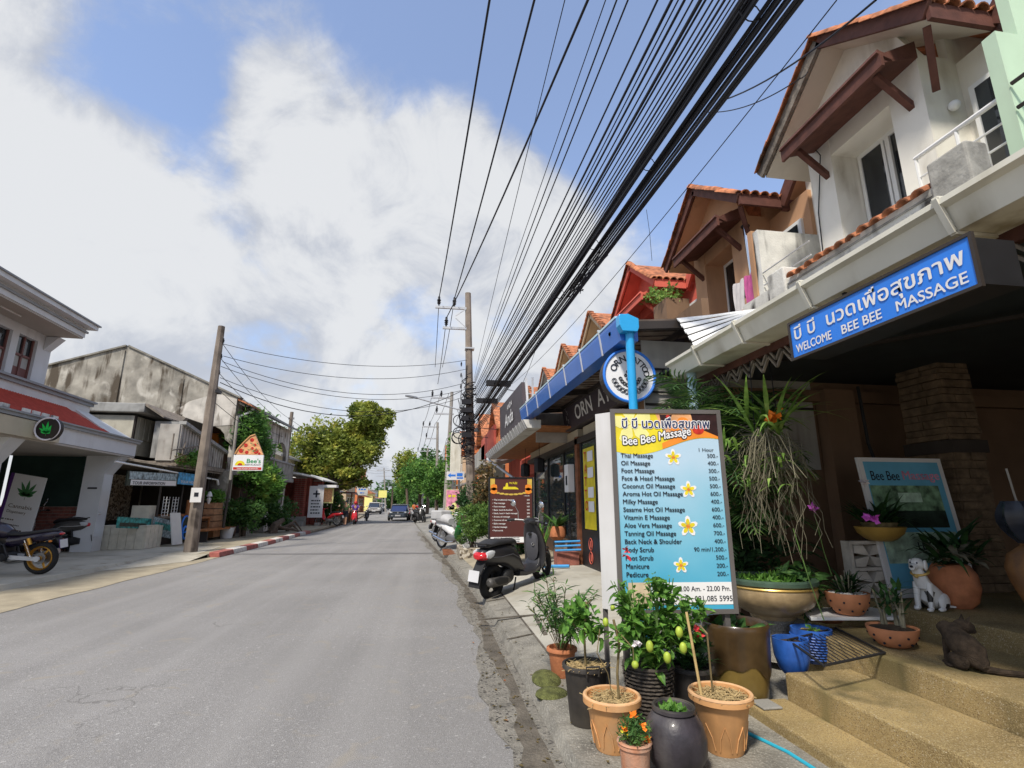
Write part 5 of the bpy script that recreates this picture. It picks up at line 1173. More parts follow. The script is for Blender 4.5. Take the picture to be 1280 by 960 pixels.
# brown jar behind the dog with pale shells and dark leaves over it
c = (4.42, 4.02, .652); t = thing('plant_jar', 'leaning red brown jar with mottled pale leaves behind the white dog statue', 'jar', c)
put('jar', MB().lathe([(.1, 0), (.15, .05), (.18, .16), (.17, .27), (.13, .34), (.11, .35), (.0001, .33)], c, 32), 'terracotta', t, smooth=True); m = MB()
for i in range(100): a = U(0, 6.28); blade(m, (c[0]+U(-.16, .2), c[1]+U(-.1, .05), c[2]+.33+U(0, .2)), (math.cos(a), math.sin(a)*.7, U(.1, 1.4)), U(.18, .4), .05, U(.5, 1.6))
put('foliage', m, 'leaf_dark', t); m = MB()
for i in range(26): a = U(0, 6.28); blade(m, (c[0]+U(-.2, .14), c[1]+U(-.15, .0), c[2]+.32+U(0, .16)), (math.cos(a), math.sin(a)*.7-.3, U(-.1, .8)), U(.1, .24), .06, U(.5, 1.8))
put('pale_leaves', m, 'aerial_root', t)
# dalmatian statue, sitting, facing the street
t = thing('dog_statue', 'white sitting dog statue with black spots and a gold collar', 'statue', (4.08, 3.95, .652), local=True); t.rotation_euler = (0, 0, R(198)); t.scale = (.86,)*3
b = MB(); b.hull([(-.17, .05, .02, .12), (-.14, .09, .0, .17), (-.07, .10, .0, .22), (0, .09, .03, .27), (.05, .075, .08, .31)], 14, 2.2)
b.loft([[(.03+.03*k+dx*(.075-.012*k), (.078-.011*k)*sy, .2+.06*k+dz*0) for dx, sy, dz in [(math.cos(a*.628), math.sin(a*.628), 0) for a in range(10)]] for k in range(4)])
for s in (-1, 1):
    b.tube([(.06, .05*s, .25), (.085, .055*s, .12), (.09, .055*s, .02)], [.035, .024, .022], 10); b.ball((.11, .055*s, .02), (.04, .025, .02), 10, 6)
    b.ball((-.08, .085*s, .08), (.09, .035, .08), 12, 8); b.ball((.0, .1*s, .02), (.06, .024, .02), 10, 6)
b.tube([(-.16, 0, .03), (-.22, .04, .02), (-.25, .1, .02)], [.02, .015, .008], 8)
put('body', b, 'statue_white', t, smooth=True)
h = MB().ball((.1, 0, .42), (.068, .058, .06), 14, 10); h.tube([(.12, 0, .41), (.17, 0, .40), (.2, 0, .395)], [.042, .034, .026], 10); hd = put('head', h, 'statue_white', t, smooth=True)
put('nose', MB().ball((.205, 0, .405), (.014, .016, .012), 8, 6), 'ink', hd)
for s in (-1, 1): put('ear', MB().ball((.085, .062*s, .415), (.03, .014, .05), 10, 8), 'statue_plain', hd, smooth=True); put('eye', MB().ball((.157, .028*s, .437), .008, 8, 6), 'ink', hd)
put('collar', MB().ring((.075, 0, .345), (.35, 0, 1), .068, .012, 24, 8), 'gold_line', t, smooth=True); put('bell', MB().ball((.15, 0, .315), .02, 10, 8), 'gold_line', t, smooth=True)
# the urn with umbrellas and bags
c = (4.72, 3.48, .652); t = thing('urn', 'big two handled orange brown clay urn at the right edge', 'urn', c)
put('body', MB().lathe([(.14, 0), (.17, .03), (.25, .25), (.27, .36), (.24, .46), (.15, .53), (.14, .58), (.2, .61), (.2, .63), (.14, .63), (.12, .6), (.0001, .5)], c, 44), 'urn', t, smooth=True)
for s in (-1, 1): put('handle', MB().tube([(c[0]+.14*s, c[1]-.05, c[2]+.6), (c[0]+.22*s, c[1]-.08, c[2]+.59), (c[0]+.235*s, c[1]-.08, c[2]+.52), (c[0]+.2*s, c[1]-.06, c[2]+.46)], .022, 8), 'urn', t, smooth=True)
for i, (dx, dz, mt, lb) in enumerate(((-.14, .8, 'bag_dark', 'dark blue folded umbrella standing in the urn, leftmost'), (.0, .78, 'bag_dark', 'black folded umbrella in the middle of the urn'), (.16, .84, 'bag_clear', 'clear plastic umbrella in the urn at the right edge'))):
    u = thing('umbrella', lb, 'umbrella', (c[0]+dx, c[1], c[2]+.5)); m = MB(); n = 14; rgs = []
    for k in range(7):
        tt = k/6; rad = .03+.1*math.sin(math.pi*min(1, tt*.75+.12)); rgs.append([(c[0]+dx*(1+tt*.6)+rad*(1+.25*(j % 2))*math.cos(2*math.pi*j/n), c[1]-.02+rad*(1+.25*(j % 2))*math.sin(2*math.pi*j/n), c[2]+.55+.32*tt) for j in range(n)])
    m.loft(rgs); put('canopy', m, mt, u, smooth=True); put('handle', MB().tube([(c[0]+dx*1.5, c[1]-.02, c[2]+.85), (c[0]+dx*1.6-.03, c[1]-.03, c[2]+1.12+.04*i)], .008, 6), 'steel' if i == 0 else 'flower_red', u)
for i, (dx, mt) in enumerate(((.03, 'flower_orange'), (.09, 'blue_pvc'))):
    u = thing('umbrella', ['short red handled umbrella in the urn', 'short blue handled umbrella in the urn'][i], 'umbrella', (c[0]+dx, c[1]-.1, c[2]+.5))
    put('handle', MB().tube([(c[0]+dx, c[1]-.1, c[2]+.58), (c[0]+dx, c[1]-.12, c[2]+.76)], .022, 8), mt, u, smooth=True); put('shaft', MB().tube([(c[0]+dx, c[1]-.1, c[2]+.3), (c[0]+dx, c[1]-.1, c[2]+.58)], .008, 6), 'steel', u)
# wire rack
t = thing('wire_rack', 'black wire rack lying on the step beside the blue pots', 'rack', (3.15, 3.7, .51)); m = MB()
Q = [Vector(q) for q in ((2.468,3.199,0.512), (3.088,3.392,0.512), (3.297,4.077,0.514), (2.658,3.795,0.513))]
for a, b_ in ((0, 1), (1, 2), (2, 3), (3, 0)): m.tube([Q[a], Q[b_]], .009, 6)
put('frame', m, 'black_metal', t); m = MB()
for i in range(1, 14): m.tube([Q[0].lerp(Q[1], i/14), Q[3].lerp(Q[2], i/14)], .003, 4)
put('wires', m, 'black_metal', t, kind='stuff')
# the cat
t = thing('cat', 'dark brown tabby cat sitting on the step, looking away to the right', 'cat', (3.34, 3.06, .502), local=True); t.rotation_euler = (0, 0, R(84)); t.scale = (.98, .98, .84)
pts = [(-.10, 0, .06), (-.06, 0, .12), (0, 0, .175), (.05, 0, .215), (.09, 0, .245), (.125, 0, .265)]
b = MB(); rad = [(.055, .055), (.088, .088), (.082, .085), (.066, .07), (.05, .055), (.042, .045)]
def ringat(p, d, rw, rh, n=16):
    d = Vector(d).normalized(); sd = Vector((0, 1, 0)); up = d.cross(sd)*-1
    return [Vector(p)+sd*rw*math.cos(2*math.pi*j/n)+up*rh*math.sin(2*math.pi*j/n) for j in range(n)]
rg = [ringat((-.145, 0, .035), (1, 0, .6), .02, .02)]
for i, p in enumerate(pts):
    d = Vector(pts[min(i+1, 5)])-Vector(pts[max(i-1, 0)]); rg.append(ringat(p, d, *rad[i]))
b.loft(rg)
for s in (-1, 1):
    b.tube([(.06, .035*s, .18), (.085, .035*s, .09), (.09, .035*s, .012)], [.03, .019, .015], 10); b.ball((.105, .035*s, .012), (.026, .017, .012), 10, 6)
    b.ball((-.03, .065*s, .06), (.075, .032, .06), 12, 8); b.ball((.03, .075*s, .012), (.04, .018, .013), 10, 6)
b.tube([(-.12, -.02, .03), (-.17, -.09, .022), (-.21, -.19, .018), (-.25, -.30, .016), (-.30, -.40, .014)], [.024, .022, .02, .018, .010], 8)
b.tube([(.06, .0, .20), (.09, -.04, .245), (.085, -.09, .255)], [.058, .052, .044], 12)
n0 = len(b.v); b.ball((0, 0, 0), (.055, .05, .046), 18, 12); b.ball((.044, 0, -.012), (.024, .027, .019), 12, 8)
for s in (-1, 1): b.add([(-.02, .014*s, .033), (.014, .016*s, .036), (-.008, .046*s, .020), (-.006, .034*s, .078)], [(0, 1, 3), (1, 2, 3), (2, 0, 3), (0, 2, 1)])
HM = Matrix.Translation((.085, -.115, .262)) @ Matrix.Rotation(R(-98), 4, 'Z') @ Matrix.Rotation(R(20), 4, 'Y') @ Matrix.Scale(1.12, 4)
b.xf(HM, n0)
hm = put('body', b, 'cat_fur', t, smooth=True)
for s in (-1, 1): put('eye', MB().ball((.041, .022*s, .010), .007, 8, 6).xf(HM), 'lime', hm)
put('nose', MB().ball((.066, 0, -.006), (.004, .006, .004), 8, 6).xf(HM), 'ink', hm)
# hose
o = put('garden_hose', MB().tube([(1.95, 3.7, .1), (2.0, 3.4, .1), (2.09, 3.1, .098), (2.12, 2.6, .1), (2.1, 2.0, .1)], .011, 8), 'blue_hose', smooth=True); tag(o, 'light blue garden hose along the foot of the lowest step', 'hose')
t = thing('ceramic_tray', 'small grey tray on the lowest step under the olive jar', 'tray', (2.3, 3.6, .17)); put('tray', MB().box((2.22, 3.5, .167), (2.36, 3.66, .182)), 'concrete', t, bevel=.006)
# green plants behind: hanging orchid basket, palm, ferns
t = thing('hanging_orchid', 'hanging orchid with an orange bloom and a curtain of pale aerial roots', 'hanging plant', (2.85, 4.1, 2.2)); c = Vector((2.9, 4.1, 2.12)); m = MB()
for i in range(64): a = U(0, 6.28); blade(m, (c.x+U(-.14, .12), c.y+U(-.1, .1), c.z+U(-.05, .12)), (math.cos(a), math.sin(a), U(.3, 1.9)), U(.4, .72), .042, U(.5, 1.4), 7)
for i in range(22): a = U(0, 6.28); blade(m, (c.x-.35+U(-.12, .12), c.y+.15+U(-.1, .1), c.z-.18+U(-.1, .12)), (math.cos(a), math.sin(a), U(.1, 1.6)), U(.25, .5), .03, U(.6, 1.7), 7)
for i in range(60): a = U(0, 6.28); blade(m, (c.x+U(-.28, .25), c.y+U(-.15, .15), c.z-.3+U(-.2, .1)), (math.cos(a), math.sin(a), U(-.2, .8)), U(.2, .4), .03, U(.8, 1.9), 6)
put('leaves', m, 'leaf_orchid', t); m = MB()
for i in range(110):
    a = U(0, 6.28); p = Vector((c.x+U(-.22, .2), c.y+U(-.18, .18), c.z-U(0, .15))); pts = [p]; L_ = U(.3, .95)
    for k in range(6): p = p+Vector((U(-.07, .07), U(-.05, .05), -L_/6)); pts.append(p)
    m.tube(pts, .0021, 4, False)
for i in range(22):
    p = Vector((c.x+U(-.15, .15), c.y+U(-.1, .1), c.z-.1)); a = U(0, 6.28); pts = [p+Vector((math.cos(a)*.22*s, math.sin(a)*.2*s, -.1*s+.16*math.sin(s*3))) for s in (0, .4, .8, 1.2, 1.6)]; m.tube(pts, .0035, 4, False)
put('aerial_roots', m, 'aerial_root', t, kind='stuff')
put('flower', leaves(MB(), blobpts((2.859,3.95,2.214), (.055, .03, .03), 60, RN), .045, RN, .8), 'flower_orange', t)
put('flower', leaves(MB(), blobpts((2.921,3.95,2.285), (.02, .02, .02), 14, RN), .03, RN, .8), 'flower_orange', t)
for x in (-.12, .12): put('wire', MB().tube([(c.x+x, c.y, c.z), (c.x+x*.8, c.y, 2.83)], .004, 4), 'cable', t)
put('stalk', MB().tube([(c.x+.1, c.y-.05, 1.3), (3.05, 4.0, .9), (3.1, 3.95, .6)], .004, 5), 'stem_green', t)
t = thing('orchid', 'single pink orchid bloom on a thin stalk left of the yellow bowl', 'flower', (3.384,4.15,0.904))
put('flower', leaves(MB(), blobpts((3.175,4,1.467), (.03, .02, .02), 26, RN), .038, RN, .8), 'flower_pink', t); put('stalk', MB().tube([(3.173,4,1.454), (3.298,4.1,1.104), (3.384,4.15,0.904)], .003, 4), 'stem_green', t)
t = thing('palm', 'dark green feathery palm beside the pale blue downpipe', 'palm', (2.75, 4.75, .3)); m = MB()
for i in range(20): a = R(140+12*i); frond(m, (2.85, 4.9, 2.0+U(-.1, .25)), (math.cos(a)*.6, math.sin(a)*.5-.35, 1.15), U(.75, 1.1), .38, 20, 1.8, .014)
for i in range(20): a = R(150+11*i); frond(m, (2.85+U(-.1, .2), 4.75, 1.5+U(-.4, .5)), (math.cos(a), math.sin(a), .8), U(.6, .9), .3, 18, 1.8, .013)
put('fronds', m, 'leaf_palm', t); put('trunk', MB().tube([(2.95, 5.0, .3), (2.9, 4.95, 1.2), (2.85, 4.9, 2.1)], [.05, .04, .03], 8), 'bark', t, smooth=True)
t = thing('fern_bush', 'dense dark ferns and leaves behind the gold brown bowl', 'bush', (3.1, 5.0, .3)); m = MB()
for i in range(56): a = U(0, 6.28); frond(m, (3.0+U(-.35, .5), 4.95+U(-.15, .25),   .6+U(0, 1.5)), (math.cos(a), math.sin(a)-.4, U(.3, 1.2)), U(.35, .7), .14, 16, 1.5, .016)
leaves(m, blobpts((3.1, 5.05, 1.1), (.55, .35, .75), 1500, RN, .2), .09, RN, .4); put('foliage', m, 'leaf_dark', t)
t = thing('low_plant', 'mid green leafy plant between the big bowl and the white shelf', 'plant', (3.2, 4.2, .5)); put('foliage', leaves(MB(), blobpts((3.2, 4.35, .78), (.2, .2, .22), 320, RN, .2), .1, RN, .4, .4, fold=True), 'leaf_mid', t)
put('stems', MB().tube([(3.2, 4.3, .5), (3.2, 4.3, .8)], .01, 5), 'stem_green', t)
# things by the tattoo shop
c = (2.773,11.56,0.301); t = thing('potted_plant', 'big spiky aloe in an orange pot on a wooden stand by the glass door', 'potted plant', c)
put('pot', MB().lathe([(.1, .42), (.19, .5), (.2, .66), (.17, .72), (.15, .70), (.0001, .68)], c, 24), 'terracotta', t, smooth=True); put('stand', MB().box((c[0]-.05, c[1]-.05, c[2]), (c[0]+.2, c[1]+.2, c[2]+.41)), 'old_wood', t); m = MB()
for i in range(26): a = U(0, 6.28); blade(m, (c[0], c[1], c[2]+.7), (math.cos(a), math.sin(a), U(.15, 1.1)), U(.45, .75), .1, U(.2, .9), 6)
put('foliage', m, 'leaf_mid', t)
c = (2.285,11.028,0.267); t = thing('potted_plant', 'black pot with light green upright leaves next to the aloe', 'potted plant', c); plain_pot(t, c, .17, .14, .36, 'pot_black'); m = MB()
for i in range(24): a = U(0, 6.28); blade(m, (c[0]+U(-.08, .08), c[1]+U(-.08, .08), c[2]+.34), (math.cos(a)*.35, math.sin(a)*.35, 1), U(.4, .75), .04, .3, 5)
put('foliage', m, 'leaf_lime', t)
t = thing('pipe_rack', 'blue plastic pipes stacked by the brick step at the glass door', 'pipes', (2.7, 10.5, .3))
for k, z in enumerate((.6, .68, .76)): put('pipe', MB().tube([(2.45, 10.4+.02*k, z), (2.95, 10.3+.02*k, z+.02)], .02, 8), 'blue_pvc', t, smooth=True)
put('pipe', MB().tube([(2.1, 10.2, .33), (2.6, 9.9, .36)], .03, 8), 'blue_pvc', t, smooth=True); put('block', MB().box((2.5, 10.45, .28), (2.95, 10.75, .56)), 'brick', t)
t = thing('slipper_pair', 'dark slippers on the pavement behind the price board', 'shoes', (4.205,12.851,0.301)); L0 = t.location
for s in (0, .12): put('slipper', MB().ball((L0.x+s, L0.y, L0.z+.03), (.045, .12, .03), 10, 6), 'pot_black', t, smooth=True)
# ================================================================= vehicles (built facing +x, then turned)
def wheel(t, x, r, w, rim_m, spokes=0, solid=False, y=0, nm='wheel'):
    wh = put(nm, MB().ring((x, y, r), (0, 1, 0), r-w*.5, w*.5, 32, 10, 1.0), 'tire', t, smooth=True)
    rr = r-w*.9
    m = MB().ring((x, y, r), (0, 1, 0), rr, .012, 32, 6, 1.6)
    m.tube([(x, y-.045, r), (x, y+.045, r)], .035, 12)
    if spokes > 12:
        for i in range(spokes):
            a = 2*math.pi*i/spokes; m.tube([(x+.03*math.cos(a), y+.02*(-1)**i, r+.03*math.sin(a)), (x+rr*math.cos(a+.15), y, r+rr*math.sin(a+.15))], .0025, 4)
    else:
        for i in range(spokes):
            a = 2*math.pi*i/spokes; m.beam((x+.03*math.cos(a), y, r+.03*math.sin(a)), (x+rr*math.cos(a+.12), y, r+rr*math.sin(a+.12)), .03, .022, (0, 1, 0))
    put('rim', m, rim_m, wh, smooth=False); put('brake_disc', MB().disc((x, y+.05, r), (0, 1, 0), rr*.5, .006, 20), 'steel', wh)
    return wh
def scooter(lab, loc, rot, body='scooter_black', panel='scooter_grey', seat='seat_black', scale=1, lean=0, group=None, mirrors=True):
    t = thing('scooter', lab, 'scooter', loc, group, local=True); t.rotation_euler = (R(lean), 0, rot); t.scale = (scale,)*3
    rw = wheel(t, -.62, .245, .115, 'plastic_black', 5); fw = wheel(t, .62, .245, .10, 'plastic_black', 5)
    b = MB().hull([(-.90, .03, .60, .68), (-.86, .085, .55, .72), (-.72, .135, .49, .76), (-.52, .160, .46, .765), (-.34, .165, .40, .75), (-.2, .155, .32, .70), (-.1, .14, .26, .55), (-.03, .13, .24, .40)], 18, 2.4)
    bd = put('body', b, body, t, smooth=True)
    put('side_moulding', MB().tube([(-.82, -.115, .62), (-.6, -.163, .60), (-.35, -.172, .60), (-.15, -.16, .50)], .006, 5).tube([(-.82, .115, .62), (-.6, .163, .60), (-.35, .172, .60), (-.15, .16, .50)], .006, 5), panel, bd)
    put('seat', MB().hull([(-.86, .05, .745, .775), (-.8, .11, .735, .80), (-.62, .14, .74, .825), (-.42, .145, .735, .80), (-.36, .14, .73, .785), (-.2, .115, .70, .78), (-.12, .07, .66, .735)], 18, 3), seat, t, smooth=True)
    put('floorboard', MB().hull([(-.14, .14, .24, .34), (0, .16, .22, .30), (.2, .17, .22, .29), (.34, .16, .23, .33), (.4, .12, .26, .42)], 14, 4), body, t, smooth=True)
    # leg shield, leaning back: lofted up from the floor
    rg = []; n = 18
    for z, xc, w, d in ((.26, .40, .15, .06), (.34, .43, .185, .075), (.46, .45, .20, .085), (.60, .435, .20, .08), (.74, .40, .18, .075), (.86, .36, .14, .075), (.93, .33, .09, .06)):
        rg.append([(xc+d*math.cos(2*math.pi*j/n)*(1.25 if math.cos(2*math.pi*j/n) > 0 else .6), w*math.copysign(abs(math.sin(2*math.pi*j/n))**.8, math.sin(2*math.pi*j/n)), z) for j in range(n)])
    ls = put('leg_shield', MB().loft(rg), body, t, smooth=True)
    put('inner_panel', MB().hull([(.33, .10, .48, .78), (.36, .12, .36, .84)], 12, 2.5), panel, ls, smooth=True)
    put('key_switch', MB().tube([(.30, 0, .76), (.335, 0, .765)], .025, 12), 'plastic_black', ls)
    put('luggage_hook', MB().ring((.315, -.05, .62), (1, 0, 0), .022, .006, 14, 6), 'chrome', ls)
    put('front_fender', MB().hull([(.36, .03, .40, .44), (.45, .065, .42, .50), (.6, .075, .45, .53), (.74, .065, .40, .49), (.83, .04, .30, .40)], 12, 2.3), body, t, smooth=True)
    put('fork', MB().tube([(.62, -.075, .245), (.52, -.075, .52)], .018, 8).tube([(.62, .075, .245), (.52, .075, .52)], .018, 8), 'steel', t)
    hb = put('handlebar', MB().hull([(.24, .05, .93, .985), (.30, .12, .91, 1.0), (.37, .14, .90, 1.01), (.44, .10, .905, .995), (.48, .05, .92, .97)], 14, 2.3), body, t, smooth=True)
    m = MB()
    for s in (-1, 1): m.tube([(.33, .1*s, .965), (.26, .22*s, .975), (.20, .34*s, .965)], .014, 8)
    put('handle_bars', m, 'steel', hb)
    for s in (-1, 1):
        put('grip', MB().tube([(.245, .235*s, .975), (.195, .35*s, .965)], .02, 10), 'plastic_black', hb); put('brake_lever', MB().tube([(.29, .2*s, .965), (.29, .34*s, .95)], .006, 6), 'chrome', hb)
        if mirrors:
            mi = put('mirror_stalk', MB().tube([(.28, .19*s, .98), (.29, .20*s, 1.10), (.26, .25*s, 1.20)], .006, 6), 'chrome', hb); put('mirror', MB().ball((.25, .265*s, 1.225), (.014, .052, .05), 16, 10), 'mirror', mi, smooth=True)
    put('headlight', MB().ball((.47, 0, .955), (.03, .075, .038), 14, 8), 'lens', hb, smooth=True)
    tl = put('tail_light', MB().hull([(-.935, .05, .605, .66), (-.90, .10, .585, .69), (-.84, .125, .575, .70)], 14, 2.4), 'taillight', t, smooth=True)
    for s in (-1, 1): put('turn_signal', MB().hull([(-.86, .02, .62, .70), (-.80, .035, .60, .71), (-.70, .02, .62, .70)], 10, 2.2, y=.112*s), 'lens', t, smooth=True)
    rf = put('rear_fender', MB().beam((-.84, 0, .56), (-.98, 0, .36), .16, .02, (1, 0, .6)).beam((-.96, 0, .40), (-1.0, 0, .25), .19, .012, (1, 0, .4)), 'plastic_black', t)
    put('number_plate', MB().beam((-.985, 0, .47), (-1.02, 0, .33), .18, .006, (1, 0, .4)), 'plate', rf)
    put('engine', MB().hull([(-.75, .05, .19, .32), (-.6, .075, .16, .36), (-.35, .08, .16, .38), (-.16, .06, .2, .36)], 12, 2.6, y=.09), 'plastic_black', t, smooth=True)
    ex = put('exhaust', MB().tube([(-.88, -.155, .31), (-.86, -.155, .31), (-.84, -.155, .30), (-.5, -.15, .265), (-.42, -.14, .26), (-.30, -.1, .24)], [.03, .055, .062, .062, .035, .018], 14), 'exhaust', t, smooth=True)
    put('heat_shield', MB().hull([(-.80, .02, .27, .345), (-.7, .03, .25, .355), (-.52, .02, .24, .32)], 10, 2.4, y=-.195), 'plastic_black', ex, smooth=True)
    put('engine_case', MB().ball((-.40, -.11, .30), (.12, .07, .10), 14, 10), 'plastic_black', t, smooth=True)
    put('centre_stand', MB().tube([(-.2, -.1, .24), (-.28, -.13, .12), (-.34, -.14, .02)], .012, 6).tube([(-.2, .1, .24), (-.3, .16, .01)], .012, 6), 'black_metal', t)
    put('grab_rail', MB().tube([(-.70, -.12, .76), (-.86, -.09, .80), (-.90, 0, .805), (-.86, .09, .80), (-.70, .12, .76)], .012, 8), 'plastic_black', t, smooth=True)
    put('fork_boot', MB().hull([(.40, .1, .20, .34), (.5, .11, .24, .4)], 10, 2.4), 'plastic_black', t, smooth=True)
    put('shock_absorber', MB().tube([(-.62, .13, .26), (-.56, .14, .52)], .022, 10), 'black_metal', t)
    return t
def underbone(lab, loc, rot, body, accent, scale=1, lean=0, rim='alu', cover=None, group=None):
    t = thing('motorbike', lab, 'motorbike', loc, group, local=True); t.rotation_euler = (R(lean), 0, rot); t.scale = (scale,)*3
    wheel(t, -.61, .29, .075, rim, 30); wheel(t, .62, .29, .07, rim, 30)
    put('body', MB().hull([(-.92, .03, .66, .74), (-.8, .085, .6, .76), (-.55, .115, .54, .76), (-.3, .12, .45, .72), (-.12, .10, .38, .60), (.02, .075, .36, .50)], 14, 2.4), body, t, smooth=True)
    put('seat', MB().hull([(-.86, .08, .745, .79), (-.6, .125, .745, .82), (-.3, .12, .73, .80), (-.14, .09, .68, .76)], 14, 3), 'seat_black', t, smooth=True)
    rg = []; n = 14
    for z, xc, w, d in ((.30, .20, .10, .05), (.42, .28, .19, .05), (.58, .36, .20, .055), (.74, .40, .16, .06), (.90, .39, .10, .06)):
        rg.append([(xc+d*math.cos(2*math.pi*j/n), w*math.sin(2*math.pi*j/n), z) for j in range(n)])
    put('leg_shield', MB().loft(rg), accent, t, smooth=True)
    put('front_fender', MB().hull([(.40, .03, .50, .56), (.50, .055, .55, .62), (.64, .06, .57, .64), (.78, .05, .52, .60), (.9, .03, .42, .52)], 12, 2.3), body, t, smooth=True)
    put('fork', MB().tube([(.64, -.07, .29), (.44, -.07, .82)], .018, 8).tube([(.64, .07, .29), (.44, .07, .82)], .018, 8), 'steel', t)
    hb = put('handlebar', MB().hull([(.28, .05, .93, .99), (.38, .10, .90, 1.03), (.47, .08, .89, 1.0), (.52, .04, .9, .96)], 12, 2.3).tube([(.36, -.1, .98), (.26, -.32, 1.0)], .014, 8).tube([(.36, .1, .98), (.26, .32, 1.0)], .014, 8), accent, t, smooth=True)
    for s in (-1, 1): mi = put('mirror_stalk', MB().tube([(.32, .18*s, .99), (.30, .24*s, 1.16)], .006, 5), 'black_metal', hb); put('mirror', MB().ball((.29, .26*s, 1.19), (.014, .055, .04), 12, 8), 'mirror', mi, smooth=True)
    put('headlight', MB().ball((.50, 0, .95), (.035, .07, .05), 12, 8), 'lens', hb, smooth=True)
    put('tail_light', MB().hull([(-.95, .04, .66, .72), (-.88, .075, .64, .74)], 10, 2.4), 'taillight', t, smooth=True)
    put('engine', MB().hull([(-.28, .08, .22, .38), (-.05, .10, .18, .42), (.14, .07, .24, .38)], 12, 2.8).tube([(.05, 0, .34), (.25, 0, .38)], .06, 10), 'steel', t, smooth=True)
    put('exhaust', MB().tube([(.1, -.09, .22), (-.2, -.12, .2), (-.4, -.13, .24), (-.85, -.14, .34)], [.018, .02, .045, .045], 12), 'chrome', t, smooth=True)
    put('swingarm', MB().beam((-.61, .08, .29), (-.1, .08, .32), .02, .04).beam((-.61, -.08, .29), (-.1, -.08, .32), .02, .04), 'steel', t)
    put('shock_absorber', MB().tube([(-.58, .1, .32), (-.48, .11, .62)], .022, 8).tube([(-.58, -.1, .32), (-.48, -.11, .62)], .022, 8), 'steel', t)
    rf = put('rear_fender', MB().beam((-.86, 0, .64), (-.98, 0, .42), .13, .02, (1, 0, .6)), 'plastic_black', t); put('number_plate', MB().beam((-.97, 0, .58), (-1.0, 0, .44), .18, .006, (1, 0, .3)), 'plate', rf)
    put('stand', MB().tube([(-.05, .1, .24), (-.02, .22, .01)], .01, 5), 'black_metal', t)
    if cover: put('seat_cover', MB().hull([(-.84, .10, .72, .86), (-.6, .2, .70, .98), (-.3, .19, .68, .95), (-.12, .12, .66, .84)], 14, 2.6), cover, t, smooth=True)
    return t
# the black scooter, on the sloping slab
p0 = Vector((0.979,8.517,0.097)); hd = R(44)
S1 = scooter('shiny black scooter parked on the pale slab in front of the brown menu board', (p0.x+.62*1.13*math.cos(hd), p0.y+.62*1.13*math.sin(hd), p0.z-.0), hd, scale=1.13)
S1.rotation_euler = (R(3), R(-5.5), hd)
# white and green motorbike, with a grey one behind it
p0 = Vector((1.078,16.259,0.11)); hd = R(-58)
B1 = underbone('white motorbike with green fairing and white rimmed front wheel parked by the bush', (p0.x-.62*math.cos(hd)*1.1+.0, p0.y-.62*math.sin(hd)*1.1, p0.z), hd, 'bike_white', 'bike_green', 1.12, cover='cover_grey', rim='alu', group=None)
put('box', MB().box((-.95, -.2, .8), (-.4, .2, 1.06)), 'cover_grey', B1, bevel=.04)
p0 = Vector((0.223,19.698,0.08)); hd = R(-50)
underbone('white motorbike with a dark tail behind the green one, nearer the road', (p0.x+.62*math.cos(hd)*1.1, p0.y-.62*math.sin(hd)*.2+.6, p0.z), hd, 'bike_white', 'bike_white', 1.1)
# big black and purple motorbike, left edge
p0 = Vector((-7.866,12.393,0.1)); hd = R(177)
t = thing('motorbike', 'large black and purple motorbike with gold wheels at the left edge', 'motorbike', (p0.x+.72*1.05*math.cos(hd), p0.y+.72*1.05*math.sin(hd), p0.z), local=True); t.rotation_euler = (R(-4), 0, hd); t.scale = (1.02,)*3
for x in (-.72, .74): wheel(t, x, .315, .105 if x < 0 else .095, 'gold', 3)
for x, w in ((-.72, .075), (.74, .055)):
    put('rim', MB().ring((x, 0, .315), (0, 1, 0), .222, .022, 32, 8, 2.6).tube([(x, -.07, .315), (x, .07, .315)], .05, 14), 'gold', t, smooth=True)
for s in (-1, 1):
    m = MB().beam((-.72, .11*s, .315), (-.1, .11*s, .36), .03, .075); m.disc((-.72, .12*s, .315), (0, 1, 0), .055, .03, 14); put('swingarm', m, 'alu', t)
    sh = put('shock_absorber', MB().tube([(-.62, .15*s, .36), (-.48, .16*s, .68)], .014, 8), 'chrome', t)
    m = MB()
    for i in range(9): q = Vector((-.60, .15*s, .40)).lerp(Vector((-.505, .157*s, .62)), i/8); m.ring(q, (.28, 0, .95), .03, .008, 14, 5)
    put('spring', m, 'gold', sh, smooth=True); put('reservoir', MB().tube([(-.60, .16*s, .60), (-.55, .165*s, .72)], .035, 10), 'gold', sh, smooth=True)
put('brake_disc', MB().disc((-.72, -.085, .315), (0, 1, 0), .13, .006, 24), 'steel', t)
put('tail', MB().hull([(-1.06, .03, .76, .82), (-.95, .10, .70, .86), (-.75, .13, .64, .86), (-.5, .14, .60, .82), (-.3, .13, .56, .78), (-.1, .11, .52, .76)], 16, 2.4), 'purple_black', t, smooth=True)
put('seat', MB().hull([(-1.0, .06, .85, .875), (-.85, .12, .83, .89), (-.6, .14, .79, .86), (-.4, .145, .76, .83), (-.2, .14, .76, .82), (-.08, .10, .76, .85)], 16, 3), 'seat_black', t, smooth=True)
put('tank', MB().hull([(-.12, .09, .72, .88), (0, .15, .70, .98), (.2, .18, .70, 1.03), (.38, .16, .74, 1.02), (.5, .09, .80, .96)], 18, 2.3), 'purple_black', t, smooth=True)
put('engine', MB().box((-.08, -.2, .28), (.36, .2, .6)).tube([(.1, -.24, .36), (.1, .24, .36)], .11, 20).tube([(-.12, -.2, .36), (-.12, .2, .36)], .08, 16), 'plastic_black', t, bevel=.02)
m = MB()
for k in range(6): m.box((.02, -.19, .6+.025*k), (.34, .19, .612+.025*k))
put('cooling_fins', m, 'steel', t, kind='stuff')
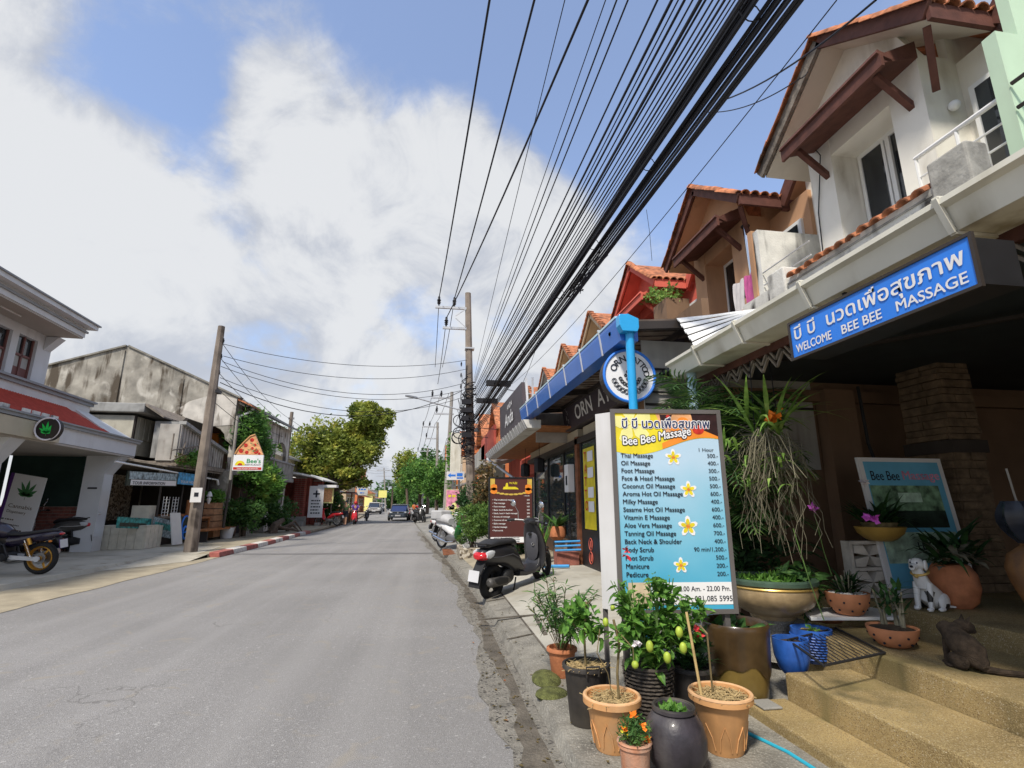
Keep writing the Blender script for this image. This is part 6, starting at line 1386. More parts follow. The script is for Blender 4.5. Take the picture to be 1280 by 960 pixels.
put('frame', MB().tube([(.5, .1, .9), (.2, .18, .66), (-.1, .15, .6), (-.2, .14, .36)], .022, 8).tube([(.5, -.1, .9), (.2, -.18, .66), (-.1, -.15, .6), (-.2, -.14, .36)], .022, 8).tube([(-.1, -.12, .62), (-.9, -.1, .78)], .016, 8), 'black_metal', t, smooth=True)
put('exhaust', MB().tube([(.3, -.15, .3), (0, -.17, .2), (-.3, -.2, .24), (-.5, -.22, .32), (-.86, -.24, .42)], [.025, .025, .03, .055, .055], 14), 'steel', t, smooth=True)
put('rear_fender', MB().beam((-.95, 0, .76), (-1.1, 0, .56), .16, .015, (1, 0, .6)), 'plastic_black', t); put('number_plate', MB().beam((-1.09, 0, .68), (-1.12, 0, .52), .2, .006, (1, 0, .2)), 'plate', t); put('plate_holder', MB().beam((-1.083, 0, .685), (-1.113, 0, .515), .22, .004, (1, 0, .2)), 'purple', t)
put('tail_light', MB().ball((-1.05, 0, .79), (.03, .07, .025), 12, 8), 'taillight', t, smooth=True)
for s in (-1, 1): put('turn_signal', MB().ball((-.95, .15*s, .66), (.03, .035, .02), 10, 6), 'p_orange', t, smooth=True)
put('fork', MB().tube([(.74, -.11, .315), (.5, -.11, .95)], .025, 8).tube([(.74, .11, .315), (.5, .11, .95)], .025, 8), 'gold', t, smooth=True); put('headlight', MB().ball((.62, 0, .9), (.08, .1, .1), 14, 10), 'chrome', t, smooth=True)
put('handlebar', MB().tube([(.4, -.38, 1.06), (.48, -.15, 1.08), (.48, .15, 1.08), (.4, .38, 1.06)], .014, 8), 'black_metal', t, smooth=True); put('front_fender', MB().hull([(.55, .05, .6, .64), (.74, .07, .64, .68), (.95, .05, .58, .62)], 10, 2.2), 'purple_black', t, smooth=True)
put('side_stand', MB().tube([(-.05, .16, .3), (-.12, .34, .0)], .012, 6), 'black_metal', t)
# second one behind it: grey scooter with its tail up
p0 = Vector((-10.565,17.874,0.1)); hd = R(184)
t2 = scooter('grey and silver scooter with a raised tail parked behind the purple motorbike', (p0.x+.62*math.cos(hd)*1.25, p0.y+.62*math.sin(hd)*1.25, p0.z), hd, 'exhaust', 'alu', scale=1.25)
put('tail_fairing', MB().hull([(-1.05, .02, .88, .92), (-.85, .07, .80, .90), (-.5, .10, .70, .84)], 10, 2.3), 'alu', t2, smooth=True)
# the red one, the rider's and the others beyond
p0 = Vector((-6.216,36.688,0.1)); hd = R(158)
underbone('red motorbike parked on the left pavement below the yellow notice board', (p0.x+.62*math.cos(hd)*1.1, p0.y+.62*math.sin(hd)*1.1, .1), hd, 'bike_red', 'bike_red', 1.12)
RD = (-5.75, 41.5, 0)
scooter('dark scooter ridden by the person in purple', RD, R(-88), 'bike_red', 'scooter_grey', scale=1.05)
scooter('small dark scooter parked beyond the rider', (-5.9, 50, .0), R(-80), scale=1.0)
DS = [(-1.2, 41, 'plastic_black', 'dark scooter in the row along the right kerb, nearest'), (-1.35, 45, 'bike_white', 'pale scooter in the row along the right kerb, second'), (-1.5, 49, 'plastic_black', 'dark scooter in the row along the right kerb, third'), (-1.7, 53, 'bike_red', 'reddish scooter in the row along the right kerb, farthest')]
for x, y, mt, lb in DS: scooter(lb, (x+.3, y, .08), R(-60), mt, scale=1.1, group='scooters parked along the far right kerb')
# ---------------------------------------------------------------- cars
def car(lab, loc, rot, body, glass='car_glass', suv=True, scale=1, kind='car', group=None, pickup=False):
    t = thing(kind, lab, 'car', loc, group, local=True); t.rotation_euler = (0, 0, rot); t.scale = (scale,)*3
    H = 1.58 if suv else 1.44; bl = .98 if suv else .9
    b = MB().hull([(-2.1, .70, .42, .86), (-2.02, .84, .34, bl), (-1.5, .90, .30, bl+.03), (0, .92, .28, bl), (1.1, .90, .30, bl-.04), (1.75, .86, .32, bl-.12), (2.06, .78, .36, .78), (2.14, .62, .42, .66)], 22, 4.2)
    put('body', b, body, t, smooth=True)
    n = 22; rg = []
    secs = [(-2.0, .62, .02), (-1.6, .66, H-bl-.06), (-1.1, .68, H-bl), (.1, .68, H-bl), (.5, .66, H-bl-.08), (1.15, .62, .02)] if not pickup else [(-.5, .62, .02), (-.4, .66, H-bl), (.1, .68, H-bl), (.5, .66, H-bl-.08), (1.15, .62, .02)]
    def cab(inset, zo):
        m = MB(); rgs = []
        for x, w, h in secs: rgs.append([(x, (w+.14)-inset, bl-.06), (x, w-inset, bl-.04+h+zo), (x, -(w-inset), bl-.04+h+zo), (x, -((w+.14)-inset), bl-.06)])
        return m.loft(rgs)
    put('windows', cab(0, -.03), glass, t, smooth=False)
    rx0, rx1 = (secs[1][0], secs[-3][0]); m = MB().hull([(rx0-.06, .60, H-.10, H-.05), (rx0+.1, .67, H-.09, H-.02), ((rx0+rx1)/2, .69, H-.08, H), (rx1+.3, .66, H-.1, H-.03), (rx1+.42, .6, H-.12, H-.07)], 14, 4); put('roof', m, body, t, smooth=True)
    m = MB()
    for s in (-1, 1):
        m.beam((1.12, .73*s, bl-.03), (.48, .665*s, H-.08), .05, .05); m.beam((secs[0][0]+.02, .74*s, bl-.03), (rx0, .665*s, H-.08), .07, .07); m.beam((-.2, .79*s, bl-.03), (-.2, .69*s, H-.07), .05, .05)
    put('pillars', m, body, t)
    for x in (-1.32, 1.32):
        for s in (-1, 1):
            w = put('wheel', MB().ring((x, .82*s, .33), (0, 1, 0), .25, .09, 24, 8, 1.1), 'tire', t, smooth=True); put('rim', MB().disc((x, .86*s, .33), (0, 1, 0), .19, .08, 16), 'alu', w)
    for s in (-1, 1):
        put('headlight', MB().hull([(1.88, .10, .66, .76), (2.02, .13, .66, .78), (2.09, .10, .66, .74)], 10, 3, y=.60*s), 'lens', t, smooth=True); put('tail_light', MB().hull([(-2.1, .08, .7, .9), (-1.98, .1, .68, .92)], 8, 3, y=.70*s), 'taillight', t); put('wing_mirror', MB().ball((.85, .98*s, bl+.06), (.07, .1, .07), 10, 8), body, t, smooth=True)
    g_ = put('grille', MB().box((2.04, -.45, .56), (2.13, .45, .76)), 'plastic_black', t, bevel=.02); put('badge', MB().disc((2.14, 0, .68), (1, 0, 0), .06, .02, 16), 'chrome', g_)
    put('bumper', MB().hull([(1.95, .84, .26, .5), (2.12, .72, .28, .48), (2.17, .5, .3, .46)], 14, 4), 'plastic_black' if suv else body, t, smooth=True); put('number_plate', MB().box((2.17, -.24, .40), (2.185, .24, .52)), 'plate', t); put('number_plate', MB().box((-2.16, -.24, .62), (-2.12, .24, .74)), 'plate', t); put('chrome_strip', MB().box((2.13, -.5, .775), (2.15, .5, .79)), 'chrome', t)
    return t
car('dark blue grey car driving towards the camera in the middle of the street', (-3.0, 51.3, 0), R(-91), 'car_dark', 'car_glass_blue', False, 1.04)
CS = [(-8.6, 82, 'car_silver', True, 'silver brown car parked at the left kerb, nearest of the parked row'), (-9.3, 90, 'car_silver', True, 'silver car parked second in the row at the left kerb'), (-10.2, 98, 'car_maroon', True, 'dark red car parked third in the row at the left kerb'), (-10.6, 110, 'car_dark', False, 'small dark car at the far end of the street'), (-11.3, 122, 'car_white', True, 'white van like car farthest away at the left')]
for x, y, mt, sv_, lb in CS: car(lb, (x, y, 0), R(-86), mt, suv=sv_, scale=1.12, group='cars parked along the left kerb')
# ---------------------------------------------------------------- people
def person(lab, loc, rot, sit=False, top='cloth_green', legs='cloth_dark', hair='ink', hat=None, h=1.65):
    t = thing('person', lab, 'person', loc, local=True); t.rotation_euler = (0, 0, rot); s = h/1.7; t.scale = (s,)*3
    if not sit:
        J = {'pel': (0, 0, .92), 'ch': (0, 0, 1.28), 'nk': (0, 0, 1.45), 'hd': (.02, 0, 1.56), 'top': (.01, 0, 1.68)}
        for k, sg in (('l', 1), ('r', -1)): J.update({k+'hip': (0, .09*sg, .88), k+'kn': (.04+.08*sg, .10*sg, .48), k+'an': (.0+.16*sg, .10*sg, .07), k+'toe': (.14+.16*sg, .11*sg, .03), k+'sh': (0, .18*sg, 1.40), k+'el': (-.03, .24*sg, 1.13), k+'wr': (.08, .25*sg, .90), k+'hn': (.11, .25*sg, .82)})
    else:
        J = {'pel': (-.05, 0, .86), 'ch': (.03, 0, 1.22), 'nk': (.06, 0, 1.38), 'hd': (.09, 0, 1.48), 'top': (.09, 0, 1.60)}
        for k, sg in (('l', 1), ('r', -1)): J.update({k+'hip': (-.03, .1*sg, .84), k+'kn': (.36, .16*sg, .74), k+'an': (.30, .14*sg, .34), k+'toe': (.44, .14*sg, .3), k+'sh': (.04, .18*sg, 1.33), k+'el': (.18, .26*sg, 1.1), k+'wr': (.38, .28*sg, 1.03), k+'hn': (.45, .28*sg, 1.02)})
    E = [('pel', 'ch'), ('ch', 'nk'), ('nk', 'hd'), ('hd', 'top')]+[(a, b_) for k in 'lr' for a, b_ in (('pel', k+'hip'), (k+'hip', k+'kn'), (k+'kn', k+'an'), (k+'an', k+'toe'), ('ch', k+'sh'), (k+'sh', k+'el'), (k+'el', k+'wr'), (k+'wr', k+'hn'))]
    Rd = {'pel': .13, 'ch': .14, 'nk': .055, 'hd': .085, 'top': .07, 'hip': .09, 'kn': .06, 'an': .04, 'toe': .035, 'sh': .065, 'el': .045, 'wr': .03, 'hn': .035}
    def skin(name, keys, mt, grow=1.0, par=None, smooth=2):
        ks = [k for k in J if k in keys]; me = bpy.data.meshes.new(name); me.from_pydata([J[k] for k in ks], [(ks.index(a), ks.index(b_)) for a, b_ in E if a in ks and b_ in ks], [])
        o = bpy.data.objects.new(name, me); COL.objects.link(o); o.parent = par or t; me.materials.append(MT[mt]); md = o.modifiers.new('skin', 'SKIN'); md.use_smooth_shade = True
        for i, k in enumerate(ks):
            r = Rd[k.lstrip('lr') if k not in Rd else k]*grow; me.skin_vertices[0].data[i].radius = (r, r*.85)
        me.skin_vertices[0].data[0].use_root = True; sb = o.modifiers.new('sub', 'SUBSURF'); sb.levels = 1; sb.render_levels = smooth; return o
    skin('body', list(J), 'skin')
    skin('top', ['ch', 'pel', 'nk', 'lsh', 'rsh', 'lel', 'rel'], top, 1.16)
    skin('trousers', ['pel', 'lhip', 'rhip', 'lkn', 'rkn'] + (['lan', 'ran'] if sit else []), legs, 1.2)
    hx, hy, hz = J['hd']
    if hat: put('helmet', MB().ball((hx, 0, hz+.05), (.135, .125, .13), 14, 10), hat, t, smooth=True)
    else: put('hair', MB().ball((hx-.02, 0, hz+.05), (.105, .1, .11), 12, 8), hair, t, smooth=True)
    return t
person('rider in a purple top and red helmet seated on a scooter by the left kerb', (RD[0], RD[1], .02), R(-88), True, 'cloth_purple', 'cloth_dark', hat='helmet_red', h=1.75)
person('person in a green patterned top and dark shorts walking on the left pavement', (-5.9, 38, .1), R(-100), False, 'cloth_green', 'cloth_dark')
person('person in an orange top standing by the far parked scooters', (-1.9, 58, .0), R(120), False, 'cloth_orange', 'cloth_dark')
person('person in dark red clothes beside the orange one, far right kerb', (-1.5, 60, .0), R(90), False, 'bike_red', 'cloth_dark')
# ================================================================= left side of the street
O = Vector((-9.7, 18.6, .1)); HA = R(3.66)
t = LH = thing('house', 'grey and white two storey house with a red tiled porch roof at the left edge', 'house', tuple(O), local=True); t.rotation_euler = (0, 0, HA)
# porch: fascia with moulded top, soffit, columns
put('fascia', MB().box((-.25, -8, 2.92), (0, -.02, 3.32)).box((-3.2, -.25, 2.92), (-.26, -.02, 3.32)), 'house_grey', t)
put('fascia_moulding', MB().box((-.3, -8, 3.32), (.08, .04, 3.40)).box((-.3, -8, 3.40), (.12, .08, 3.44)).box((-3.2, -.3, 3.32), (-.31, .04, 3.44)), 'house_trim', t)
put('shop_fascia', MB().box((.005, -8, 2.9), (.06, -4.1, 3.30)), 'house_cream', t)
m = MB()
for i, ch in enumerate('XXXXX XXXX'):
    if ch != ' ': m.box((.02, -7.6+.34*i, 3.46), (.06, -7.36+.34*i, 3.54))
put('blank_letter_plates', m, 'dirty_white', t, kind='stuff')
put('porch_soffit', MB().box((-3.2, -8, 2.86), (-.01, -.03, 2.91)), 'soffit_warm', t)
for y in (-.75, -5.6, -10):
    put('column', MB().box((-.98, y-.02, 0), (-.42, y+.5, 2.86)).prism([(-.42, y-.01, 2.86), (-.42, y-.01, 2.3), (-.05, y-.01, 2.86)], (0, .5, 0)), 'house_grey', t)
put('number_plaque', MB().box((-.8, -.785, 1.85), (-.55, -.771, 1.9)), 'ink', t)
# red tiled skirt roof with a white hip end
m = MB().prism([(-.25, -8, 3.45), (-1.4, -8, 4.2), (-1.4, -8, 4.08), (-.25, -8, 3.35)], (0, 7.0, 0)); rr_ = put('porch_roof', m, 'tile_red', t)
for k in range(5):
    for j in range(34): 
        y = -7.9+.203*j; f = k/6; put_ = None
        if y > -1.15-.1*k: continue
        x = -.27-.22*k; z = 3.475+.144*k
        if k == 0 and j == 0:
            TILE = put('roof_tile', MB().box((-.27, -.095, -.012), (0, .095, .016)).tube([(-.27, -.06, .018), (0, -.06, .018)], .02, 6).tube([(-.27, .04, .018), (0, .04, .018)], .02, 6), 'tile_red', rr_); o = TILE
        else:
            o = bpy.data.objects.new('roof_tile', TILE.data); COL.objects.link(o); o.parent = rr_
        o.location = (x, y, z+.01); o.rotation_euler = (0, R(33.2), 0)
put('porch_hip', MB().prism([(-.2, -1.08, 3.44), (-1.4, -1.08, 4.28), (-1.4, -.4, 4.28), (-.1, .02, 3.45)], (0, 0, -.12)), 'white_building', t)
put('upper_ledge', MB().box((-1.8, -8, 4.1), (-1.36, -.35, 4.46)), 'white_building', t); put('upper_ledge_moulding', MB().box((-1.8, -8, 4.46), (-1.30, -.27, 4.56)).box((-1.8, -8, 4.56), (-1.24, -.21, 4.62)), 'house_trim', t)
WX = -1.75
put('wall', MB().box((-9, -12, 4.1), (WX, -7.0, 6.2)).box((WX-.2, -7, 4.1), (WX, -2.05, 4.72)).box((WX-.2, -7, 5.92), (WX, -2.05, 6.2)).box((WX-.2, -3.65, 4.72), (WX, -3.4, 5.92)).box((WX-.2, -2.65, 4.72), (WX, -2.05, 5.92)).box((-9, -2.25, 4.1), (WX-.2, -2.05, 6.2)), 'house_grey', t)
put('bracket', MB().prism([(WX+.01, -2.4, 6.15), (WX+.01, -2.4, 5.75), (WX+.35, -2.4, 6.15)], (0, .3, 0)), 'house_grey', t)
def lwin(y0, y1):
    a = WX-.14
    w = put('window', MB().box((a, y0, 4.72), (a+.06, y0+.05, 5.92)).box((a, y1-.05, 4.72), (a+.06, y1, 5.92)).box((a, y0, 5.36), (a+.06, y1, 5.42)).box((a, (y0+y1)/2-.03, 4.72), (a+.06, (y0+y1)/2+.03, 5.92)), 'maroon', t)
    put('pane', MB().box((a+.01, y0+.05, 5.42), (a+.02, y1-.05, 5.9)), 'glass_dark', w); put('pane', MB().box((a+.01, y0+.05, 5.06), (a+.02, y1-.05, 5.36)), 'grey_wall', w); put('lower_panel', MB().box((a-.01, y0+.05, 4.72), (a+.03, y1-.05, 5.06)), 'maroon', w)
lwin(-3.4, -2.65); lwin(-5.2, -3.65); lwin(-7, -5.4)
put('roof', MB().box((-9, -12, 6.22), (-.85, -2.25, 6.5)).box((-9, -12, 6.5), (-.62, -2.1, 6.62)), 'house_grey', t)
put('roof_moulding', MB().box((-9, -12, 6.621), (-.57, -2.05, 6.66)).box((-.849, -12, 6.36), (-.80, -2.2, 6.42)), 'house_trim', t)
put('soffit', MB().box((WX+.01, -12, 6.17), (-.87, -2.3, 6.215)), 'soffit_warm', t); put('tube_light', MB().tube([(-1.3, -4.9, 6.15), (-1.3, -4.2, 6.15)], .02, 8), 'sign_white', t)
# ground floor back wall with brick dado, blue and green shades
put('back_wall', MB().box((-3.4, -8, 1.35), (-3.3, -.3, 2.86)), 'shade_green', t)
put('shade', MB().box((-3.28, -6.0, 1.9), (-3.24, -2.4, 2.8)), 'awning_blue', t)
bw = put('brick_wall', MB().box((-3.28, -5.4, 0), (-3.2, -.3, 1.32)), 'mortar', t)
BR = None
for r_ in range(13):
    for j in range(22):
        y = -5.3+.235*j+(.117 if r_ % 2 else 0)
        if y > -.55: continue
        if BR is None: BR = put('brick', MB().box((-.02, 0, 0), (.0, .22, .088)), 'brick', bw); o = BR
        else: o = bpy.data.objects.new('brick', BR.data); COL.objects.link(o); o.parent = bw
        o.location = (-3.185+U(-.004, .004), y, .02+.1*r_)
sw = put('side_wall', MB().box((-3.2, -.28, 0), (-1.0, -.2, 1.33)), 'mortar', t); put('green_shade', MB().box((-3.2, -.32, 1.33), (-1.0, -.2, 2.86)), 'shade_green', t)
for r_ in range(13):
    for j in range(9):
        x = -3.15+.235*j+(.117 if r_ % 2 else 0); o = bpy.data.objects.new('brick', BR.data); COL.objects.link(o); o.parent = sw; o.rotation_euler = (0, 0, R(-90)); o.location = (x, -.30+U(-.004, .004), .02+.1*r_)
put('rear_block', MB().box((-9, -8, 0), (-3.42, -.3, 4.09)), 'house_grey', t)
# round leaf sign
c = Vector((-9.026,13.5,3.225)); t = thing('round_sign', 'round black light box with a green leaf on the cream fascia', 'sign', tuple(c))
put('case', MB().tube([c, c+Vector((.02, .14, 0))], .27, 32), 'dark_frame', t); put('rim', MB().ring(c+Vector((.0, .0, 0)), (0, 1, 0), .26, .02, 32, 6), 'flower_white', t, smooth=True)
def leafshape(fr, u, v, s, w, m=None):
    m = m or MB()
    for a, l in ((90, 1), (62, .93), (118, .93), (35, .72), (145, .72), (12, .45), (168, .45)):
        a = R(a); d = (math.cos(a), math.sin(a)); q = (-d[1], d[0]); pts = []
        for k, ww in ((0, .02), (.3, .09), (.55, .10), (.8, .055), (1, 0)): pts.append((u+d[0]*l*s*k+q[0]*ww*s, v+d[1]*l*s*k+q[1]*ww*s))
        for k, ww in ((.8, .055), (.55, .10), (.3, .09), (0, .02)): pts.append((u+d[0]*l*s*k-q[0]*ww*s, v+d[1]*l*s*k-q[1]*ww*s))
        fr.poly(m, pts, w)
    m2 = fr.slab(m, u-.01*s, v-.25*s, u+.01*s, v+.05*s, w, w+.001); return m
fr = Frame(c, (1, 0, 0), (0, 0, 1)); put('leaf_emblem', leafshape(fr, 0, -.1, .28, .012), 'neon_green', t)
for z in (-.13, .13): put('bracket', MB().tube([c+Vector((-.22, .07, z)), c+Vector((-.5, .07, z))], .015, 6), 'black_metal', t)
# banner
A, B, D = Vector((-12.1, 17.0, .60)), Vector((-11.2, 17.0, .45)), Vector((-11.95, 17.0, 2.38))
t = thing('banner', 'leaning white cannabis dispensary banner with a green leaf', 'banner', (-11.6, 17, .1)); fr = Frame(A, B-A, D-A)
put('cloth', fr.slab(MB(), 0, 0, .86, 1.78, -.02, 0), 'pure_white', t); put('side_strip', fr.slab(MB(), -.10, 0, -.001, 1.78, -.022, -.002), 'purple', t)
put('leaf_print', leafshape(fr, .44, 1.2, .46, .004), 'leaf_print', t); m = MB(); text(m, fr, 'Cannabis', .08, .84, .15, .004, width=.62); text(m, fr, 'Dispensary', .08, .70, .11, .004, width=.5); dashes(m, fr, .1, .5, .22, .04); dashes(m, fr, .2, .36, .3, .04); dashes(m, fr, .3, .23, .3, .04); put('lettering', m, 'slate', t)
put('foot', MB().box((-12.1, 16.9, .1), (-11.2, 17.3, .14)), 'dark_frame', t); put('pole', MB().tube([(-11.62, 17.05, .1), (-11.58, 17.04, 2.3)], .015, 6), 'steel', t)
t = thing('low_bench', 'low blue slatted bench behind the banner', 'bench', (-10.9, 17.9, .1)); put('seat', MB().box((-12.4, 17.9, .55), (-10.6, 18.0, .62)), 'house_trim', t)
for i in range(5): put('slat', MB().box((-12.3+.35*i, 17.88, .2), (-12.0+.35*i, 17.93, .54)), 'awning_blue', t)
# tiled planter wall
t = thing('planter_wall', 'low white tiled planter wall between the porch column and the tour stall', 'wall', (-9.7, 18.7, .1))
put('core', MB().box((-10.5, 18.52, .1), (-9.0, 19.6, .80)).box((-9.9, 19.3, .8), (-9.35, 19.7, 1.45)), 'tile_wall', t); TW = None
for rw_ in range(3):
    for i in range(6):
        if TW is None: TW = put('wall_tile', MB().box((0, -.02, 0), (.235, 0, .225)), 'tile_wall', t, raw=1); o = TW; 
        else: o = bpy.data.objects.new('wall_tile', TW.data); COL.objects.link(o); o.parent = t
        o.location = Vector((-10.48+.245*i, 18.518, .11+.232*rw_))-Vector((-9.7, 18.7, .1))
    for i in range(4):
        o = bpy.data.objects.new('wall_tile', TW.data); COL.objects.link(o); o.parent = t; o.rotation_euler = (0, 0, R(90)); o.location = Vector((-8.998, 18.54+.262*i, .11+.232*rw_))-Vector((-9.7, 18.7, .1))
put('coping', MB().box((-10.52, 18.49, .801), (-8.97, 19.29, .83)), 'tile_wall', t)
# tour stall
t = ST = thing('tour_stall', 'open fronted tour information stall, dark inside, under a lean to roof', 'stall', (-9.6, 21.5, .1))
put('back_wall', MB().box((-12.2, 19.6, .1), (-12.1, 27, 2.9)), 'interior', t); put('mosaic_wall', MB().box((-12.09, 19.7, .9), (-12.0, 23.2, 2.6)), 'stone', t); put('side_wall', MB().box((-12.0, 23.95, .1), (-9.4, 24.0, 2.9)), 'interior', t)
m = MB()
for i in range(11): m.prism([(-12.2, 19.3+.43*i, 3.25), (-9.0, 19.3+.43*i, 2.74), (-9.0, 19.3+.43*i, 2.80), (-12.2, 19.3+.43*i, 3.33)], (0, .42, 0))
put('lean_to_roof', m, 'old_wood', t); put('roof_edge_pipe', MB().tube([(-9.0, 16.3, 2.68), (-9.0, 23.6, 2.49)], .028, 8), 'white_paint', t); put('pipe_end', MB().tube([(-9.0, 23.6, 2.49), (-9.0, 23.75, 2.3)], .05, 8), 'white_paint', t)
for y in (19.6, 21.2, 23.4): put('post', MB().tube([(-9.25, y, .1), (-9.25, y, 2.75)], .035, 8), 'dark_frame', t)
put('beam', MB().beam((-9.25, 19.4, 2.6), (-9.25, 24, 2.55), .08, .12), 'dark_frame', t)
put('counter', MB().box((-9.9, 19.7, .1), (-9.35, 23.2, 1.0)), 'interior', t); put('counter_top', MB().box((-10.0, 19.65, 1.0), (-9.3, 20.8, 1.08)), 'old_wood', t); put('counter_top', MB().box((-10.0, 20.85, 1.0), (-9.3, 23.3, 1.12)), 'orange_wood', t)
for y in (20.2, 20.9, 21.9): put('stool', MB().lathe([(.15, 0), (.05, .05), (.05, .6), (.18, .62), (.18, .68)], (-9.1+.0*y, y, .1), 12), 'orange_wood', t) if y > 21 else None
def board(name, lab, cat, px, mt, letters=None, X=-9.0, inkm='ink', extra=None):
    o = Vector(px[0]); p = Vector(px[1]); q = Vector(px[2]); f = Frame(o, p-o, (0, 0, 1)); w = (p-o).length; h = q.z-o.z
    tt = thing(name, lab, cat, tuple(o)); put('panel', f.slab(MB(), 0, 0, w, h, -.03, 0), mt, tt); return tt, f, w, h
t, f, w, h = board('stall_sign', 'dark picture sign reading tour information above the stall', 'sign', ((-8.95,16.92,2.028), (-8.95,20.042,2.106), (-8.95,16.79,2.463)), 'photo_dark'); put('white_strip', f.rect(MB(), w*.07, .02, w*.97, h*.42, .006), 'sign_white', t)
m = MB(); text(m, f, 'TOUR INFORMATION', w*.10, h*.1, h*.3, .012, width=w*.62, bold=.02); put('lettering', m, 'ink', t); put('printed_picture', f.rect(MB(), w*.03, h*.46, w*.97, h*.97, .006), 'photo_mix', t)
t, f, w, h = board('stall_sign', 'blue sky sign reading tour more beside the tour information sign', 'sign', ((-8.95,20.075,2.191), (-8.95,21.617,2.188), (-8.95,19.946,2.604)), 'photo_blue'); m = MB(); text(m, f, 'TOUR MORE', w*.12, h*.12, h*.3, .012, width=w*.8, bold=.03); put('lettering', m, 'sign_white', t)
t, f, w, h = board('poster', 'wide dark green map poster at the foot of the stall counter', 'poster', ((-9.2,17.31,0.808), (-9.2,19.221,0.7), (-9.2,17.213,1.132)), 'photo_teal'); put('printed_picture', f.rect(MB(), .1, .05, w-.3, h*.5, .006), 'photo_dark', t)
t, f, w, h = board('poster', 'bright teal island photo poster beside the map poster', 'poster', ((-9.1,19.176,0.498), (-9.1,20.467,0.316), (-9.1,18.996,1.09)), 'photo_mix'); put('printed_picture', f.rect(MB(), .05, h*.4, w-.05, h*.75, .006), 'photo_teal', t)
t, f, w, h = board('poster', 'dark poster with a blue ring left of the concrete pole', 'poster', ((-9,20.735,0.244), (-9,21.714,0.122), (-9,20.474,1.083)), 'photo_dark'); m = MB(); m.ring(f.at(w*.5, h*.7, .01), f.n, w*.3, .03, 20, 6); m.ring(f.at(w*.55, h*.35, .01), f.n, w*.22, .04, 16, 6); put('printed_ring', m, 'sign_blue', t)
t = thing('standee', 'narrow grey white notice standee in front of the stall posters', 'sign', (-8.7, 19.9, .1)); put('panel', MB().prism([(-8.62, 19.6, .15), (-8.55, 20.15, .15), (-8.75, 20.15, 1.2), (-8.82, 19.6, 1.2)], (-.03, 0, 0)), 'gutter_white', t)
t = thing('brochure_rack', 'white wire brochure rack standing on the stall counter', 'rack', (-9.2, 20.3, 1.08)); m = MB()
for i in range(5):
    for j in range(6):
        if i == 2: continue
        y = 19.8+.22*i; z = 1.1+.11*j; m.beam((-9.2, y, z), (-9.2, y+.2, z), .012, .012); m.beam((-9.2, y, z), (-9.2, y, z+.1), .012, .012); m.beam((-9.2, y+.2, z), (-9.2, y+.2, z+.1), .012, .012)
put('wire_frame', m, 'white_paint', t)
t = thing('wooden_chair', 'orange wooden chair at the stall counter behind the concrete pole', 'chair', (-9.0, 22.0, .1)); put('backrest', MB().box((-9.3, 21.8, 1.1), (-9.25, 22.9, 1.65)), 'orange_wood', t); put('seat', MB().box((-9.25, 21.8, .95), (-8.8, 22.9, 1.0)), 'orange_wood', t)
for y in (21.85, 22.85): put('leg', MB().box((-8.85, y-.03, .1), (-8.8, y+.03, .95)), 'orange_wood', t)
t = thing('bench', 'long orange wooden bench at the pavement edge right of the concrete pole', 'bench', (-8.6, 22.6, .1)); put('seat', MB().box((-8.8, 21.4, .5), (-8.3, 24.2, .57)), 'orange_wood', t)
for y in (21.6, 23.9): put('leg', MB().box((-8.75, y, .1), (-8.35, y+.08, .5)), 'dark_frame', t)
t = thing('planter_crate', 'stacked wooden crate planter with a bright green bush right of the concrete pole', 'planter', (-8.9, 23.5, .1))
for i in range(4): put('crate', MB().box((-9.1, 22.9+.0*i, .58+.25*i), (-8.7, 23.9-.05*i, .58+.25*i+.22)), 'crate_wood', t)
put('foliage', leaves(MB(), blobpts((-8.9, 23.3, 1.8), (.4, .45, .28), 900, RN, .2), .13, RN, .5), 'leaf_lime', t); put('crate', MB().box((-9.0, 22.85, .2), (-8.6, 23.5, .56)), 'crate_wood', t)
t = thing('hanging_lamp', 'white pendant lamp hanging in the dark stall opening', 'lamp', (-9.0, 23.0, 2)); put('shade', MB().lathe([(.0, .3), (.05, .28), (.12, .1), (.03, .08), (.09, 0), (.03, -.2)], (-8.95, 22.9, 1.7), 12), 'sign_white', t, smooth=True); put('cord', MB().tube([(-8.95, 22.9, 2.0), (-8.95, 22.9, 2.6)], .008, 4), 'cable', t)
# boxes and balconies stacked above the stall
t = thing('rooftop_room', 'cream boarded room with a grey flat roof above the tour stall', 'room', (-12, 21.2, 3.3)); put('wall', MB().box((-14, 21.0, 3.3), (-11.2, 23.9, 4.75)), 'corr_cream', t); put('roof', MB().prism([(-14, 20.8, 4.85), (-10.8, 20.8, 4.85), (-10.8, 20.8, 5.2), (-14, 20.8, 5.2)], (0, 3.1, 0)), 'asbestos', t, bevel=.03)
put('roof_overhang', MB().prism([(-10.79, 20.8, 5.2), (-10.1, 20.8, 4.72), (-10.1, 20.8, 4.66), (-10.79, 20.8, 5.1)], (0, 3.1, 0)), 'old_wood', t)
m = MB()
for i in range(9): m.box((-11.195, 21.15+.19*i, 3.9), (-11.17+.02*(i % 2), 21.33+.19*i, 4.72))
put('shutter', m, 'corr_cream', t, kind='stuff'); put('shutter_frame', MB().box((-11.2, 21.03, 3.85), (-11.15, 21.12, 4.75)), 'dark_frame', t)
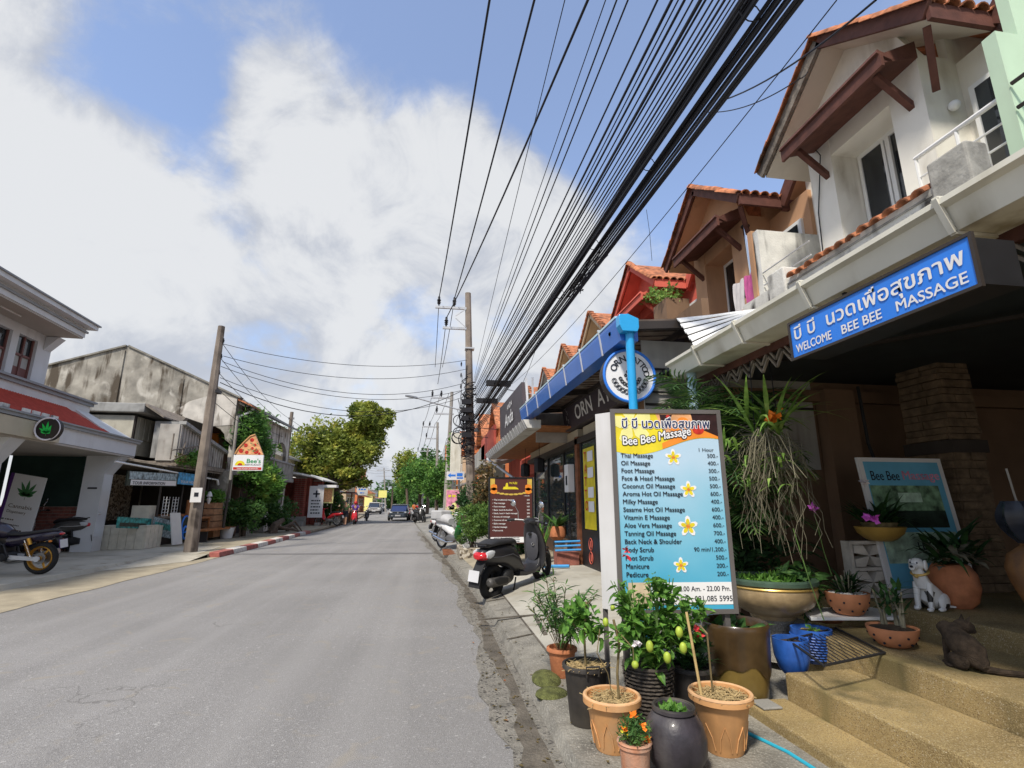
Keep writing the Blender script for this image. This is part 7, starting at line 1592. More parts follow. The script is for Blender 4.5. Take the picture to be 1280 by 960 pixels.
t = thing('grey_partition', 'grey rendered wall stub between the cream room and the corrugated balcony', 'wall', (-10, 21.5, 3)); put('wall', MB().box((-10.6, 21.3, 3.2), (-9.7, 23.9, 4.6)), 'asbestos', t); put('cap', MB().prism([(-9.95, 21.2, 4.15), (-9.5, 21.2, 4.75), (-9.4, 21.2, 4.7), (-9.82, 21.2, 4.1)], (0, 2.2, 0)), 'dark_frame', t); put('pipe', MB().tube([(-9.8, 21.25, 2.9), (-9.75, 21.25, 4.2)], .03, 6), 'white_paint', t)
t = thing('corrugated_balcony', 'balcony clad in grey corrugated sheets behind the first pole', 'balcony', (-9.1, 22, 3)); m = MB()
ys_ = [19.9+.115*i for i in range(36)]
for i, y in enumerate(ys_):
    m.box((-9.05-.035*(i % 2), y, 3.0), (-9.0-.035*(i % 2), y+.113, 4.28-.165*(y-19.9)))
put('sheet', m, 'corr_grey', t, kind='stuff'); put('end_sheet', MB().box((-9.7, 19.85, 3.0), (-9.05, 19.9, 4.3)), 'corr_grey', t); put('cap_beam', MB().beam((-9.0, 19.9, 4.36), (-9.0, 24.1, 3.68), .25, .12), 'asbestos', t); put('floor', MB().box((-12, 19.9, 2.82), (-8.95, 24.3, 2.98)), 'old_wood', t)
t = thing('balcony_plants', 'yellow green plants spilling over the lean to roof below the corrugated sheets', 'plant', (-9.0, 21.2, 2.9)); put('foliage', leaves(MB(), np.concatenate([blobpts((-8.85, 21.0, 3.15), (.2, .75, .32), 900, RN, .2), blobpts((-8.9, 20.1, 3.0), (.15, .4, .2), 250, RN, .2)]), .12, RN, .5), 'leaf_lime', t)
put('dry_stems', leaves(MB(), blobpts((-8.85, 19.9, 3.05), (.15, .5, .22), 300, RN, .2), .12, RN, .12), 'leaf_brown', t)
m = MB()
for a, b_ in (((-8.9, 19.3, 2.95), (-8.9, 20.6, 3.4)), ((-8.9, 19.9, 3.0), (-8.9, 20.1, 3.7)), ((-8.9, 19.2, 3.3), (-8.9, 22.5, 3.9)), ((-9.0, 19.4, 3.0), (-9.0, 19.4, 3.9))): m.tube([a, b_], .025, 5)
t = thing('scaffold_pipes', 'loose pipes and struts fixed above the stall roof edge', 'pipes', (-8.9, 19.5, 2.9)); put('pipes', m, 'old_wood', t)
# old stained concrete gable with arch, and the arcaded building behind it
t = thing('old_building', 'weathered building with a black stained concrete gable and arched upper verandah', 'building', (-12, 24, .1)); P_ = [(-16.8, 24, 0), (-16.8, 24, 7.15), (-13.7, 24, 8.25), (-13.4, 24, 8.25), (-8.75, 24, 6.15), (-8.75, 24, 4.0)]
for i in range(9): a = math.pi*i/8; P_.append((-9.85+.8*math.cos(a), 24, 4.25+.62*math.sin(a)))
P_ += [(-10.65, 24, 2.9), (-8.75, 24, 2.9), (-8.75, 24, 0)]
put('gable_wall', MB().prism(P_, (0, .25, 0)), 'concrete_old', t)
put('render_patch', MB().prism([(-10.9, 23.985, 4.7), (-8.76, 23.985, 4.9), (-8.76, 23.985, 6.05), (-9.6, 23.985, 6.3), (-10.7, 23.985, 5.9), (-11.3, 23.985, 5.4)], (0, .014, 0)), 'concrete_stain', t); put('render_patch', MB().prism([(-12.4, 23.985, 5.15), (-10.95, 23.985, 5.1), (-10.9, 23.985, 5.3), (-12.3, 23.985, 5.35)], (0, .014, 0)), 'concrete_stain', t)
put('coping', MB().beam((-16.8, 24.1, 7.2), (-13.6, 24.1, 8.32), .35, .07).beam((-13.5, 24.1, 8.32), (-8.6, 24.1, 6.12), .35, .07), 'concrete_dark', t)
put('buttress', MB().box((-13.75, 23.94, 5.0), (-13.6, 23.999, 8.1)), 'concrete_old', t); put('buttress', MB().box((-11.2, 23.96, 3), (-11.05, 23.999, 6.9)), 'concrete_old', t)
put('inner_wall', MB().box((-16, 25.6, 0), (-8.75, 25.7, 6)).box((-10.9, 24.25, 0), (-10.8, 33, 6)), 'brown_wall', t); put('door', MB().box((-10.4, 25.5, 3.0), (-9.9, 25.59, 4.7)), 'p_orange', t)
# street front: three arches
m = MB(); y0 = 24.26; seg = 2.9
for k in range(3):
    a0 = y0+seg*k; pts = [(a0, 5.9), (a0, 0), (a0+.35, 0), (a0+.35, 4.2)]
    for i in range(9): a = math.pi*(1-i/8); pts.append((a0+seg/2+(seg/2-.35)*math.cos(a), 4.2+.8*math.sin(a)))
    pts += [(a0+seg-.35, 0), (a0+seg, 0), (a0+seg, 5.9)]
    m.prism([(-8.95, p, z) for p, z in pts[::-1]], (.2, 0, 0))
put('arcade_wall', m, 'concrete_stain', t); put('roof', MB().prism([(-13.6, 24.3, 8.2), (-8.3, 24.3, 5.85), (-8.3, 24.3, 5.95), (-13.6, 24.3, 8.3)], (0, 9, 0)), 'asbestos', t); put('tiled_eave', MB().prism([(-8.72, 24.0, 6.02), (-8.1, 24.0, 5.74), (-8.1, 24.0, 5.8), (-8.72, 24.0, 6.1)], (0, 1.2, 0)), 'tile_orange', t); put('rainwater_pipe', MB().tube([(-8.2, 24.6, 5.75), (-8.4, 24.4, 5.5), (-8.85, 24.2, 5.2)], .05, 8), 'white_paint', t)
bal = put('balcony_floor', MB().box((-9.3, 24.3, 2.75), (-8.3, 33, 2.95)), 'concrete', t); PK = None
for i in range(60):
    if PK is None: PK = put('picket', MB().box((0, 0, 0), (.04, .06, .8)), 'corr_grey', bal, raw=1); o = PK
    else: o = bpy.data.objects.new('picket', PK.data); COL.objects.link(o); o.parent = bal
    o.location = Vector((-8.38, 24.3+.145*i, 2.95))-OFF[t.name]
put('top_rail', MB().box((-8.42, 24.2, 3.751), (-8.3, 33, 3.84)), 'asbestos', bal); put('floor_slab', MB().box((-16, 24.3, 2.8), (-9.31, 33, 2.9)), 'concrete', t); put('ground_wall', MB().box((-9.6, 24.3, 0), (-9.5, 33, 2.7)), 'interior', t)
# pizza sign on a white pole
t = thing('pizza_sign', 'white restaurant sign topped by a pizza slice, on a white pole', 'sign', (-8.0, 22.0, .1)); F6 = Frame((-7.892,22,2.798), (1, 0, 0), (0, 0, 1)); Wd = 1.12; Hd = .62
put('panel', F6.slab(MB(), 0, 0, Wd, Hd, -.1, 0), 'pure_white', t); put('red_strip', F6.rect(MB(), .03, .03, Wd-.03, .13, .004), 'red_print', t); m = MB(); text(m, F6, 'THAI FOOD SEAFOOD', Wd*.5, .05, .07, .008, width=.8, align='C', bold=.03); put('lettering', m, 'pure_white', t)
m = MB(); text(m, F6, "Bee's", Wd*.46, .30, .24, .006, width=.52, bold=.05); put('lettering', m, 'green_print', t); m = MB(); text(m, F6, 'RESTAURANT', Wd*.42, .2, .08, .006, width=.58); put('lettering', m, 'ink', t)
m = MB(); F6.poly(m, [(.27+.19*math.cos(math.pi*i/12), .2+.19*math.sin(math.pi*i/12)) for i in range(13)], .005); put('sun_emblem', m, 'p_yellow', t); m = MB(); F6.poly(m, [(.27+.09*math.cos(math.pi*i/12), .2+.09*math.sin(math.pi*i/12)) for i in range(13)], .008); put('sun_emblem', m, 'p_red', t)
m = MB(); o_ = [F6.at(u, v, -.1) for u, v in ((.06, Hd+.01), (Wd-.02, Hd+.01), (.72, 1.42), (.55, 1.35), (.35, 1.12), (.15, .85))]; put('pizza_slice', m.prism(o_, F6.n*.1), 'p_skin', t); put('crust', MB().tube([F6.at(*q, .0) for q in ((.04, Hd+.03), (.14, .88), (.34, 1.14), (.54, 1.37), (.72, 1.44))], .035, 8), 'pot_tan', t, smooth=True)
m = MB()
for u, v, r in ((.25, .78, .09), (.47, .72, .07), (.82, .76, .1), (.40, 1.0, .08), (.62, 1.22, .08), (.66, .88, .06), (.75, 1.02, .06), (.95, .68, .05)): F6.poly(m, [(u+r*math.cos(a*.6283), v+r*math.sin(a*.6283)) for a in range(10)], .005)
put('pizza_topping', m, 'p_red', t); m = MB()
for i in range(14): u, v = U(.3, .85), U(.7, 1.1); F6.poly(m, [(u+.025*math.cos(a), v+.02*math.sin(a)) for a in range(6)], .007)
put('pizza_topping', m, 'green_print', t); put('pole', MB().tube([(-8.006,22.2,5.014), (-7.979,22.2,2.432)], .055, 10), 'pole_grey', t, smooth=True); put('lower_pole', MB().tube([(-7.979,22.2,2.432), (-8.025,22.2,0.588)], .05, 8), 'dark_frame', t, smooth=True)
# trees and shrubs on the left
def tree(lab, c, tr, parts, leafm, n, size, name='tree', group=None, seed=1, limbs=6, asp=.5):
    rs = np.random.RandomState(seed); t = thing(name, lab, 'tree', c, group); c = Vector(c); tz = min(p[0][2]-p[1][2]*.3 for p in parts); m = MB()
    m.tube([c, c+Vector((tr*.4, 0, tz*.3)), Vector((c.x*.6+parts[0][0][0]*.4, c.y, c.z+(tz-c.z)*.8))], [tr, tr*.8, tr*.6], 9); q = Vector((c.x*.6+parts[0][0][0]*.4, c.y, c.z+(tz-c.z)*.8))
    for p, r, w in parts:
        for i in range(limbs):
            d = rs.normal(size=3); d /= np.linalg.norm(d); e = Vector(p)+Vector((d[0]*r[0]*.7, d[1]*r[1]*.7, d[2]*r[2]*.6)); mid = q.lerp(e, .5)+Vector((0, 0, .12*r[2])); m.tube([q, mid, e], [tr*.3, tr*.16, tr*.05], 6)
    put('trunk', m, 'bark', t, smooth=True); pts = np.concatenate([lumps(p, r, max(8, int(55*w)), int(n*w), rs, .42) for p, r, w in parts]); put('crown', leaves(MB(), pts, size, rs, asp, .1), leafm, t); return t
tree('bright feathery tree growing between the pizza sign and the arcaded building', (-8.3, 25.3, .1), .13, [((-8.4, 25.3, 4.4), (1.15, 1.2, 1.3), .5), ((-8.0, 25.2, 2.9), (.95, 1.0, .9), .3), ((-7.5, 25.6, 2.0), (.7, .8, .6), .2)], 'leaf_tree', 14000, .2, seed=3, asp=.35)
for c, r, n, lb, lm in (((-8.2, 24.6, .95), (.9, .8, .85), 3200, 'dark green shrub below the feathery tree', 'leaf_bush'), ((-8.1, 28.6, .8), (.9, .8, .75), 1800, 'dark leafy shrub left of the second pole', 'leaf_bush'), ((-9.0, 33.5, 1.1), (.9, .9, 1.0), 1500, 'small yellow green shrub before the brick pillar', 'leaf_mid')):
    t = thing('shrub', lb, 'shrub', (c[0], c[1], .1)); put('foliage', leaves(MB(), lumps(c, r, 18, n, RN), .15, RN, .5), lm, t); put('stem', MB().tube([(c[0], c[1], .1), c], .04, 6), 'bark', t)
t = thing('pot', 'white bucket shaped pot under the dark shrub', 'flower pot', (-8.5, 23.95, .1)); put('pot', MB().lathe([(.22, 0), (.3, .45), (.32, .45), (.27, .4), (.0001, .38)], (-8.5, 23.95, .1), 20), 'white_paint', t, smooth=True)
t = thing('driftwood', 'brown tree stump and roots at the pavement edge under the shrubs', 'stump', (-7.6, 28, .1)); m = MB().tube([(-7.7, 27.6, .1), (-7.6, 27.6, .5), (-7.3, 27.9, .75)], [.25, .18, .1], 9)
for i in range(9): a = U(0, 6.28); m.tube([(-7.4, 28.4, .3), (-7.4+.5*math.cos(a), 28.4+.7*math.sin(a), U(.2, .7)), (-7.4+.9*math.cos(a), 28.4+1.2*math.sin(a), .1)], [.1, .07, .03], 6)
put('wood', m, 'bark', t, smooth=True)
# brick building
t = thing('brick_building', 'low building with red brick pillars and a white sheet roof', 'building', (-9.5, 38, .1)); put('wall', MB().box((-13, 38.6, 0), (-8.6, 46, 3.3)), 'brick_red', t); put('dark_wall', MB().box((-12, 34.5, .1), (-10.2, 38.5, 3.1)), 'interior', t)
m = MB(); m.prism([(-13, 33.6, 3.9), (-8.0, 33.6, 3.25), (-8.0, 33.6, 3.35), (-13, 33.6, 4.05)], (0, 12, 0)); m.prism([(-8.0, 36, 3.3), (-7.2, 36, 3.0), (-7.2, 36, 3.08), (-8.0, 36, 3.4)], (0, 8, 0)); put('roof', m, 'white_building', t)
put('upper_roof', MB().prism([(-14, 36, 6.2), (-10.0, 36, 4.6), (-10.0, 36, 4.75), (-14, 36, 6.4)], (0, 14, 0)), 'asbestos', t); put('upper_wall', MB().box((-14, 36.4, 3.9), (-10.5, 48, 5.0)), 'house_cream', t)
BK = None
for x0, y0, hh in ((-9.35, 37.6, 3.2), (-8.55, 39.4, 3.1), (-8.2, 38.2, 1.1)):
    pl = put('pillar', MB().box((x0+.015, y0+.015, .1), (x0+.635, y0+.635, .1+hh)), 'mortar', t); nr = int(hh/.135)
    for r_ in range(nr):
        for side in (0, 1):
            for j in range(3):
                if BK is None: BK = put('brick', MB().box((0, 0, 0), (.20, .03, .115)), 'brick_red', pl, raw=1); o = BK
                else: o = bpy.data.objects.new('brick', BK.data); COL.objects.link(o); o.parent = pl
                off = .215*j
                if side == 0: o.location = Vector((x0+off, y0-.012, .11+.135*r_))-OFF[t.name]
                else: o.rotation_euler = (0, 0, R(90)); o.location = Vector((x0+.655, y0+off, .11+.135*r_))-OFF[t.name]
for i in range(4): put('step', MB().box((-9.9, 35.5+.3*i, .1), (-8.2, 35.8+.3*i, .25+.15*i)), 'concrete', t)
t = thing('clinic_sign', 'tall white sign with a black cross by the brick pillars', 'sign', (-7.5, 36.5, .1)); F7 = Frame((-8.102,36.5,0.627), (1, 0, 0), (0, 0, 1)); put('panel', F7.slab(MB(), 0, 0, .92, 2.05, -.06, 0), 'sign_white', t); put('cross', F7.slab(F7.slab(MB(), .41, 1.3, .51, 1.75, 0, .01), .25, 1.48, .67, 1.58, 0, .012), 'ink', t)
m = MB()
for i in range(5): dashes(m, F7, .16, 1.05-.2*i, .6-.1*(i % 2), .10, .01)
put('lettering', m, 'ink', t); put('foot', MB().box((-7.6, 36.4, .1), (-7.3, 36.9, .3)), 'pole_grey', t)
t = thing('notice_board', 'yellow picture notice board under a small white roof', 'notice board', (-7.0, 37, .1)); F8 = Frame((-7.418,37,1.553), (1, 0, 0), (0, 0, 1)); put('panel', F8.slab(MB(), 0, 0, .78, 1.0, -.06, 0), 'p_paleyellow', t); put('printed_picture', F8.rect(MB(), .08, .08, .70, .92, .005), 'p_skin', t); b0 = F8.at(0, 0, 0)
put('roof', MB().box((b0.x-.2, b0.y-.4, b0.z+1.03), (b0.x+1.0, b0.y+.4, b0.z+1.2)), 'sign_white', t); put('post', MB().tube([(b0.x+.1, b0.y, .1), (b0.x+.1, b0.y, b0.z)], .05, 6).tube([(b0.x+.7, b0.y, .1), (b0.x+.7, b0.y, b0.z)], .05, 6), 'dark_frame', t)
# big roadside tree
tree('big yellow green tree overhanging the left pavement beyond the brick building', (-6.6, 42, .1), .3, [((-8.6, 42.5, 5.6), (2.6, 2.4, 3.0), .55), ((-6.4, 42, 5.2), (2.4, 2.2, 2.3), .3), ((-5.2, 42.5, 8.1), (1.9, 1.7, 1.7), .26), ((-6.2, 42.3, 6.9), (1.5, 1.4, 1.3), .15), ((-6.5, 42, 3.4), (1.8, 1.6, 1.0), .12)], 'leaf_tree_yellow', 34000, .25, seed=5, limbs=9)
t = thing('hedge', 'dark green shrubs under the big tree', 'hedge', (-8.5, 41, .1)); put('foliage', leaves(MB(), lumps((-8.3, 41.5, 1.6), (1.6, 1.5, 1.6), 20, 5000, RN), .22, RN, .5), 'leaf_bush', t)
t = thing('street_stall', 'reddish wooden stall front behind the pedestrian', 'stall', (-7.3, 47, .1)); put('counter', MB().box((-8.3, 47, .1), (-6.9, 48, 1.3)), 'orange_wood', t); put('roof', MB().box((-8.6, 46.6, 2.4), (-6.6, 48.4, 2.5)), 'maroon', t)
for x in (-8.2, -6.9): put('post', MB().tube([(x, 46.9, .1), (x, 46.9, 2.4)], .05, 6), 'orange_wood', t)
t = thing('street_sign', 'small white tapering sign on a post beyond the big tree', 'sign', (-5.9, 48, .1)); F9 = Frame((-6.62,48,2.26), (1, 0, 0), (0, 0, 1)); put('panel', MB().prism([F9.at(0, 0, 0), F9.at(.9, 0, 0), F9.at(.95, .78, 0), F9.at(-.08, .85, 0)], (0, .1, 0)), 'white_building', t); m = MB(); dashes(m, F9, .12, .45, .62, .14, .01); dashes(m, F9, .25, .16, .4, .12, .01); put('lettering', m, 'sign_blue', t); put('post', MB().tube([F9.at(.1, 0, -.05), (F9.o.x+.05, 48.05, .1)], .05, 6), 'pole_grey', t)
# far left buildings and trees
FB = [(-14, 58, 6, 7, 5.2, 'white_building', 'asbestos', 'white building with a grey roof beyond the big tree'), (-14, 70, 6, 8, 4.4, 'beige_wall', 'maroon', 'low shop with a dark red awning near the parked cars'), (-16, 92, 7, 9, 7.6, 'orange_wall', 'tile_orange', 'tall reddish orange building in the far distance on the left'), (-17.5, 125, 8, 9, 4.6, 'white_building', 'asbestos', 'white low building closing the street'), (-14.5, 112, 4.5, 5, 3.6, 'p_paleyellow', 'tile_orange', 'small yellow fronted building near the end of the street')]
for x, y, w, d, h, m1, m2, lb in FB:
    t = thing('far_building', lb, 'building', (x, y, .1)); put('wall', MB().box((x-w/2, y, 0), (x+w/2, y+d, h)), m1, t); put('roof', MB().prism([(x-w/2-.3, y-.4, h), (x+w/2+.3, y-.4, h), (x, y-.4, h+1.2)], (0, d+.8, 0)), m2, t)
    for k in range(3): wd = put('window', MB().box((x+w/2-.02, y+1+2*k, 1.2), (x+w/2+.06, y+2.2+2*k, 2.4)), 'white_paint', t); put('pane', MB().box((x+w/2+.061, y+1.1+2*k, 1.3), (x+w/2+.07, y+2.1+2*k, 2.3)), 'glass_dark', wd)
    put('awning', MB().prism([(x+w/2, y, 3.0), (x+w/2+1.4, y, 2.6), (x+w/2+1.4, y, 2.7), (x+w/2, y, 3.12)], (0, d, 0)), m2, t)
t = thing('yellow_sign', 'pale yellow square sign board far along the left side', 'sign', (-8.6, 84, .1)); F0 = Frame((-8.3,84,2.472), (1, 0, 0), (0, 0, 1)); put('panel', F0.slab(MB(), 0, 0, 1.25, 1.1, -.1, 0), 'yellow_sign', t); put('post', MB().tube([F0.at(.6, 0, -.15), (F0.o.x+.6, 84.1, .1)], .07, 6), 'pole_grey', t)
t = thing('palm', 'coconut like palm far down the street between the trees', 'palm', (-7.6, 140, .1)); m = MB(); cc = Vector((-10.322,140,5.994))
for i in range(18): a = U(0, 6.28); frond(m, cc, (math.cos(a), math.sin(a), U(.2, 1.3)), U(3.5, 5), 1.3, 12, 1.6, .16)
put('fronds', m, 'leaf_palm', t); put('trunk', MB().tube([(cc.x, 140, .1), tuple(cc)], .25, 7), 'bark', t)
# right side beyond the motorbikes
t = thing('bush', 'round green bush spilling over the kerb left of the brown menu board', 'bush', (1.35, 14.6, .15)); put('foliage', leaves(MB(), np.concatenate([lumps((1.15, 14.7, .95), (.62, .7, .62), 26, 5200, RN), lumps((1.5, 15.3, 1.15), (.35, .5, .5), 8, 900, RN)]), .085, RN, .35, .3), 'leaf_hedge', t); m = MB()
for i in range(14): m.tube([(1.2+U(-.1, .1), 14.7+U(-.2, .2), .15), (1.15+U(-.4, .4), 14.7+U(-.4, .4), 1.2)], .01, 5)
put('stems', m, 'bark', t, kind='stuff')
t = thing('planter_bed', 'dark stone planter under the round bush', 'planter', (1.3, 14.3, .1)); put('stone_edge', MB().box((.75, 13.9, .1), (1.9, 14.1, .38)).box((.75, 14.11, .1), (.9, 15.6, .36)), 'stone', t, bevel=.02)
for c, r, n, lb, lm in (((1.9, 16.8, 1.6), (.7, .8, 1.1), 2600, 'dark reddish leaved shrub against the orange shopfront', 'leaf_brown'), ((1.5, 21.8, 1.5), (.6, .9, .9), 1600, 'dark shrub behind the centre pole', 'leaf_dark'), ((2.2, 13.2, 1.0), (.45, .7, .8), 1500, 'dark potted shrub between the menu board and the window', 'leaf_dark')):
    t = thing('shrub', lb, 'shrub', (c[0], c[1], .15)); put('foliage', leaves(MB(), lumps(c, r, 16, n, RN), .13, RN, .45), lm, t); put('stem', MB().tube([(c[0], c[1], .15), c], .03, 6), 'bark', t)
t = thing('floral_banner', 'pink and yellow floral poster stand beside the centre pole', 'poster', (.85, 24, .1)); Fa = Frame((0.556,22,0.477), (1, 0, 0), (0, 0, 1)); put('panel', Fa.slab(MB(), 0, 0, .60, 1.62, -.05, 0), 'p_tan', t); put('printed_picture', Fa.rect(MB(), .03, .9, .57, 1.58, .006), 'photo_pink', t); m = MB()
for i in range(12): u, v = U(.1, .5), U(.15, 1.0); Fa.poly(m, [(u+.09*math.cos(a*.9)*(1+.3*(a % 2)), v+.09*math.sin(a*.9)) for a in range(7)], .01)
put('printed_flowers', m, 'p_paleyellow', t); m = MB(); dashes(m, Fa, .1, 1.3, .4, .12, .012); put('lettering', m, 'p_yellow', t)
t = thing('blue_sign', 'small white sign with a blue arrow on a pole by the transformer box', 'sign', (.95, 23, 2)); Fb = Frame((0.588,23,2.525), (1, -.1, 0), (0, 0, 1)); put('panel', Fb.slab(MB(), 0, 0, .78, .37, -.05, 0), 'sign_white', t); m = MB(); Fb.poly(m, [(.05, .2), (.18, .3), (.18, .24), (.4, .24), (.4, .16), (.18, .16), (.18, .1)], .006); Fb.rect(m, .45, .06, .73, .12, .006); Fb.rect(m, .45, .16, .7, .3, .006); put('arrow', m, 'sign_blue', t); put('post', MB().tube([Fb.at(.39, 0, -.1), (Fb.o.x+.39, 23.1, .1)], .035, 6), 'steel', t)
t = thing('switch_cabinet', 'tall cream electrical cabinet strapped between the poles', 'cabinet', (1.1, 25, 2.6)); put('cabinet', MB().box((.80, 25, 2.7), (1.32, 25.5, 4.9)), 'gutter_cream', t, bevel=.03); put('bracket', MB().box((.9, 25.1, .1), (1.0, 25.2, 2.69)).box((1.2, 25.1, .1), (1.3, 25.2, 2.69)), 'steel', t)
RT = [((-2.9, 62, .05), .2, [((-3.3, 62, 5.6), (1.4, 1.3, 2.1), 1.0)], 'leaf_tree_yellow', 4500, .3, 'narrow olive yellow tree on the right side far down the street'),
      ((-1.2, 50, .05), .2, [((-1.2, 50, 3.9), (1.8, 2, 1.8), .6), ((.6, 50, 4.1), (1.5, 1.7, 1.9), .5)], 'leaf_tree', 8500, .24, 'bright green tree over the parked scooters on the right'),
      ((.3, 40, .05), .14, [((.3, 40, 3.0), (1.1, 1.2, 1.6), 1.0)], 'leaf_tree', 4000, .2, 'small green roadside tree nearer than the bright one'),
      ((-.6, 66, .05), .25, [((-.6, 66, 5.6), (2.2, 2.2, 2.6), 1.0)], 'leaf_mid', 5000, .3, 'dark green rounded tree behind the right hand trees'),
      ((-4.6, 88, .05), .2, [((-4.6, 88, 4.0), (1.6, 2, 2.4), 1.0)], 'leaf_tree', 2500, .4, 'distant green tree at the bend of the street'),
      ((-16, 52, .05), .3, [((-16, 52, 6.5), (3, 3, 3), 1.0)], 'leaf_mid', 5000, .4, 'dark tree behind the buildings beyond the big yellow green tree')]
for i, (c, tr, parts, lm, n, s, lb) in enumerate(RT): tree(lb, c, tr, parts, lm, n, s, seed=20+i, limbs=5)
m = MB(); rs = np.random.RandomState(9); pts = []
for i in range(60):
    a = -60+120*i/60; x = -8+1.6*(i-30); yy = 165+rs.rand()*12; pts.append(blobpts((x, yy, 1.5+2.0*rs.rand()), (3.6, 3, 3.2+2*rs.rand()), 170, rs, .4))
o = put('far_treeline', leaves(m, np.concatenate(pts), 1.3, rs, .7, .1), 'leaf_mid', kind='stuff'); o['label'] = 'distant line of trees closing the end of the street'; o['category'] = 'treeline'
# ================================================================= poles and overhead lines
def pole(lab, base, top, w0, w1, m_='pole_concrete', name='utility_pole', cat='utility pole'):
    t = thing(name, lab, cat, base); b = Vector(base); tp = Vector(top); m = MB(); vs = []
    for c, w in ((b, w0), (tp, w1)):
        for a in range(8):
            an = math.pi/8+a*math.pi/4; vs.append(c+Vector((math.cos(an)*w/2*1.05, math.sin(an)*w/2*1.05, 0)))
    m.add(vs, [(i, (i+1) % 8, 8+(i+1) % 8, 8+i) for i in range(8)]+[tuple(range(8))[::-1], tuple(range(8, 16))]); put('shaft', m, m_, t); return t
def insul(t, p, s=1, m_='black_metal'):
    p = Vector(p); put('insulator', MB().lathe([(.03, 0), (.03, .08), (.075, .1), (.04, .14), (.085, .17), (.04, .21), (.09, .25), (.05, .3), (.045, .4), (.02, .42)], tuple(p), 10).xf(Matrix.Translation(p) @ Matrix.Scale(s, 4) @ Matrix.Translation(-p)), m_, t, smooth=True)
b1 = Vector((-7.106,17.348,0.1)); b1y = b1.y; T1 = Vector((-7.198,17.6,7.313))
P1 = pole('old brown concrete pole leaning slightly at the left kerb, nearest', tuple(b1), tuple(T1), .36, .20)
put('bracket', MB().box((T1.x-.05, T1.y-.15, T1.z-2.3), (T1.x+.22, T1.y+.15, T1.z-2.2)), 'black_metal', P1)
for k in range(4): insul(P1, (T1.x+.12, T1.y, T1.z-.6-.55*k), .45)
put('notice', MB().box((b1.x-.14, b1.y-.23, 1.55), (b1.x+.17, b1.y-.205, 1.98)).xf(Matrix.Translation((.02, 0, 0))), 'sign_white', P1); put('notice_print', MB().box((b1.x-.02, b1.y-.24, 1.72), (b1.x+.1, b1.y-.232, 1.84)), 'ink', P1)
T2 = Vector((-9.044,34,7.222)); B2 = Vector((-9.181,34,0.27)); P2 = pole('brown concrete pole beside the brick building, second on the left', (B2.x, B2.y, .1), tuple(T2), .3, .2)
for k in range(4):
    for s in (-1, 1): insul(P2, (T2.x+.15*s, T2.y, T2.z-.5-.5*k), .4)
T3 = Vector((1.28, 21.6, 10.75)); P3 = pole('tall concrete power pole in the centre, wrapped in tangled cables', (1.62, 21.6, .15), tuple(T3), .42, .26)
for z, xs in ((10.0, (.0, .68)), (9.05, (.35,))):
    put('crossarm', MB().box((xs[0]-.15, 21.5, z-.06), (1.35, 21.6, z+.04)), 'galv', P3)
    for x in xs: insul(P3, (x, 21.55, z+.04), 1.1)
put('crossarm_brace', MB().beam((1.2, 21.5, 9.95), (.75, 21.5, 9.6), .03, .03).beam((.75, 21.5, 9.5), (1.2, 21.5, 9.1), .03, .03), 'galv', P3); put('band', MB().box((1.2, 21.4, 8.1), (1.6, 21.8, 8.16)), 'galv', P3)
LA = put('lamp_arm', MB().tube([(1.35, 21.4, 5.3), (.2, 21.3, 5.55), (-.75, 21.2, 5.78)], .03, 8), 'galv', P3, smooth=True); put('lamp_head', MB().hull([(-1.25, .05, 5.84, 5.90), (-1.1, .08, 5.80, 5.90), (-.75, .06, 5.74, 5.84)], 10, 3, y=21.2), 'steel', LA, smooth=True)
m = MB()
for i in range(70):
    z = U(3.4, 6.4); a = U(0, 6.28); r = U(.12, .34); zz = z+U(-.5, .7); m.tube([(1.42+r*math.cos(a+k*1.3), 21.5+r*math.sin(a+k*1.3), z+(zz-z)*k/5+U(-.05, .05)) for k in range(6)], U(.008, .022), 4, False)
for i in range(8): z = U(3.9, 5.6); m.ring((1.2+U(-.25, .1), 21.3, z), (U(-.3, .3), 1, U(-.3, .3)), U(.15, .3), .02, 18, 5)
for i in range(5): m.box((1.05+U(-.1, .25), 21.2, 4.2+.35*i), (1.25+U(-.05, .3), 21.36, 4.4+.35*i))
put('cable_tangle', m, 'cable', P3, kind='stuff'); m = MB()
for k in range(12): m.tube([(1.0+U(-.1, .3), 21.45, U(5.5, 7.5)), (1.05+U(-.2, .2), 21.4, U(4.5, 6)), (1.25, 21.4, U(4, 5))], .012, 4, False)
put('loose_cables', m, 'cable', P3, kind='stuff')
for k in range(3): insul(P3, (1.05, 21.5, 6.3+.5*k), .5)
FP = [((.75, 31.5, .1), (0.996,31.5,8.32), .3, .2, 'grey concrete pole with two crossarms behind the centre pole', True), ((.4, 44, .1), (0.235,44,8.319), .3, .2, 'slim grey pole with crossarms left of the centre pole, middle distance', True), ((-1.3, 64, .1), (-0.723,64,8.212), .3, .2, 'distant pole above the bright green tree', True), ((.85, 27, .1), (0.959,27,4.981), .25, .2, 'pole overgrown with creeper beside the cabinet', False)]
for b, tp, w0, w1, lb, arms in FP:
    p = pole(lb, b, tp, w0, w1, 'pole_grey'); tp = Vector(tp)
    if arms:
        for dz, l in ((.4, 1.3), (1.4, 1.0)):
            put('crossarm', MB().box((tp.x-l, tp.y-.05, tp.z-dz-.05), (tp.x+.15, tp.y+.05, tp.z-dz+.05)), 'galv', p)
            for q in ((l-.1, l-.65) if dz < 1 else (l-.1,)): insul(p, (tp.x-q, tp.y, tp.z-dz+.05), 1.0)
    else: put('creeper', leaves(MB(), blobpts((tp.x, tp.y, 3.4), (.28, .28, 1.9), 1500, RN, .3), .14, RN, .6), 'leaf_lime', p)
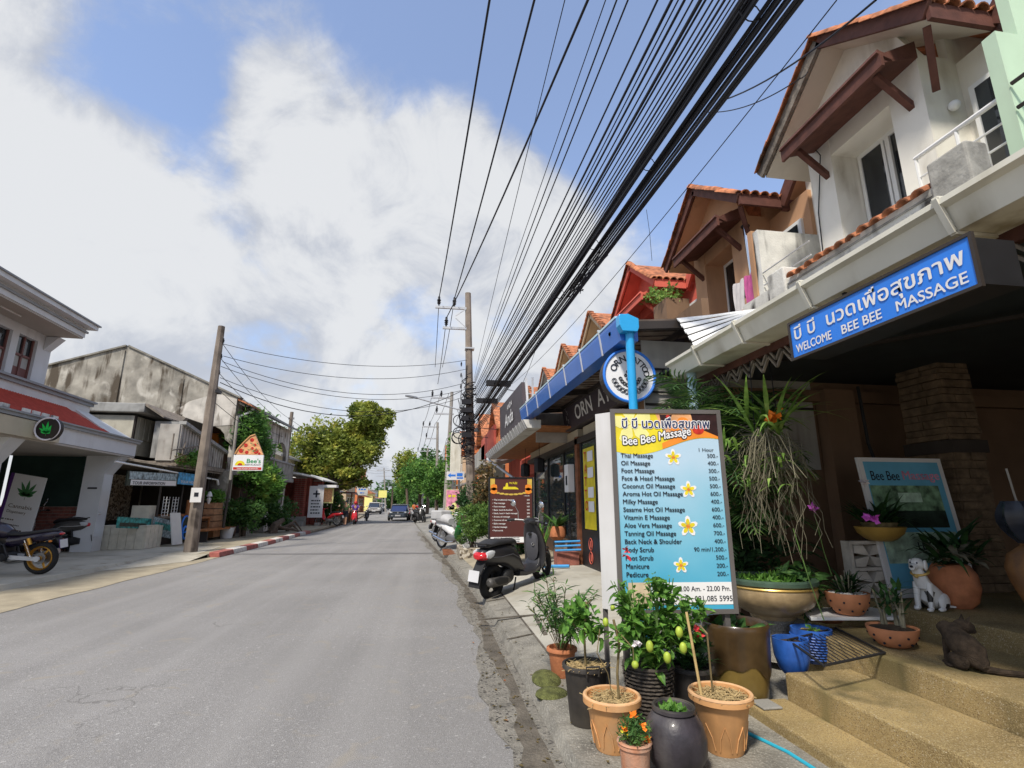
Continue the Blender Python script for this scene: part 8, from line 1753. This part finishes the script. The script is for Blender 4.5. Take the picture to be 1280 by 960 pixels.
p = pole('far pole with crossarms beside the reddish building on the left', (-8.0, 95, .1), (-8.711,95,7.77), .3, .2, 'pole_grey'); tp = Vector((-8.711,95,7.77)); put('crossarm', MB().box((tp.x-1.2, 94.9, tp.z-.5), (tp.x+1.2, 95, tp.z-.35)), 'galv', p); put('crossarm', MB().box((tp.x-1.2, 94.9, tp.z-1.5), (tp.x+1.2, 95, tp.z-1.4)), 'galv', p)
NW = [0]
def line(lab, A, B, r=.012, C_y=-14, sagmid=0, group=None, n=20, name='power_line', ext=True, nseg=5):
    """a line hung from A, passing through B, running on to the pole behind the camera"""
    A = Vector(A); B = Vector(B)
    if ext:
        t = (B.y-A.y)/(C_y-A.y); E = A+(B-A)*(1/t); E.z = A.z; s = (A.z-B.z)/(4*t*(1-t)); pts = wire(A, E, s, n)
    else: pts = wire(A, B, sagmid, n)
    o = put(name, MB().tube(pts, r, nseg, False), 'cable'); tag(o, lab, 'cable' if name != 'power_line' else 'power line', group); return o
for A, B, lb in (((.0, 21.55, 10.45), (0.654,6.761,9.6), 'thick black high voltage line, leftmost of three overhead'), ((.68, 21.55, 10.45), (1.403,6.731,9.7), 'thick black high voltage line, middle of three overhead'), ((.35, 21.55, 9.5), (1.981,5.712,8.6), 'thick black high voltage line, rightmost of three overhead')): line(lb, A, B, .022)
# telecom cables fanning up to the right
TOPS = [((1.394,4.87,7.5), 6.8, .006), ((1.73,4.395,7), 6.7, .006), ((1.786,4.217,6.8), 6.6, .009), ((1.87,4.12,6.7), 6.5, .009), ((1.971,3.681,6.2), 6.3, .010), ((2.062,3.582,6.1), 6.2, .014), ((2.075,3.495,6), 6.1, .007), ((2.133,3.487,6), 6.0, .012), ((2.157,3.398,5.9), 5.9, .008), ((2.177,3.311,5.8), 5.9, .016), ((2.219,3.304,5.8), 5.8, .010), ((2.228,3.218,5.7), 5.7, .008), ((2.228,3.134,5.6), 5.7, .008), ((2.219,3.05,5.5), 5.6, .010), ((2.264,3.043,5.5), 5.6, .007), ((2.245,2.962,5.4), 5.5, .006), ((2.224,2.88,5.3), 5.4, .009), ((2.261,2.874,5.3), 5.3, .007), ((2.231,2.794,5.2), 5.2, .006), ((2.257,2.621,5), 5.0, .012), ((2.302,2.614,5), 4.9, .014), ((2.264,2.535,4.9), 4.8, .012), ((2.302,2.529,4.9), 4.75, .010), ((2.261,2.451,4.8), 4.6, .012), ((2.304,2.444,4.8), 4.5, .013), ((2.33,2.44,4.8), 4.4, .012), ((2.346,2.438,4.8), 4.3, .010)]
for i, (B, za, r) in enumerate(TOPS): line({0: 'thinnest cable of the fan, leftmost, beside the high voltage lines', 1: 'thin cable, second from the left of the fan over the pavement', 2: 'thin cable, third from the left of the fan over the pavement', 26: 'rightmost cable of the fan, below the thick bundle'}.get(i, 'thin black telecom cable in the fan of cables rising to the upper right'), (1.62+.02*i/4, 21.4, za), B, r*1.15, group='telecom cables over the right pavement', name='telecom_cable')
# the thick strapped bundle
bd = thing('cable_bundle', 'very thick strapped bundle of black cables rising to the upper right', 'cable', (1.7, 21, 5)); m = MB(); A = Vector((1.68, 21.3, 4.95)); B = Vector((2.209,2.671,5.05)); t_ = (B.y-A.y)/(-14-A.y); E = A+(B-A)*(1/t_); E.z = A.z; s = (A.z-B.z)/(4*t_*(1-t_)); cen = wire(A, E, s, 40)
for k in range(15):
    dx, dz = U(-.13, .13), U(-.07, .07); f1, f2 = U(.5, 1.4), U(0, 6)
    m.tube([c+Vector((dx*(.55+.45*math.sin(i*.13*f1+f2)), 0, dz+U(-.006, .006))) for i, c in enumerate(cen)], U(.009, .016), 6, False)
put('strands', m, 'cable', bd, kind='stuff'); m = MB()
for i, c in enumerate(cen[:-1]):
    if i % 2: m.ring(c, (0, 1, 0), .085, .006, 12, 4)
put('straps', m, 'cable', bd, kind='stuff'); m = MB()
for y in (17.5, 15.4):
    q = min(cen, key=lambda c: abs(c.y-y)); put('support_bar', MB().box((q.x-.35, q.y-.08, q.z+.0), (q.x+.4, q.y+.08, q.z+.16)), 'cable', bd); put('support_rod', MB().tube([(q.x+.3, q.y, q.z+.05), (2.15, q.y+.0, q.z-.1), (3.4, q.y, q.z-.3)], .015, 5), 'galv', bd)
q = min(cen, key=lambda c: abs(c.y-7.5)); m = MB()
for i in range(14): a = U(0, 6.28); m.tube([q+Vector((.12, U(-1, 1), -.05)), q+Vector((.16+.1*math.cos(a), U(-1, 1), -.1+.1*math.sin(a))), q+Vector((.12, U(-1, 1), 0))], .007, 4, False)
put('spliced_loops', m, 'cable', bd, kind='stuff')
# branches off to the houses and across the street
for lb, pts, r in (('service cable dropping from the bundle to the white house gable', ((4.442,7,8.136), (4.221,4.6,6.509)), .008), ('thin cable slanting from the sky to the red house', ((3.043,20,6.241), (3.429,3.2,5.894)), .006)):
    o = put('service_cable', MB().tube(wire(pts[0], pts[1], .15 if 'house gable' in lb else .3, 16), r, 5, False), 'cable'); tag(o, lb, 'cable')
o = put('service_cable', MB().tube(wire((4.221,4.6,6.509), (5.0, 5.3, 7.4), .02, 6).copy(), .008, 5, False), 'cable'); tag(o, 'short cable end fixed under the eave of the white house', 'cable')
o = put('service_cable', MB().tube(wire((3.599,3,5.689), (4.155,6,7.447), .12, 10), .011, 5, False), 'cable'); tag(o, 'black cable sagging across the top right sky to the bundle', 'cable')
o = put('hanging_wire', MB().tube([(4.193,9,7.454), (4.23,9,6.944), (4.475,9.5,6.567)], .005, 4, False), 'cable'); tag(o, 'loose wire hanging down in front of the red gable', 'cable')
o = put('service_cable', MB().tube(wire((2.985,14,6.418), (2.83,16,5.441), .1, 8)+wire((2.83,16,5.441), (2.2, 15, 4.4), .1, 4), .007, 5, False), 'cable'); tag(o, 'looping cable from the bundle to the dark sign panel', 'cable')
XL = [((-7.074,17.6,6.7), (1.3, 21.5, 7.6), .5), ((-7.024,17.6,6.286), (1.3, 21.5, 7.2), .6), ((-7.026,17.6,6.093), (1.3, 21.5, 6.6), .8), ((-7.055,17.6,5.927), (1.3, 21.5, 6.3), .75), ((-7.034,17.6,5.546), (1.3, 21.5, 6.0), .9)]
for i, (a, b_, s) in enumerate(XL): line(['topmost', 'second highest', 'middle', 'fourth', 'lowest'][i]+' thin cable sagging across the street between the left pole and the centre pole', a, b_, .010, ext=False, sagmid=s, group='cables crossing the street', name='telecom_cable')
line('thicker cable curving up across the street to the lamp arm', (-7.014,17.6,5.385), (1.1, 21.4, 6.2), .014, ext=False, sagmid=1.1, name='telecom_cable')
for k in range(5): line(['topmost', 'second highest', 'middle', 'fourth from the top', 'lowest'][k]+' cable running along the left side between the two brown poles', (T1.x+.1, T1.y, T1.z-.6-.5*k), (T2.x, T2.y, T2.z-.5-.4*k), .010, ext=False, sagmid=.3, group='cables between the left poles', name='telecom_cable')
for k in range(4): line(['topmost', 'second', 'third', 'lowest'][k]+' of four cables running on from the second left pole towards the big tree', (T2.x, T2.y, T2.z-.5-.4*k), (-7.9, 95, 8.0-.3*k), .012, ext=False, sagmid=1.0, group='cables beyond the second left pole', name='telecom_cable')
for k, (a, b_) in enumerate((((.0, 21.55, 10.45), (-.1, 31.5, 9.9)), ((.68, 21.55, 10.45), (.35, 31.5, 9.9)), ((.35, 21.55, 9.5), (.1, 31.5, 8.8)))): line('high voltage line running on from the centre pole down the street', a, b_, .016, ext=False, sagmid=.25, group='high voltage lines beyond the centre pole')
f2 = Vector((0.235,44,8.319)); f1 = Vector((0.996,31.5,8.32)); f3 = Vector((-0.723,64,8.212))
for k in range(3): line('high voltage line between the far poles', (f1.x-1.2+.5*k, f1.y, f1.z-.1), (f2.x-1.2+.5*k, f2.y, f2.z-.1), .015, ext=False, sagmid=.3, group='high voltage lines between the far poles'); line('high voltage line between the farthest poles', (f2.x-1.2+.5*k, f2.y, f2.z-.1), (f3.x-1.2+.5*k, f3.y, f3.z-.1), .02, ext=False, sagmid=.4, group='high voltage lines between the farthest poles')
for k in range(4): line(['topmost', 'second', 'third', 'lowest'][k]+' of four low cables from the centre pole to the next pole', (1.4, 21.6, 5.6-.3*k), (.75, 31.5, 5.4-.25*k), .014, ext=False, sagmid=.3, group='low cables beyond the centre pole', name='telecom_cable'); line(['topmost', 'second', 'third', 'lowest'][k]+' of four low cables between the poles farther down the right side', (.75, 31.5, 5.4-.25*k), (.4, 44, 5.3-.25*k), .014, ext=False, sagmid=.4, group='low cables farther down the right side', name='telecom_cable')
m = MB()
for i in range(420):
    y = U(2.5, 16); x = kr(y)-abs(rnd.gauss(0, .16))-.02 if rnd.random() < .7 else kr(y)+U(.02, .3); z = .014 if x < kr(y) else gz(x, y)+.01; a = U(0, 6.28); l = U(.008, .03)
    m.quad((x, y, z), (x+l*math.cos(a), y+l*math.sin(a), z+.004), (x+l*1.5*math.cos(a+.5), y+l*1.5*math.sin(a+.5), z), (x+l*.6*math.cos(a+1.4), y+l*.6*math.sin(a+1.4), z+.002))
o = put('leaf_litter', m, 'leaf_brown', kind='stuff'); o['label'] = 'dry leaf crumbs along the right kerb'; o['category'] = 'litter'
bpy.data.objects.remove(PROTO)
